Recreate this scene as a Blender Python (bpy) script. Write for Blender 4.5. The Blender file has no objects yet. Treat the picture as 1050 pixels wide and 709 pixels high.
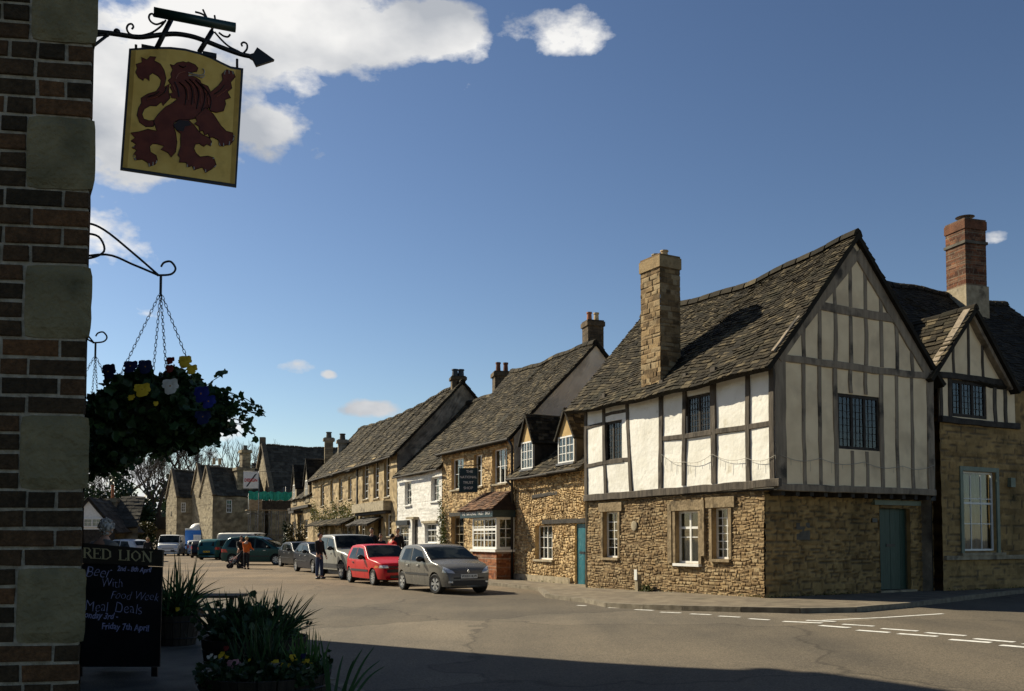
import bpy, math, random
import numpy as np
from mathutils import Vector, Matrix, noise, geometry
R = math.radians
random.seed(7)
rng = np.random.RandomState(11)
C = bpy.context.scene.collection
SC = bpy.context.scene

# ------------------------------------------------------------------ camera
FPX, PW, PH, TILT, SHIFT, CAMZ = 950.0, 1050.0, 709.0, R(2.7), 153.0, 1.6
cd = bpy.data.cameras.new('camera'); cam = bpy.data.objects.new('camera', cd); C.objects.link(cam)
cam.location = (0, 0, CAMZ); cam.rotation_euler = (R(90)+TILT, 0, 0)
cd.sensor_width = 36; cd.lens = 36*FPX/PW; cd.shift_y = SHIFT/PW
cd.clip_start = 0.05; cd.clip_end = 3000
SC.camera = cam

# ------------------------------------------------------------------ sky, sun, exposure
SUN_AZ = (-0.844, 0.537); SUN_EL = R(36.5)
SKY_STRENGTH = 0.056; SUN_STRENGTH = 5.0
w = bpy.data.worlds.new('World'); SC.world = w; w.use_nodes = True
nt = w.node_tree; N = nt.nodes; Lk = nt.links; N.clear()
out = N.new('ShaderNodeOutputWorld'); bg = N.new('ShaderNodeBackground')
sky = N.new('ShaderNodeTexSky'); sky.sky_type = 'NISHITA'; sky.sun_disc = False
sky.sun_elevation = SUN_EL; sky.sun_rotation = math.atan2(SUN_AZ[0], SUN_AZ[1])
sky.air_density = 1.0; sky.dust_density = 0.35; sky.ozone_density = 1.1; sky.altitude = 100
bg.inputs['Strength'].default_value = SKY_STRENGTH
tc = N.new('ShaderNodeTexCoord')
def wmath(op, a, b=None, clamp=False):
    m = N.new('ShaderNodeMath'); m.operation = op; m.use_clamp = clamp
    for i, v in enumerate((a, b)):
        if v is None: continue
        if isinstance(v, (int, float)): m.inputs[i].default_value = v
        else: Lk.new(v, m.inputs[i])
    return m.outputs[0]
def raydir(px, py):
    u = (px-PW/2)/FPX; v = (PH/2-py+SHIFT)/FPX
    ct, st = math.cos(TILT), math.sin(TILT)
    return Vector((u, ct - v*st, st + v*ct))
# cumulus clouds: each a soft blob of sky directions, broken up by noise
nz = N.new('ShaderNodeTexNoise'); nz.noise_dimensions = '3D'
nz.inputs['Scale'].default_value = 9; nz.inputs['Detail'].default_value = 11; nz.inputs['Roughness'].default_value = 0.58
mp = N.new('ShaderNodeMapping'); mp.inputs['Scale'].default_value = (1, 1, 1.7)
Lk.new(tc.outputs['Generated'], mp.inputs['Vector']); Lk.new(mp.outputs[0], nz.inputs['Vector'])
CLOUDS = [(150, 30, .26, .10, .86), (335, 32, .12, .05, .72), (110, 105, .09, .08, .9), (275, 128, .045, .036, .8), (435, 30, .075, .034, .7), (565, 33, .062, .028, .62),
          (300, 375, .028, .012, .74), (337, 384, .012, .007, .6), (372, 418, .045, .014, .82), (130, 500, .13, .05, .95),
          (232, 438, .05, .018, .8), (1022, 243, .02, .010, .74), (-260, 160, .3, .15, .8), (1400, 300, .12, .04, .7), (500, -300, .4, .08, .7)]
acc = None
sep = N.new('ShaderNodeSeparateXYZ'); Lk.new(tc.outputs['Generated'], sep.inputs[0])
for (px, py, sx, sz, wt) in CLOUDS:
    d = raydir(px, py).normalized(); az = math.atan2(d.x, d.y)
    right = Vector((math.cos(az), -math.sin(az), 0)); upv = right.cross(d).normalized()
    def dotn(vec, s):
        vm = N.new('ShaderNodeVectorMath'); vm.operation = 'DOT_PRODUCT'
        Lk.new(tc.outputs['Generated'], vm.inputs[0]); vm.inputs[1].default_value = vec/s
        return vm.outputs['Value']
    a = dotn(right, sx); b = dotn(upv, sz); bb = wmath('SUBTRACT', b, d.dot(upv)/sz)
    r2 = wmath('ADD', wmath('MULTIPLY', a, a), wmath('MULTIPLY', bb, bb))
    g = wmath('SUBTRACT', 1.0, r2); g = wmath('MAXIMUM', g, -2.6)
    front = wmath('GREATER_THAN', dotn(d, 1.0), 0.0)
    g = wmath('SUBTRACT', wmath('MULTIPLY', wmath('ADD', g, 2.6), front), 2.6)
    g = wmath('ADD', wmath('MULTIPLY', g, .62), (wt-.75)*.6-.12)
    acc = g if acc is None else wmath('MAXIMUM', acc, g)
dens = wmath('ADD', acc, wmath('MULTIPLY', wmath('SUBTRACT', nz.outputs['Fac'], .5), 2.9))
mr = N.new('ShaderNodeMapRange'); mr.inputs['From Min'].default_value = 0.10; mr.inputs['From Max'].default_value = 0.42
Lk.new(dens, mr.inputs['Value'])
nz2 = N.new('ShaderNodeTexNoise'); nz2.inputs['Scale'].default_value = 5; nz2.inputs['Detail'].default_value = 6
mp2 = N.new('ShaderNodeMapping'); mp2.inputs['Location'].default_value = (3, 1, .2); mp2.inputs['Scale'].default_value = (1, 1, 1.8)
Lk.new(tc.outputs['Generated'], mp2.inputs['Vector']); Lk.new(mp2.outputs[0], nz2.inputs['Vector'])
cr = N.new('ShaderNodeValToRGB')
cr.color_ramp.elements[0].position = .38; cr.color_ramp.elements[0].color = (5.2, 5.5, 6.0, 1)
cr.color_ramp.elements[1].position = .58; cr.color_ramp.elements[1].color = (10.5, 10.4, 10.2, 1)
Lk.new(nz2.outputs['Fac'], cr.inputs[0])
sc1 = N.new('ShaderNodeVectorMath'); sc1.operation = 'SCALE'; sc1.inputs['Scale'].default_value = .2; Lk.new(sky.outputs[0], sc1.inputs[0])
gm = N.new('ShaderNodeGamma'); gm.inputs['Gamma'].default_value = 1.32; Lk.new(sc1.outputs[0], gm.inputs['Color'])
sc2 = N.new('ShaderNodeVectorMath'); sc2.operation = 'SCALE'; sc2.inputs['Scale'].default_value = 5.0; Lk.new(gm.outputs[0], sc2.inputs[0])
mx = N.new('ShaderNodeMixRGB'); Lk.new(mr.outputs[0], mx.inputs[0]); hs = N.new('ShaderNodeHueSaturation'); hs.inputs['Saturation'].default_value = .97; Lk.new(sc2.outputs[0], hs.inputs['Color']); Lk.new(hs.outputs[0], mx.inputs[1]); Lk.new(cr.outputs[0], mx.inputs[2])
Lk.new(mx.outputs[0], bg.inputs['Color']); Lk.new(bg.outputs[0], out.inputs['Surface'])

sd = bpy.data.lights.new('sun', 'SUN'); so = bpy.data.objects.new('sun', sd); C.objects.link(so)
sd.energy = SUN_STRENGTH; sd.angle = R(0.5); sd.color = (1.0, 0.90, 0.70)
S = Vector((SUN_AZ[0]*math.cos(SUN_EL), SUN_AZ[1]*math.cos(SUN_EL), math.sin(SUN_EL))).normalized()
so.rotation_euler = S.to_track_quat('Z', 'Y').to_euler(); so.location = S*60
SC.view_settings.view_transform = 'Standard'; SC.view_settings.look = 'None'
SC.view_settings.exposure = 0.66; SC.view_settings.gamma = 1.0
SC.cycles.max_bounces = 6; SC.cycles.diffuse_bounces = 3; SC.cycles.transparent_max_bounces = 12

# ------------------------------------------------------------------ helpers
def hroad(x, y):
    t = min(1, max(0, (x-.5)/5.5)); return .15*t*t*(3-2*t)
def hit_ground(px, py, dz=0.0):
    r = raydir(px, py); t = 20.0
    for _ in range(40):
        x, y = r.x*t, r.y*t; z = hroad(x, y)+dz
        t = (z-CAMZ)/r.z
    return Vector((r.x*t, r.y*t, z))
def at_depth(px, py, Y):
    r = raydir(px, py); t = Y/r.y
    return Vector((r.x*t, Y, CAMZ+r.z*t))
class Pl:
    """vertical plane through O running along d; n faces the street"""
    def __init__(s, O, d, n=None):
        s.O = Vector((O[0], O[1], 0)); s.d = Vector((d[0], d[1], 0)).normalized()
        nn = Vector((-s.d.y, s.d.x, 0))
        if nn.dot(-s.O) < 0: nn = -nn
        if n is not None and nn.dot(Vector((n[0], n[1], 0))) < 0: nn = -nn
        s.n = nn
    def hit(s, px, py):
        r = raydir(px, py); t = s.O.dot(s.n)/r.dot(s.n)
        p = r*t - s.O; return p.dot(s.d), CAMZ+r.z*t
    def P(s, a, z, off=0.0):
        v = s.O + s.d*a + s.n*off; return Vector((v.x, v.y, z))
    def off(s, o):
        q = Pl((0, 1), (1, 0)); q.O = s.O + s.n*o; q.d = s.d; q.n = s.n; return q
    def rect(s, x0, x1, yt, yb):
        a0, _ = s.hit(x0, yb); a1, _ = s.hit(x1, yb); xm = (x0+x1)/2
        _, zt = s.hit(xm, yt); _, zb = s.hit(xm, yb)
        return min(a0, a1), max(a0, a1), zb, zt

ORG = {}
def mesh_obj(name, verts, faces, mat=None, parent=None, col=None, smooth=False, mats=None, midx=None):
    me = bpy.data.meshes.new(name)
    o0 = ORG.get(parent.name, Vector((0, 0, 0))) if parent else Vector((0, 0, 0))
    V = np.array([tuple(v) for v in verts], dtype=np.float64).reshape(-1, 3) - np.array(tuple(o0))
    me.from_pydata(V.tolist(), [], faces)
    if mats:
        for m in mats: me.materials.append(m)
        if midx is not None: me.polygons.foreach_set('material_index', midx)
    elif mat: me.materials.append(mat)
    if col is not None:
        at = me.color_attributes.new('Col', 'FLOAT_COLOR', 'POINT')
        c = np.ones((len(verts), 4)); c[:, :3] = np.array(col).reshape(-1, 3); at.data.foreach_set('color', c.ravel())
    if smooth: me.polygons.foreach_set('use_smooth', [True]*len(me.polygons))
    me.update(); ob = bpy.data.objects.new(name, me); C.objects.link(ob)
    if parent: ob.parent = parent
    ORG[ob.name] = o0.copy()
    return ob
def tag(o, label=None, cat=None, group=None, kind=None):
    if label: o['label'] = label
    if cat: o['category'] = cat
    if group: o['group'] = group
    if kind: o['kind'] = kind
    return o
def thing(name, loc, label, cat, group=None, local=False, rz=0.0):
    e = bpy.data.objects.new(name, None); C.objects.link(e); e.location = loc; e.empty_display_size = .3
    e.rotation_euler = (0, 0, rz)
    ORG[e.name] = Vector((0, 0, 0)) if local else Vector(loc)
    return tag(e, label, cat, group)
def copy_tree(o, parent=None):
    c = o.copy(); C.objects.link(c); c.parent = parent
    if parent: c.matrix_parent_inverse = o.matrix_parent_inverse.copy()
    for ch in list(o.children): copy_tree(ch, c)
    return c
class MB:
    def __init__(s): s.v = []; s.f = []; s.c = []
    def add(s, vs, fs, col=None):
        b = len(s.v); s.v += [Vector(v) for v in vs]; s.f += [tuple(i+b for i in f) for f in fs]
        s.c += [col or (1, 1, 1)]*len(vs); return s
    def hexa(s, p, col=None):   # 8 points: bottom 4, top 4
        return s.add(p, [(0, 3, 2, 1), (4, 5, 6, 7), (0, 1, 5, 4), (1, 2, 6, 5), (2, 3, 7, 6), (3, 0, 4, 7)], col)
    def box(s, c, sz, rz=0.0, col=None):
        cx, cy, cz = c; hx, hy, hz = sz[0]/2, sz[1]/2, sz[2]/2; ca, sa = math.cos(rz), math.sin(rz)
        P = []
        for z in (-hz, hz):
            for x, y in ((-hx, -hy), (hx, -hy), (hx, hy), (-hx, hy)): P.append((cx+x*ca-y*sa, cy+x*sa+y*ca, cz+z))
        return s.hexa(P, col)
    def pbox(s, pl, a0, a1, z0, z1, o0, o1, col=None):
        P = [pl.P(a0, z0, o0), pl.P(a1, z0, o0), pl.P(a1, z0, o1), pl.P(a0, z0, o1), pl.P(a0, z1, o0), pl.P(a1, z1, o0), pl.P(a1, z1, o1), pl.P(a0, z1, o1)]
        return s.hexa(P, col)
    def tube(s, pts, r, n=8, caps=True, col=None):
        pts = [Vector(p) for p in pts]; b = len(s.v); k = len(pts)
        rs = r if isinstance(r, (list, tuple)) else [r]*k
        t0 = (pts[1]-pts[0]).normalized(); up = Vector((0, 0, 1)) if abs(t0.z) < .9 else Vector((1, 0, 0))
        x = t0.cross(up).normalized()
        for i, p in enumerate(pts):
            t = (pts[min(i+1, k-1)]-pts[max(i-1, 0)]).normalized()
            x = (x - t*x.dot(t)).normalized(); y = t.cross(x)
            for j in range(n):
                a = 2*math.pi*j/n; s.v.append(p + x*(rs[i]*math.cos(a)) + y*(rs[i]*math.sin(a))); s.c.append(col or (1, 1, 1))
        for i in range(k-1):
            for j in range(n):
                a, c = b+i*n+j, b+i*n+(j+1) % n; s.f.append((a, c, c+n, a+n))
        if caps:
            s.f.append(tuple(b+j for j in range(n))[::-1]); s.f.append(tuple(b+(k-1)*n+j for j in range(n)))
        return s
    def ell(s, c, r, nu=12, nv=8, rot=None, col=None):
        c = Vector(c); vs = []; fs = []
        for i in range(nv+1):
            th = math.pi*i/nv
            for j in range(nu):
                ph = 2*math.pi*j/nu
                v = Vector((r[0]*math.sin(th)*math.cos(ph), r[1]*math.sin(th)*math.sin(ph), r[2]*math.cos(th)))
                if rot: v = rot @ v
                vs.append(c+v)
        for i in range(nv):
            for j in range(nu):
                a = i*nu+j; b2 = i*nu+(j+1) % nu; fs.append((a, a+nu, b2+nu, b2))
        return s.add(vs, fs, col)
    def poly(s, pts, thick, col=None):   # flat polygon extruded by vector
        pts = [Vector(p) for p in pts]; th = Vector(thick); n = len(pts)
        tri = geometry.tessellate_polygon([pts])
        vs = pts+[p+th for p in pts]
        fs = [tuple(t) for t in tri]+[tuple(i+n for i in t[::-1]) for t in tri]
        fs += [(i, (i+1) % n, n+(i+1) % n, n+i) for i in range(n)]
        return s.add(vs, fs, col)
    def build(s, name, mat, parent=None, smooth=False, usecol=False):
        return mesh_obj(name, s.v, s.f, mat, parent, s.c if usecol else None, smooth)

# ------------------------------------------------------------------ materials
MATS = {}
def newmat(name):
    m = bpy.data.materials.new(name); m.use_nodes = True; MATS[name] = m
    return m, m.node_tree, m.node_tree.nodes['Principled BSDF']
def nnode(nt, t, **kw):
    n = nt.nodes.new(t)
    for k, v in kw.items():
        if k in n.inputs: n.inputs[k].default_value = v
        else: setattr(n, k, v)
    return n
def rgb(c): return (c[0], c[1], c[2], 1)
def noise_mat(name, c1, c2, scale=8, rough=.8, bump=.2, bscale=None, metal=0.0, spec=.3, lo=.35, hi=.65, detail=6, stretch=None, c3=None, scale3=1.2, lo3=.55, hi3=.7):
    m, nt, b = newmat(name)
    tc = nnode(nt, 'ShaderNodeTexCoord'); mp = nnode(nt, 'ShaderNodeMapping'); nt.links.new(tc.outputs['Object'], mp.inputs[0])
    if stretch: mp.inputs['Scale'].default_value = stretch
    n1 = nnode(nt, 'ShaderNodeTexNoise', Scale=scale, Detail=detail); nt.links.new(mp.outputs[0], n1.inputs['Vector'])
    r = nnode(nt, 'ShaderNodeValToRGB'); r.color_ramp.elements[0].position = lo; r.color_ramp.elements[1].position = hi
    r.color_ramp.elements[0].color = rgb(c1); r.color_ramp.elements[1].color = rgb(c2)
    nt.links.new(n1.outputs['Fac'], r.inputs[0]); colout = r.outputs[0]
    if c3:
        n3 = nnode(nt, 'ShaderNodeTexNoise', Scale=scale3, Detail=5); nt.links.new(tc.outputs['Object'], n3.inputs['Vector'])
        r3 = nnode(nt, 'ShaderNodeMapRange'); r3.inputs['From Min'].default_value = lo3; r3.inputs['From Max'].default_value = hi3
        nt.links.new(n3.outputs['Fac'], r3.inputs['Value'])
        mx = nnode(nt, 'ShaderNodeMixRGB'); nt.links.new(r3.outputs[0], mx.inputs[0]); nt.links.new(colout, mx.inputs[1]); mx.inputs[2].default_value = rgb(c3)
        colout = mx.outputs[0]
    nt.links.new(colout, b.inputs['Base Color'])
    b.inputs['Roughness'].default_value = rough; b.inputs['Metallic'].default_value = metal; b.inputs['Specular IOR Level'].default_value = spec
    if bump:
        n2 = nnode(nt, 'ShaderNodeTexNoise', Scale=bscale or scale*3, Detail=5); nt.links.new(mp.outputs[0], n2.inputs['Vector'])
        bp = nnode(nt, 'ShaderNodeBump', Strength=bump, Distance=.02); nt.links.new(n2.outputs['Fac'], bp.inputs['Height'])
        nt.links.new(bp.outputs[0], b.inputs['Normal'])
    return m
def stone_mat(name, cols, mortar, dirt=(.04, .035, .03), dirtamt=.5, rough=.92, dscale=.8, fine=22, zdirt=None, mott=.5, mscale=2.6, bd=.02):
    """Col.r = tone of each stone, Col.g = 1 on the stone 0 in the joint, Col.b = second random"""
    m, nt, b = newmat(name); L = nt.links.new
    at = nnode(nt, 'ShaderNodeVertexColor'); at.layer_name = 'Col'
    sp = nnode(nt, 'ShaderNodeSeparateColor'); L(at.outputs[0], sp.inputs[0])
    tc = nnode(nt, 'ShaderNodeTexCoord')
    n1 = nnode(nt, 'ShaderNodeTexNoise', Scale=fine, Detail=6); L(tc.outputs['Object'], n1.inputs['Vector'])
    ad = nnode(nt, 'ShaderNodeMath'); ad.operation = 'MULTIPLY_ADD'; L(n1.outputs['Fac'], ad.inputs[0]); ad.inputs[1].default_value = .5
    L(sp.outputs[0], ad.inputs[2])
    sb = nnode(nt, 'ShaderNodeMath'); sb.operation = 'SUBTRACT'; L(ad.outputs[0], sb.inputs[0]); sb.inputs[1].default_value = .25
    r = nnode(nt, 'ShaderNodeValToRGB'); e = r.color_ramp.elements
    k = len(cols)
    while len(e) < k: e.new(.5)
    for i, c in enumerate(cols): e[i].position = i/(k-1); e[i].color = rgb(c)
    L(sb.outputs[0], r.inputs[0])
    mx = nnode(nt, 'ShaderNodeMixRGB'); L(sp.outputs[1], mx.inputs[0]); mx.inputs[1].default_value = rgb(mortar); L(r.outputs[0], mx.inputs[2])
    n3 = nnode(nt, 'ShaderNodeTexNoise', Scale=dscale, Detail=9, Roughness=.65); L(tc.outputs['Object'], n3.inputs['Vector'])
    mr = nnode(nt, 'ShaderNodeMapRange'); mr.inputs['From Min'].default_value = .5; mr.inputs['From Max'].default_value = .72; mr.inputs['To Max'].default_value = dirtamt
    L(n3.outputs['Fac'], mr.inputs['Value'])
    mx2 = nnode(nt, 'ShaderNodeMixRGB'); L(mr.outputs[0], mx2.inputs[0]); L(mx.outputs[0], mx2.inputs[1]); mx2.inputs[2].default_value = rgb(dirt)
    n5 = nnode(nt, 'ShaderNodeTexNoise', Scale=mscale, Detail=10, Roughness=.7); L(tc.outputs['Object'], n5.inputs['Vector'])
    m5 = nnode(nt, 'ShaderNodeMapRange'); m5.inputs['From Min'].default_value = .3; m5.inputs['From Max'].default_value = .7; m5.inputs['To Min'].default_value = 1-mott; m5.inputs['To Max'].default_value = 1+mott*.7
    L(n5.outputs['Fac'], m5.inputs['Value']); mx5 = nnode(nt, 'ShaderNodeMixRGB'); mx5.blend_type = 'MULTIPLY'; mx5.inputs[0].default_value = 1; L(mx2.outputs[0], mx5.inputs[1]); L(m5.outputs[0], mx5.inputs[2])
    L(mx5.outputs[0], b.inputs['Base Color'])
    b.inputs['Roughness'].default_value = rough; b.inputs['Specular IOR Level'].default_value = .2
    n2 = nnode(nt, 'ShaderNodeTexNoise', Scale=fine*1.5, Detail=5); L(tc.outputs['Object'], n2.inputs['Vector'])
    bp = nnode(nt, 'ShaderNodeBump', Strength=.7, Distance=bd); L(n2.outputs['Fac'], bp.inputs['Height']); L(bp.outputs[0], b.inputs['Normal'])
    return m
def plain(name, c, rough=.5, metal=0, spec=.5, coat=0):
    m, nt, b = newmat(name); b.inputs['Base Color'].default_value = rgb(c); b.inputs['Roughness'].default_value = rough
    b.inputs['Metallic'].default_value = metal; b.inputs['Specular IOR Level'].default_value = spec; b.inputs['Coat Weight'].default_value = coat
    b.inputs['Coat Roughness'].default_value = .05
    n1 = nnode(nt, 'ShaderNodeTexNoise', Scale=14, Detail=4); mr = nnode(nt, 'ShaderNodeMapRange')
    mr.inputs['To Min'].default_value = max(0.02, rough-.05); mr.inputs['To Max'].default_value = min(1, rough+.08)
    tc = nnode(nt, 'ShaderNodeTexCoord'); nt.links.new(tc.outputs['Object'], n1.inputs['Vector'])
    nt.links.new(n1.outputs['Fac'], mr.inputs['Value']); nt.links.new(mr.outputs[0], b.inputs['Roughness'])
    return m
def leaf_mat(name, c1, c2, c3=None, trans=.25):
    m, nt, b = newmat(name); L = nt.links.new
    at = nnode(nt, 'ShaderNodeVertexColor'); at.layer_name = 'Col'; sp = nnode(nt, 'ShaderNodeSeparateColor'); L(at.outputs[0], sp.inputs[0])
    r = nnode(nt, 'ShaderNodeValToRGB'); e = r.color_ramp.elements; e[0].color = rgb(c1); e[1].color = rgb(c2)
    if c3: q = e.new(.5); q.color = rgb(c3)
    L(sp.outputs[0], r.inputs[0]); L(r.outputs[0], b.inputs['Base Color']); b.inputs['Roughness'].default_value = .5; b.inputs['Specular IOR Level'].default_value = .35
    tr = nnode(nt, 'ShaderNodeBsdfTranslucent'); L(r.outputs[0], tr.inputs['Color'])
    ms = nnode(nt, 'ShaderNodeMixShader'); ms.inputs[0].default_value = trans
    L(b.outputs[0], ms.inputs[1]); L(tr.outputs[0], ms.inputs[2]); L(ms.outputs[0], nt.nodes['Material Output'].inputs['Surface'])
    return m
def glass_mat(name, tint, refl=.12, rough=.03):
    m, nt, b = newmat(name); L = nt.links.new; nt.nodes.remove(b)
    gl = nnode(nt, 'ShaderNodeBsdfGlossy', Roughness=rough); gl.inputs['Color'].default_value = (1, 1, 1, 1)
    tr = nnode(nt, 'ShaderNodeBsdfTransparent'); tr.inputs['Color'].default_value = rgb(tint)
    lw = nnode(nt, 'ShaderNodeLayerWeight', Blend=.5); mm = nnode(nt, 'ShaderNodeMath'); mm.operation = 'MULTIPLY_ADD'
    pw_ = nnode(nt, 'ShaderNodeMath'); pw_.operation = 'POWER'; pw_.inputs[1].default_value = 4.5; L(lw.outputs['Facing'], pw_.inputs[0])
    mm.inputs[1].default_value = .8; mm.inputs[2].default_value = refl; mm.use_clamp = True
    L(pw_.outputs[0], mm.inputs[0])
    # old panes are never quite flat
    tc = nnode(nt, 'ShaderNodeTexCoord'); nn = nnode(nt, 'ShaderNodeTexNoise', Scale=2.5, Detail=1); L(tc.outputs['Object'], nn.inputs['Vector'])
    bp = nnode(nt, 'ShaderNodeBump', Strength=.12, Distance=.02); L(nn.outputs['Fac'], bp.inputs['Height']); L(bp.outputs[0], gl.inputs['Normal'])
    ms = nnode(nt, 'ShaderNodeMixShader'); L(mm.outputs[0], ms.inputs[0]); L(tr.outputs[0], ms.inputs[1]); L(gl.outputs[0], ms.inputs[2])
    L(ms.outputs[0], nt.nodes['Material Output'].inputs['Surface']); return m

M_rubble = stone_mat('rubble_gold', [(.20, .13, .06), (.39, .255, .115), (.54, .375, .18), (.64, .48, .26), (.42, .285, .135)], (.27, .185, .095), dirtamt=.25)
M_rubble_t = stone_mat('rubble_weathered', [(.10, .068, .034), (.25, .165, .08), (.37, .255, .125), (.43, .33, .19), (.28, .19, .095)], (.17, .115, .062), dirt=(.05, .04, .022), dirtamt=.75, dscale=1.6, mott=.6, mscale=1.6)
M_ashlar = stone_mat('ashlar_weathered', [(.21, .135, .055), (.32, .21, .085), (.38, .255, .105), (.30, .195, .08)], (.12, .09, .055), dirt=(.022, .020, .010), dirtamt=.92, dscale=1.3, fine=9)
M_ashlar_far = stone_mat('ashlar_far', [(.20, .16, .10), (.30, .25, .16), (.36, .30, .20)], (.15, .12, .08), dirtamt=.6, dscale=.4, fine=4)
M_gold_far = stone_mat('golden_stone', [(.25, .18, .095), (.38, .285, .155), (.47, .365, .21)], (.2, .15, .09), dirtamt=.35, dscale=.6, fine=5)
M_greystone = stone_mat('grey_stone', [(.22, .195, .15), (.32, .28, .21), (.40, .36, .28)], (.12, .11, .09), dirtamt=.6, dscale=.6, fine=8)
M_slate = stone_mat('stone_slates', [(.014, .011, .006), (.027, .021, .012), (.046, .036, .021), (.12, .095, .055)], (.02, .018, .014), dirt=(.03, .03, .016), dirtamt=.6, dscale=1.6, fine=16)
M_slate_dark = stone_mat('stone_slates_dark', [(.014, .011, .008), (.026, .021, .014), (.048, .039, .025)], (.015, .014, .012), dirtamt=.5, dscale=1.6, fine=16)
M_brick = stone_mat('pub_brick', [(.034, .026, .015), (.058, .039, .021), (.082, .048, .024), (.13, .066, .029)], (.27, .25, .21), dirt=(.02, .018, .012), dirtamt=.6, dscale=3.5, fine=60, mscale=30, mott=.45)
M_brickdark = stone_mat('chimney_brick', [(.07, .03, .017), (.14, .052, .026), (.21, .085, .04)], (.20, .16, .11), fine=20)
M_brickred = stone_mat('red_brick', [(.12, .042, .02), (.23, .078, .032), (.34, .13, .05)], (.28, .22, .16), dirtamt=.3, fine=20)
M_quoin = noise_mat('quoin_stone', (.150, .132, .072), (.225, .198, .112), scale=14, rough=.95, bump=1.0, bscale=45, lo=.3, hi=.7, c3=(.07, .068, .038), scale3=7, lo3=.5, hi3=.75, detail=9)
M_mortar = noise_mat('pub_mortar', (.22, .20, .15), (.38, .35, .28), scale=30, rough=1, bump=.6, bscale=90)
M_white = noise_mat('limewash', (.72, .69, .60), (.86, .84, .77), scale=1.8, rough=.9, bump=.5, bscale=9, lo=.25, hi=.6, c3=(.60, .55, .44), scale3=4, lo3=.6, hi3=.8)
M_cream = noise_mat('cream_plaster', (.74, .585, .375), (.86, .70, .46), scale=2.2, rough=.92, bump=.2, bscale=12, c3=(.62, .49, .32), scale3=1.2)
M_gablegrey = noise_mat('gable_render', (.62, .54, .42), (.76, .67, .53), scale=1.5, rough=.95, bump=.4, bscale=14, c3=(.42, .36, .28), scale3=1)
M_whitebrick = stone_mat('white_painted_stone', [(.62, .60, .55), (.74, .72, .67), (.80, .78, .73)], (.62, .60, .55), dirt=(.52, .49, .43), dirtamt=.3, fine=14, mott=.12)
M_timber = noise_mat('weathered_oak', (.055, .046, .036), (.12, .10, .078), scale=3, rough=.9, bump=.7, bscale=10, stretch=(3, 3, .5), c3=(.03, .025, .02), scale3=2)
M_timber_grey = noise_mat('silvered_oak', (.20, .16, .115), (.30, .245, .178), scale=3, rough=.9, bump=.6, bscale=10, stretch=(3, 3, .5), c3=(.06, .052, .042), scale3=2)
M_darkwood = noise_mat('dark_wood', (.018, .015, .012), (.045, .038, .03), scale=6, rough=.8, bump=.4)
M_paintwhite = noise_mat('white_paint', (.70, .69, .64), (.80, .79, .75), scale=8, rough=.45, bump=.05)
M_sage = noise_mat('sage_paint', (.13, .16, .115), (.17, .205, .15), scale=5, rough=.5, bump=.1)
M_teal = noise_mat('teal_paint', (.032, .062, .045), (.045, .082, .06), scale=5, rough=.45, bump=.15, stretch=(4, 4, .6))
M_blue = noise_mat('blue_paint', (.018, .10, .125), (.025, .135, .165), scale=5, rough=.4, bump=.1)
M_black = plain('black_paint', (.012, .012, .012), .4)
M_iron = plain('wrought_iron', (.008, .009, .009), .45, .2)
M_greeniron = plain('green_iron', (.006, .035, .028), .35, .0)
M_lead = noise_mat('lead', (.10, .10, .10), (.18, .18, .18), scale=5, rough=.5, bump=.1, metal=.2)
M_stonetrim = noise_mat('dressed_stone', (.24, .20, .13), (.38, .32, .22), scale=5, rough=.9, bump=.3, bscale=20, c3=(.12, .10, .07), scale3=3)
M_terracotta = noise_mat('terracotta', (.28, .09, .04), (.40, .16, .07), scale=8, rough=.8, bump=.1)
M_buffpot = noise_mat('buff_pot', (.45, .32, .16), (.55, .42, .24), scale=8, rough=.8, bump=.1)
M_glass = glass_mat('window_glass', (.75, .78, .78), .04)
M_leadglass = glass_mat('old_leaded_glass', (.40, .42, .42), .045, .12)
M_curtain = noise_mat('curtain', (.26, .235, .20), (.40, .37, .32), scale=5, rough=.9, bump=.1, stretch=(6, 6, .3))
M_room = plain('dark_room', (.02, .018, .015), .9)
M_drain = plain('drainpipe_black', (.015, .015, .015), .5)
M_stack = stone_mat('sooty_stack', [(.06, .045, .028), (.11, .08, .05), (.16, .12, .07)], (.05, .04, .03), fine=14)
M_potdark = noise_mat('dark_pot', (.10, .035, .02), (.16, .06, .03), scale=8, rough=.8)
M_surround = noise_mat('old_window_stone', (.17, .125, .07), (.31, .235, .14), scale=6, rough=.95, bump=.8, bscale=18, c3=(.08, .06, .035), scale3=3.5)
M_slate_far = stone_mat('slates_far', [(.045, .040, .030), (.07, .062, .047), (.10, .09, .068)], (.03, .026, .02), dirtamt=.4, dscale=.5, fine=6)
M_text = plain('sign_gold', (.55, .45, .22), .5)
M_textwhite = plain('sign_white', (.7, .7, .66), .6)

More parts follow.
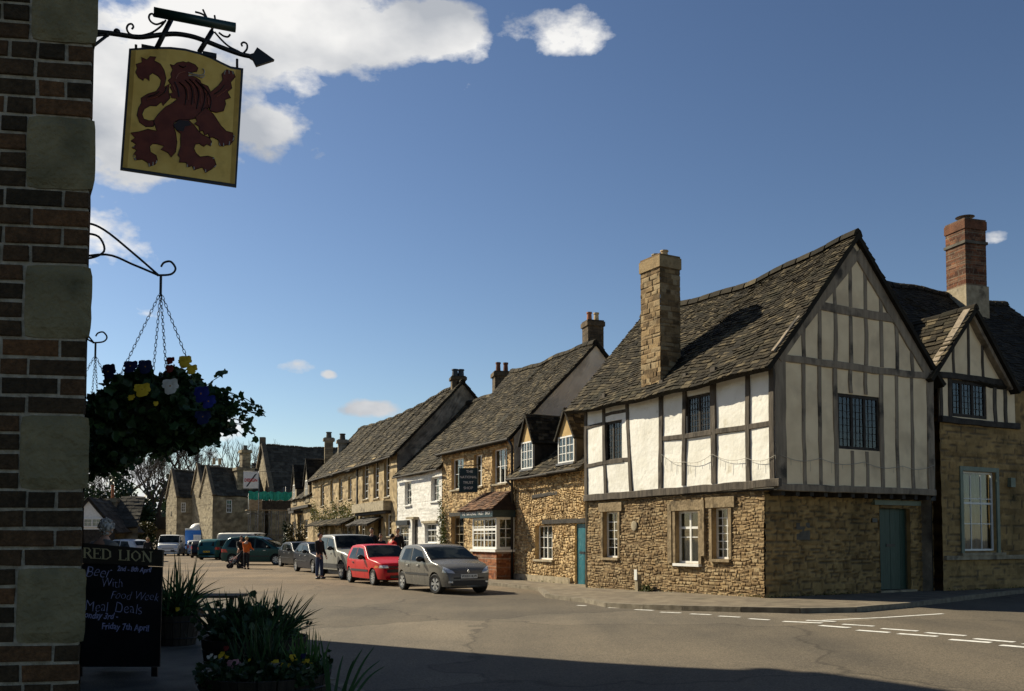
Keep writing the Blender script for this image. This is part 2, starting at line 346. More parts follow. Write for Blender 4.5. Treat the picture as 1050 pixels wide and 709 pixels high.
# ------------------------------------------------------------------ building kit
def stone_field(s, z, seed, ch, cw, wob, jw):
    r = np.random.RandomState(seed)
    zz = z + wob*(np.sin(s*1.9+seed)+.6*np.sin(s*5.3+seed*2)+.4*np.sin(s*11+z*7))
    ss = s + wob*.8*(np.sin(z*6.1+seed)+.6*np.sin(z*13+s*3))
    hts = ch*(.6+.85*r.rand(400)); cum = np.cumsum(hts)-2.0
    row = np.clip(np.searchsorted(cum, zz), 1, 399)
    lo, hi = cum[row-1], cum[row]
    dz = np.minimum(zz-lo, hi-zz)
    tone = np.zeros_like(s); rn = np.zeros_like(s); ds = np.zeros_like(s)
    for k in np.unique(row):
        m = row == k; q = np.random.RandomState(seed*777+int(k))
        wd = cw*(.45+1.1*q.rand(900)); cu = np.cumsum(wd)-8.0
        i = np.clip(np.searchsorted(cu, ss[m]), 1, 899)
        tt = q.rand(900); t2 = q.rand(900)
        tone[m] = tt[i]; rn[m] = t2[i]; ds[m] = np.minimum(ss[m]-cu[i-1], cu[i]-ss[m])
    d = np.minimum(dz, ds); jf = np.clip(d/jw, 0, 1); jf = jf*jf*(3-2*jf)
    return tone, jf, rn
def gridlines(a, b, res, edges):
    n = max(1, int(round((b-a)/res))); g = list(np.linspace(a, b, n+1))
    keep = [x for x in g[1:-1] if all(abs(x-e) > .45*res for e in edges)]
    return np.array(sorted(set([a, b]+keep+[e for e in edges if a+1e-4 < e < b-1e-4])))
def wall(name, parent, pl, a0, a1, z0, z1, mat, openings=(), res=.05, amp=.025, ch=.11, cw=.22, wob=.02, jw=.025, seed=1, top=None, reveal=.2, batter=0.0, lump=0.0):
    V = []; Fc = []; Cc = []
    def emit(A, Z, mask):
        nonlocal V, Fc, Cc
        tone, jf, rn = stone_field(A.ravel(), Z.ravel(), seed, ch, cw, wob, jw)
        o = amp*(jf*(.55+.75*rn)-.5) + lump*np.sin(A.ravel()*.9+seed)*np.sin(Z.ravel()*1.3+seed*.7)
        b = len(V); X = pl.O.x+pl.d.x*A.ravel()+pl.n.x*o; Y = pl.O.y+pl.d.y*A.ravel()+pl.n.y*o
        V += list(zip(X, Y, Z.ravel())); Cc += list(zip(tone, jf, rn))
        nr, nc = A.shape; idx = np.arange(nr*nc).reshape(nr, nc)+b
        q = np.stack([idx[:-1, :-1], idx[:-1, 1:], idx[1:, 1:], idx[1:, :-1]], -1)[mask]
        Fc += [tuple(int(i) for i in f) for f in q.reshape(-1, 4)]
    ea = [e for o in openings for e in o[:2]]; ez = [e for o in openings for e in o[2:]]
    ga = gridlines(a0, a1, res, ea); gz = gridlines(z0, z1, res, ez)
    A, Z = np.meshgrid(ga, gz); ca = (ga[:-1]+ga[1:])/2; cz = (gz[:-1]+gz[1:])/2
    m = np.ones((len(cz), len(ca)), bool)
    for (x0, x1, y0, y1) in openings: m &= ~(((ca > x0) & (ca < x1))[None, :] & ((cz > y0) & (cz < y1))[:, None])
    emit(A, Z, m)
    if top is not None:
        nz_ = max(2, int(max(top(x) for x in ga)-z1)/res) if False else max(2, int((max(top(x) for x in ga)-z1)/res))
        T = np.array([max(z1, top(x)) for x in ga]); v = np.linspace(0, 1, nz_+1)
        A2 = np.repeat(ga[None, :], nz_+1, 0); Z2 = z1 + v[:, None]*(T-z1)[None, :]
        emit(A2, Z2, np.ones((nz_, len(ga)-1), bool))
    for (x0, x1, y0, y1) in openings:
        for (p, q, r_, s_) in (((x0, y0), (x0, y1), 0, 0), ((x1, y1), (x1, y0), 0, 0), ((x0, y1), (x1, y1), 0, 0), ((x1, y0), (x0, y0), 0, 0)):
            b = len(V); V += [tuple(pl.P(p[0], p[1], amp*.3)), tuple(pl.P(q[0], q[1], amp*.3)), tuple(pl.P(q[0], q[1], -reveal)), tuple(pl.P(p[0], p[1], -reveal))]
            Cc += [(.5, 1, .5)]*4; Fc.append((b, b+1, b+2, b+3))
    return mesh_obj(name, V, Fc, mat, parent, Cc)
def roof(name, parent, e0, e1, r0, r1, mat, tw=.26, ex=(.24, .15), th=.032, sag=0.0, seed=1, wav=.03, slab=.10, lab=None, jit=1.0):
    q = np.random.RandomState(seed)
    e0, e1, r0, r1 = [np.array(tuple(p), float) for p in (e0, e1, r0, r1)]
    nrm = np.cross(e1-e0, r0-e0); nrm /= np.linalg.norm(nrm)
    if nrm[2] < 0: nrm = -nrm
    ph = q.rand(4)*6
    Lm = (np.linalg.norm(e1-e0)+np.linalg.norm(r1-r0))/2; H = (np.linalg.norm(r0-e0)+np.linalg.norm(r1-e1))/2
    def Sf(u, v, h):
        u = np.asarray(u, float); v = np.asarray(v, float)
        P = ((1-u)*(1-v))[..., None]*e0+(u*(1-v))[..., None]*e1+((1-u)*v)[..., None]*r0+(u*v)[..., None]*r1
        z = sag*np.sin(np.pi*np.clip(u, 0, 1))*(.35+.65*v) - wav*(np.sin(u*Lm*1.1+ph[0])*np.cos(v*H*.9+ph[1])+.6*np.sin(u*Lm*2.7+ph[2]+v*3))
        P = P + np.asarray(h)[..., None]*nrm; P[..., 2] -= z
        return P
    V = []; Fc = []; Cc = []
    d = 0.0; i = 0
    while d < H-.02:
        e = ex[0]+(ex[1]-ex[0])*(d/H); v0 = d/H; v1 = min(1.0, (d+e*1.25)/H)
        x = -q.rand()*tw; xs = []
        while x < Lm:
            wd = tw*(.55+.9*q.rand())*(1.15-.35*d/H); xs.append((max(0, x), min(Lm, x+wd))); x += wd
        for (xa, xb) in xs:
            if xb-xa < .04: continue
            g = .004; a, b = xa/Lm+g/Lm, xb/Lm-g/Lm
            t = th*(.6+.9*q.rand()**1.5); j = (q.rand(4)-.5)*.035*jit/H; t2 = t+(q.rand()-.5)*.02*jit
            vl0, vl1 = v0+j[0], v0+j[1]
            U = [a, b, b, a, a, b]; W = [vl0, vl1, v1, v1, vl0, vl1]; Hh = [t, t2, .006, .006, -.02, -.02]
            P = Sf(U, W, Hh); k = len(V); V += [tuple(p) for p in P]
            Fc += [(k, k+1, k+2, k+3), (k+4, k+5, k+1, k), (k+1, k+5, k+2), (k+4, k, k+3)]
            c = (q.rand(), 1.0, q.rand()); Cc += [c]*4+[(c[0]*.5, .5, c[2])]*2
        d += e; i += 1
    nu = max(4, int(Lm/.8)); nv = 5
    us = np.linspace(0, 1, nu+1); vs = np.linspace(0, 1, nv+1); Ug, Vg = np.meshgrid(us, vs)
    for h in (0.0, -slab):
        P = Sf(Ug.ravel(), Vg.ravel(), np.full(Ug.size, h)); b = len(V); V += [tuple(p) for p in P]; Cc += [(.2, .4, .5)]*len(P)
        for r_ in range(nv):
            for c_ in range(nu):
                k = b+r_*(nu+1)+c_; Fc.append((k, k+1, k+nu+2, k+nu+1))
    n = (nu+1)*(nv+1); b = len(V)-2*n
    ring = [c_ for c_ in range(nu+1)]+[r_*(nu+1)+nu for r_ in range(1, nv+1)]+[nv*(nu+1)+c_ for c_ in range(nu-1, -1, -1)]+[r_*(nu+1) for r_ in range(nv-1, 0, -1)]
    for k in range(len(ring)):
        p, p2 = ring[k], ring[(k+1) % len(ring)]; Fc.append((b+p, b+p2, b+n+p2, b+n+p))
    ob = mesh_obj(name, V, Fc, mat, parent, Cc)
    ob_S = Sf
    return ob, Sf
def ridge_tiles(parent, Sf, mat, seed=3, r=.13, off=.02, seg=.45, L=8):
    q = np.random.RandomState(seed); mb = MB(); n = max(3, int(L/seg))
    for i in range(n):
        a = Sf([i/n+.003], [1.0], [off])[0]; b = Sf([(i+1)/n-.003], [1.0], [off])[0]
        a = Vector(a)+Vector((0, 0, (q.rand()-.5)*.02)); b = Vector(b)+Vector((0, 0, (q.rand()-.5)*.02))
        t = (b-a).normalized(); sd_ = Vector((-t.y, t.x, 0)).normalized(); k = len(mb.v); c = (q.rand(), 1, q.rand())
        pr = [(-1.25, -.85), (-.8, .15), (0, .62), (.8, .15), (1.25, -.85)]
        for p in (a, b):
            for (x, z) in pr: mb.v.append(p+sd_*x*r+Vector((0, 0, z*r))); mb.c.append(c)
        for j in range(4): mb.f.append((k+j, k+j+1, k+j+6, k+j+5))
        mb.f.append((k, k+1, k+2, k+3, k+4)); mb.f.append((k+9, k+8, k+7, k+6, k+5))
    return mb.build('ridge_tiles', mat, parent, usecol=True)
def beam(name, parent, pl, p, q, wd, o0, o1, mat, seed=0, wob=.012, taper=1.0, lab=None):
    r = random.Random(seed*31+int(abs(p[0]*100))+int(abs(q[1])*10)); n = max(2, int(math.hypot(q[0]-p[0], q[1]-p[1])/.35))
    dx, dz = q[0]-p[0], q[1]-p[1]; Ln = math.hypot(dx, dz); nx, nz_ = -dz/Ln, dx/Ln; mb = MB(); c = 0
    bow = (r.random()-.5)*.03
    for i in range(n+1):
        t = i/n; cx, cz = p[0]+dx*t, p[1]+dz*t; off = (r.random()-.5)*wob*1.5+bow*1.4*math.sin(math.pi*t); h = wd/2*(1+(taper-1)*t)
        ha, hb = h*(1+(r.random()-.5)*.14), h*(1+(r.random()-.5)*.14)
        e = min(.012, h*.3)
        for (k, o) in ((-ha, o0), (-ha, o1-e), (-ha+e, o1), (hb-e, o1), (hb, o1-e), (hb, o0)):
            mb.v.append(pl.P(cx+nx*(off+k), cz+nz_*(off+k), o)); mb.c.append((1, 1, 1))
        if i:
            b = i*6
            for j in range(5): mb.f.append((b-6+j, b-6+j+1, b+j+1, b+j))
    mb.f.append(tuple(range(6))); mb.f.append(tuple(range(n*6, n*6+6))[::-1])
    ob = mb.build(name, mat, parent)
    if lab: ob['label'] = lab
    return ob
def window(pl, rect, parent, cols=2, rows=3, fmat=None, inset=.10, fw=.055, bw=.022, sill=None, curtain=False, glass=None, casements=1, transom=None, cmat=None, name='window', lab=None, depth=.05, silld=.08):
    a0, a1, z0, z1 = rect; fmat = fmat or M_paintwhite; o1 = -inset; o0 = -inset-depth; mb = MB()
    mb.pbox(pl, a0, a1, z0, z0+fw, o0, o1).pbox(pl, a0, a1, z1-fw, z1, o0, o1).pbox(pl, a0, a0+fw, z0+fw, z1-fw, o0, o1).pbox(pl, a1-fw, a1, z0+fw, z1-fw, o0, o1)
    wi = (a1-a0-2*fw)
    for i in range(1, casements):
        x = a0+fw+wi*i/casements; mb.pbox(pl, x-fw*.5, x+fw*.5, z0+fw, z1-fw, o0, o1-.004)
    if transom: zt = z0+(z1-z0)*transom; mb.pbox(pl, a0+fw, a1-fw, zt-fw*.5, zt+fw*.5, o0, o1-.007)
    tot = cols*casements
    for i in range(1, tot):
        if i % cols == 0: continue
        x = a0+fw+wi*i/tot; mb.pbox(pl, x-bw/2, x+bw/2, z0+fw, z1-fw, o0+.012, o1-.014)
    for i in range(1, rows):
        z = z0+fw+(z1-z0-2*fw)*i/rows; mb.pbox(pl, a0+fw, a1-fw, z-bw/2, z+bw/2, o0+.014, o1-.017)
    W_ = mb.build(name, fmat, parent)
    if lab: W_['label'] = lab
    MB().pbox(pl, a0+fw*.6, a1-fw*.6, z0+fw*.6, z1-fw*.6, o0+.018, o0+.024).build('pane', glass or M_glass, W_)
    if sill: MB().pbox(pl, a0-.06, a1+.06, z0-.07, z0-.002, -inset-.02, silld).build('sill', sill, W_)
    if curtain:
        n = 26; cb = MB(); V = []; k = 0
        spans = [(a0+.02, a1-.02)] if curtain == 'full' else [(a0+.02, a0+(a1-a0)*.32), (a1-(a1-a0)*.32, a1-.02)]
        for (x0, x1) in spans:
            base = len(cb.v)
            for i in range(n+1):
                x = x0+(x1-x0)*i/n; o = o0-.09+.025*math.sin(i*1.7)+.01*math.sin(i*3.1)
                cb.v += [pl.P(x, z0+.03, o), pl.P(x, z1-.03, o)]; cb.c += [(1, 1, 1)]*2
                if i: b = base+i*2; cb.f.append((b-2, b, b+1, b-1))
        cb.build('curtain', cmat or M_curtain, W_)
    return W_
def door(pl, rect, parent, mat, planks=5, inset=.12, handle=True, slot=True, frame=None, name='door', lab=None, panes=False):
    a0, a1, z0, z1 = rect; mb = MB(); n = planks; wd = (a1-a0)/n
    for i in range(n): mb.pbox(pl, a0+wd*i+.004, a0+wd*(i+1)-.004, z0+.02, z1, -inset-.05, -inset-(.0 if i % 2 else .004))
    mb.pbox(pl, a0, a1, z0+.02, z1-.01, -inset-.06, -inset-.02)
    D = mb.build(name, mat, parent)
    if lab: D['label'] = lab
    if handle:
        zz = z0+(z1-z0)*.5; MB().pbox(pl, a0+.08, a0+.12, zz-.06, zz+.06, -inset, -inset+.03).build('handle', M_black, D)
    if slot:
        zz = z0+(z1-z0)*.55; am = (a0+a1)/2; MB().pbox(pl, am-.16, am+.16, zz-.035, zz+.035, -inset, -inset+.015).build('letter_slot', M_black, D)
    if frame:
        f = .07; MB().pbox(pl, a0-f, a0, z0, z1+f, -inset-.04, -inset+.05).pbox(pl, a1, a1+f, z0, z1+f, -inset-.04, -inset+.05).pbox(pl, a0, a1, z1, z1+f, -inset-.04, -inset+.05).build('door_frame', frame, parent)
    return D
def chimney(parent, c, sx, sy, z0, z1, rz, mat, capmat, pots=2, potmat=None, brick=True, capo=.07, corb=.22, ch=.085, cw=.2, seed=4, poth=.35, name='chimney', base=None, potr=.1):
    """stack with real courses"""
    d = Vector((math.cos(rz), math.sin(rz), 0)); n = Vector((-math.sin(rz), math.cos(rz), 0)); c = Vector((c[0], c[1], 0))
    V = []; Fc = []; Cc = []; q = np.random.RandomState(seed)
    for (ax, nn, L, o) in ((d, -n, sx, sy/2), (d, n, sx, sy/2), (n, d, sy, sx/2), (n, -d, sy, sx/2)):
        nu = max(3, int(L/.03)); nv = int((z1-z0)/.03); A, Z = np.meshgrid(np.linspace(-L/2, L/2, nu+1), np.linspace(z0, z1, nv+1))
        t, j, r_ = stone_field(A.ravel()+o*5, Z.ravel(), seed, ch, cw, .003 if brick else .008, .014); of = o+(.006 if brick else .018)*(j*(.6+.8*r_)-.5)
        b = len(V); X = c.x+ax.x*A.ravel()+nn.x*of; Y = c.y+ax.y*A.ravel()+nn.y*of
        V += list(zip(X, Y, Z.ravel())); Cc += list(zip(t, j, r_))
        idx = np.arange((nu+1)*(nv+1)).reshape(nv+1, nu+1)+b
        qd = np.stack([idx[:-1, :-1], idx[:-1, 1:], idx[1:, 1:], idx[1:, :-1]], -1).reshape(-1, 4); Fc += [tuple(int(i) for i in f) for f in qd]
    st = mesh_obj(name, V, Fc, mat, parent, Cc)
    mb = MB()
    mb.box((c.x, c.y, z1-corb/2), (sx+2*capo, sy+2*capo, corb), rz, col=(.6, .9, .5)); mb.box((c.x, c.y, z1+.03), (sx+.6*capo, sy+.6*capo, .06), rz, col=(.3, .6, .5))
    if base: mb.box((c.x, c.y, base), (sx+.1, sy+.1, .1), rz, col=(.5, 1, .5))
    mb.build('chimney_cap', capmat, st, usecol=True)
    for i in range(pots):
        off = (i-(pots-1)/2)*min(.42, sx/(pots+.2)); p = c+d*off
        MB().tube([(p.x, p.y, z1+.03), (p.x, p.y, z1+poth*.85), (p.x, p.y, z1+poth*.86), (p.x, p.y, z1+poth)], [potr*1.1, potr*.9, potr*1.15, potr*1.1], 12).build('chimney_pot', potmat[i % len(potmat)] if isinstance(potmat, list) else (potmat or M_terracotta), st)
    return st
def ptube(pts, r, name, mat, parent, n=8): return MB().tube(pts, r, n).build(name, mat, parent, smooth=True)
def gutter(pl, a0, a1, z, o, parent, mat=None, dr=.0): return MB().tube([pl.P(a0, z, o), pl.P((a0+a1)/2, z-dr, o), pl.P(a1, z, o)], .045, 8).build('gutter', mat or M_darkwood, parent)

# ------------------------------------------------------------------ ground
def grid_vals(lo, hi, fine_lo, fine_hi, st):
    f = list(np.arange(fine_lo, fine_hi+1e-6, st)); a = fine_lo; k = st
    while a > lo: k *= 1.6; a -= k; f.insert(0, max(a, lo))
    a = fine_hi; k = st
    while a < hi: k *= 1.6; a += k; f.append(min(a, hi))
    return np.array(f)
gx = grid_vals(-1500, 1500, -30, 20, 1.0); gy = grid_vals(-400, 2200, -4, 90, 2.0)
V = [(x, y, hroad(x, y)) for y in gy for x in gx]; nxg = len(gx)
Fc = [(j*nxg+i, j*nxg+i+1, (j+1)*nxg+i+1, (j+1)*nxg+i) for j in range(len(gy)-1) for i in range(nxg-1)]
def road_mat():
    m, nt, b = newmat('worn_tarmac'); L = nt.links.new; tc = nnode(nt, 'ShaderNodeTexCoord')
    n1 = nnode(nt, 'ShaderNodeTexNoise', Scale=.22, Detail=7, Roughness=.6); L(tc.outputs['Object'], n1.inputs['Vector'])
    mp = nnode(nt, 'ShaderNodeMapping'); mp.inputs['Rotation'].default_value = (0, 0, R(-30)); mp.inputs['Scale'].default_value = (1, .16, 1); L(tc.outputs['Object'], mp.inputs[0])
    n2 = nnode(nt, 'ShaderNodeTexNoise', Scale=.5, Detail=6, Roughness=.6); L(mp.outputs[0], n2.inputs['Vector'])
    ad = nnode(nt, 'ShaderNodeMath'); L(n1.outputs['Fac'], ad.inputs[0]); L(n2.outputs['Fac'], ad.inputs[1])
    r = nnode(nt, 'ShaderNodeValToRGB'); e = r.color_ramp.elements; e[0].position = .82; e[1].position = 1.18; e[0].color = (.100, .085, .064, 1); e[1].color = (.160, .132, .094, 1)
    mu = nnode(nt, 'ShaderNodeMapRange'); mu.inputs['From Min'].default_value = 0; mu.inputs['From Max'].default_value = 1; L(ad.outputs[0], mu.inputs['Value'])
    L(ad.outputs[0], r.inputs[0])
    r.color_ramp.elements[0].position = .42; r.color_ramp.elements[1].position = .58
    hv = nnode(nt, 'ShaderNodeMath'); hv.operation = 'MULTIPLY'; hv.inputs[1].default_value = .5; L(ad.outputs[0], hv.inputs[0]); L(hv.outputs[0], r.inputs[0])
    # the far square is browner than the junction
    sp = nnode(nt, 'ShaderNodeSeparateXYZ'); L(tc.outputs['Object'], sp.inputs[0])
    mr = nnode(nt, 'ShaderNodeMapRange'); mr.inputs['From Min'].default_value = 22; mr.inputs['From Max'].default_value = 34; L(sp.outputs['Y'], mr.inputs['Value'])
    mx = nnode(nt, 'ShaderNodeMixRGB'); mx.blend_type = 'MULTIPLY'; L(mr.outputs[0], mx.inputs[0]); L(r.outputs[0], mx.inputs[1]); mx.inputs[2].default_value = (1.12, .98, .82, 1)
    # chippings
    n3 = nnode(nt, 'ShaderNodeTexVoronoi', Scale=70); L(tc.outputs['Object'], n3.inputs['Vector'])
    m3 = nnode(nt, 'ShaderNodeMapRange'); m3.inputs['To Min'].default_value = .62; m3.inputs['To Max'].default_value = 1.36
    sc_ = nnode(nt, 'ShaderNodeSeparateColor'); L(n3.outputs['Color'], sc_.inputs[0]); L(sc_.outputs[0], m3.inputs['Value'])
    mm = nnode(nt, 'ShaderNodeMixRGB'); mm.blend_type = 'MULTIPLY'; mm.inputs[0].default_value = 1; L(mx.outputs[0], mm.inputs[1]); L(m3.outputs[0], mm.inputs[2])
    # cracks and patch seams
    vo = nnode(nt, 'ShaderNodeTexVoronoi', Scale=.16); vo.feature = 'DISTANCE_TO_EDGE'
    n4 = nnode(nt, 'ShaderNodeTexNoise', Scale=.8, Detail=5); L(tc.outputs['Object'], n4.inputs['Vector'])
    va = nnode(nt, 'ShaderNodeMixRGB'); va.inputs[0].default_value = .06; L(tc.outputs['Object'], va.inputs[1]); 
    vs = nnode(nt, 'ShaderNodeVectorMath'); vs.operation = 'SCALE'; vs.inputs['Scale'].default_value = 1.6; L(n4.outputs['Color'], vs.inputs[0])
    vad = nnode(nt, 'ShaderNodeVectorMath'); L(tc.outputs['Object'], vad.inputs[0]); L(vs.outputs[0], vad.inputs[1]); L(vad.outputs[0], vo.inputs['Vector'])
    cm = nnode(nt, 'ShaderNodeMapRange'); cm.inputs['From Max'].default_value = .010; cm.inputs['To Min'].default_value = .60; L(vo.outputs['Distance'], cm.inputs['Value'])
    m5 = nnode(nt, 'ShaderNodeMixRGB'); m5.blend_type = 'MULTIPLY'; m5.inputs[0].default_value = 1; L(mm.outputs[0], m5.inputs[1]); L(cm.outputs[0], m5.inputs[2])
    v6 = nnode(nt, 'ShaderNodeTexVoronoi', Scale=.16); L(vad.outputs[0], v6.inputs['Vector']); s6 = nnode(nt, 'ShaderNodeSeparateColor'); L(v6.outputs['Color'], s6.inputs[0])
    r6 = nnode(nt, 'ShaderNodeMapRange'); r6.inputs['To Min'].default_value = .74; r6.inputs['To Max'].default_value = 1.2; L(s6.outputs[0], r6.inputs['Value'])
    m6 = nnode(nt, 'ShaderNodeMixRGB'); m6.blend_type = 'MULTIPLY'; m6.inputs[0].default_value = 1; L(m5.outputs[0], m6.inputs[1]); L(r6.outputs[0], m6.inputs[2]); L(m6.outputs[0], b.inputs['Base Color']); b.inputs['Roughness'].default_value = .85; b.inputs['Specular IOR Level'].default_value = .25
    nb = nnode(nt, 'ShaderNodeTexNoise', Scale=60, Detail=4); L(tc.outputs['Object'], nb.inputs['Vector'])
    bp = nnode(nt, 'ShaderNodeBump', Strength=.5, Distance=.015); L(nb.outputs['Fac'], bp.inputs['Height']); L(bp.outputs[0], b.inputs['Normal'])
    return m
M_road = road_mat()
M_pave = noise_mat('pavement_gravel', (.125, .10, .072), (.20, .165, .115), scale=3, rough=.95, bump=.5, bscale=60, c3=(.10, .085, .06), scale3=.8)
M_flag = noise_mat('grey_flags', (.085, .082, .068), (.13, .125, .10), scale=3, rough=.9, bump=.5, bscale=40, c3=(.05, .055, .04), scale3=1.2)  # grey paving flags outside the pub, their own tone with darker blotches
M_kerb = noise_mat('kerb_stone', (.13, .11, .08), (.22, .19, .14), scale=6, rough=.9, bump=.4, bscale=30)
M_line = noise_mat('road_paint', (.42, .41, .37), (.74, .73, .68), scale=9, rough=.7, bump=.3, bscale=50, lo=.3, hi=.5)
tag(mesh_obj('road', V, Fc, M_road, smooth=True), kind='structure')
def strip(name, outer, inner, mat, dz, kerb=True, seed=1):
    n = len(outer); V = []; Fc = []
    for o, i in zip(outer, inner):
        V += [(o[0], o[1], hroad(*o[:2])+dz), (i[0], i[1], hroad(*i[:2])+dz), (o[0], o[1], hroad(*o[:2])-.05)]
    for k in range(n-1): b = k*3; Fc += [(b, b+3, b+4, b+1), (b+2, b+5, b+3, b)]
    ob = mesh_obj(name, V, Fc, mat); tag(ob, kind='structure')
    if kerb:
        r = random.Random(seed); mb = MB()
        for k in range(n-1):
            a, c = Vector((outer[k][0], outer[k][1], 0)), Vector((outer[k+1][0], outer[k+1][1], 0)); ln = (c-a).length; m = max(1, int(ln/.7)); t = (c-a).normalized()
            nn = Vector((inner[k][0], inner[k][1], 0))-a; s_ = Vector((-t.y, t.x, 0)); s_ = s_ if s_.dot(nn) > 0 else -s_
            for i in range(m):
                p = a+t*(ln*i/m+.006); q = a+t*(ln*(i+1)/m-.006); j = r.random()*.012-.004
                z = lambda v: hroad(v.x, v.y)
                P = [p-s_*.02, q-s_*.02, q+s_*.12, p+s_*.12]
                mb.hexa([(v.x, v.y, z(v)-.05) for v in P]+[(v.x, v.y, z(v)+dz+.004+j) for v in P])
        tag(mb.build('kerb', M_kerb), kind='structure')
    return ob
A_T = (5.80, 21.3); dT = Vector((-.4907, .8713, 0)); gT = Vector((.8713, .4907, 0))
kp = [(560, 609.5), (600, 614), (622, 618.5), (660, 620.5), (700, 621.6), (760, 622.9), (820, 623.8), (877, 622.8), (930, 618.3), (975, 613), (1036, 606), (1120, 598), (1300, 590)]
outer = [hit_ground(px, py, .1) for px, py in kp]
inner = [Vector((A_T[0], A_T[1], 0))+gT*2+dT*t for t in (9, 7, 6, 5, 4, 2.5, 1.0)]+[Vector((A_T[0], A_T[1], 0))+gT*t+dT*1 for t in (3, 4, 5, 7, 10, 16)]
strip('pavement', outer, inner, M_pave, .1, seed=4)
# strip in front of the row of shops, barely raised
rowp = [(2.31, 29.3), (.07, 34.2), (-3.09, 40.8), (-5.8, 46.7), (-14.6, 67.7), (-18.6, 78)]
outr = [(p[0]-1.5, p[1]-.9) for p in rowp]; innr = [(p[0]+.8, p[1]+.5) for p in rowp]
strip('shop_pavement', [tuple(outer[0])[:2]]+outr, [(2.9, 27.0)]+innr, M_pave, .10, kerb=True, seed=6)
# white road markings
def marks(quads, dz=.004):
    mb = MB()
    for (xa, ya, xb, yb, h) in quads:
        a, b = hit_ground(xa, ya, dz), hit_ground(xb, yb, dz); t = (b-a); t.z = 0; t.normalize(); s_ = Vector((-t.y, t.x, 0))*h/2
        m = max(1, int((b-a).length/.5)); P = []
        for i in range(m):
            p = a+(b-a)*i/m; q = a+(b-a)*(i+1)/m; k = len(mb.v)
            for v in (p-s_, q-s_, q+s_, p+s_): mb.v.append(Vector((v.x, v.y, hroad(v.x, v.y)+dz))); mb.c.append((1, 1, 1))
            mb.f.append((k, k+1, k+2, k+3))
    return tag(mb.build('road_markings', M_line), kind='structure')
marks([(803, 637.3, 843, 639, .13), (841, 641.5, 871, 643.8, .15), (879, 646.3, 912, 648.7, .15), (921, 649.8, 961, 652.7, .16), (974, 655.8, 1016, 659, .17), (1026, 661.6, 1066, 665, .17),
       (827, 636.2, 857, 637.6, .12), (864, 640.2, 896, 642.2, .13), (904, 644.6, 941, 647.2, .14), (949, 648.8, 990, 652, .15), (999, 655, 1040, 658.5, .15), (1050, 660, 1090, 664, .15),
       (592, 620.9, 601, 621.3, .1), (624, 623.2, 643, 623.8, .1), (651, 625.2, 670, 626, .1), (677, 627.8, 698, 628.6, .1), (708, 629.6, 729, 630.5, .1), (737, 631.8, 759, 633, .1), (768, 634.5, 789, 635.8, .1),
       (843, 636.3, 905, 633.4, .09), (905, 633.4, 967, 629.4, .09)])

# ------------------------------------------------------------------ timber-framed corner house
TF = Pl(A_T, dT); TFU = TF.off(.06); TG = Pl(A_T, gT); TGU = TG.off(.42)
T = thing('timber_framed_house', (A_T[0], A_T[1], .25), 'half-timbered corner house with white panels over a rubble ground floor and a tall stone chimney', 'house')
ZJ, ZE, ZR, TL, TW = 2.74, 5.62, 8.98, 7.28, 5.5
gw = [TF.rect(619, 634, 525, 572), TF.rect(693.5, 717, 524, 578), TF.rect(731, 748, 521, 573.5)]
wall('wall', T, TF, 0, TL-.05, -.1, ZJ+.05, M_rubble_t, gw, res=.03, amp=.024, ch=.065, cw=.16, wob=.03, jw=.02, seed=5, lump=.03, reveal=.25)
gdoor = TG.rect(902.7, 934, 521.7, 605.5)
wall('wall', T, TG, 0, 5.96, -.1, ZJ+.05, M_ashlar, [gdoor], res=.045, amp=.04, ch=.13, cw=.30, wob=.03, jw=.02, seed=8, lump=.02)
wall('gable_wall', T, TG.off(0), 0, 5.5, ZJ+.04, ZJ+.1, M_ashlar, res=.3, amp=0)
# upper storey
uw = [TFU.rect(618, 638.4, 432, 473), TFU.rect(704, 729, 404.5, 445)]
wall('wall', T, TFU, -.44, TL, ZJ, ZE+.0, M_white, uw, res=.12, amp=.006, ch=.5, cw=.9, wob=.05, seed=3, lump=.018, reveal=.12)
gab = [TGU.rect(859.5, 902.7, 405.5, 461.6)]
gtop = lambda a: ZE+.1+(ZR-ZE-.2)*(1-abs(a-2.72)/2.78)
wall('wall', T, TGU, -.04, 5.5, ZJ, ZE+.1, M_cream, gab, res=.12, amp=.005, ch=.5, cw=.9, wob=.05, seed=6, top=gtop, lump=.012, reveal=.12)
MB().pbox(TF, -.4, TL, ZJ-.04, ZJ-.0, -5.4, .03).build('jetty_floor', M_darkwood, T)
for i in range(12): beam('jetty_joist', T, TGU, (.2+i*.45, ZJ-.10), (.2+i*.45, ZJ-.101+.0001+.0), .1, -.4, -.03, M_darkwood) if False else MB().pbox(TGU, .15+i*.46, .27+i*.46, ZJ-.16, ZJ-.045, -.42, -.03).build('jetty_joist', M_darkwood, T)
# back and far walls
TB = Pl((A_T[0]+gT.x*5.5, A_T[1]+gT.y*5.5), dT, n=(gT.x, gT.y)); wall('wall', T, TB, -.3, TL, -.1, ZE, M_greystone, res=.4, amp=.01, seed=9)
TL2 = Pl((A_T[0]+dT.x*TL, A_T[1]+dT.y*TL), gT, n=(dT.x, dT.y)); wall('wall', T, TL2, -.05, 5.5, -.1, ZE, M_cream, res=.3, amp=.01, seed=9, top=gtop)
def hv(pl, px, py): return pl.hit(px, py)
def B(px0, py0, px1, py1, wd, pl=None, name='stud', mat=None, o=.022, seed=1): return beam(name, T, pl, hv(pl, px0, py0), hv(pl, px1, py1), wd, -.05, o, mat, seed)
f = TFU; mt = M_timber
B(599.5, 511, 800, 495, .19, f, 'sill_beam', mt, .05); B(680.5, 450, 795, 433.5, .13, f, 'rail', mt, .03, 2); B(600, 478.5, 646.5, 471, .12, f, 'rail', mt, .03, 3)
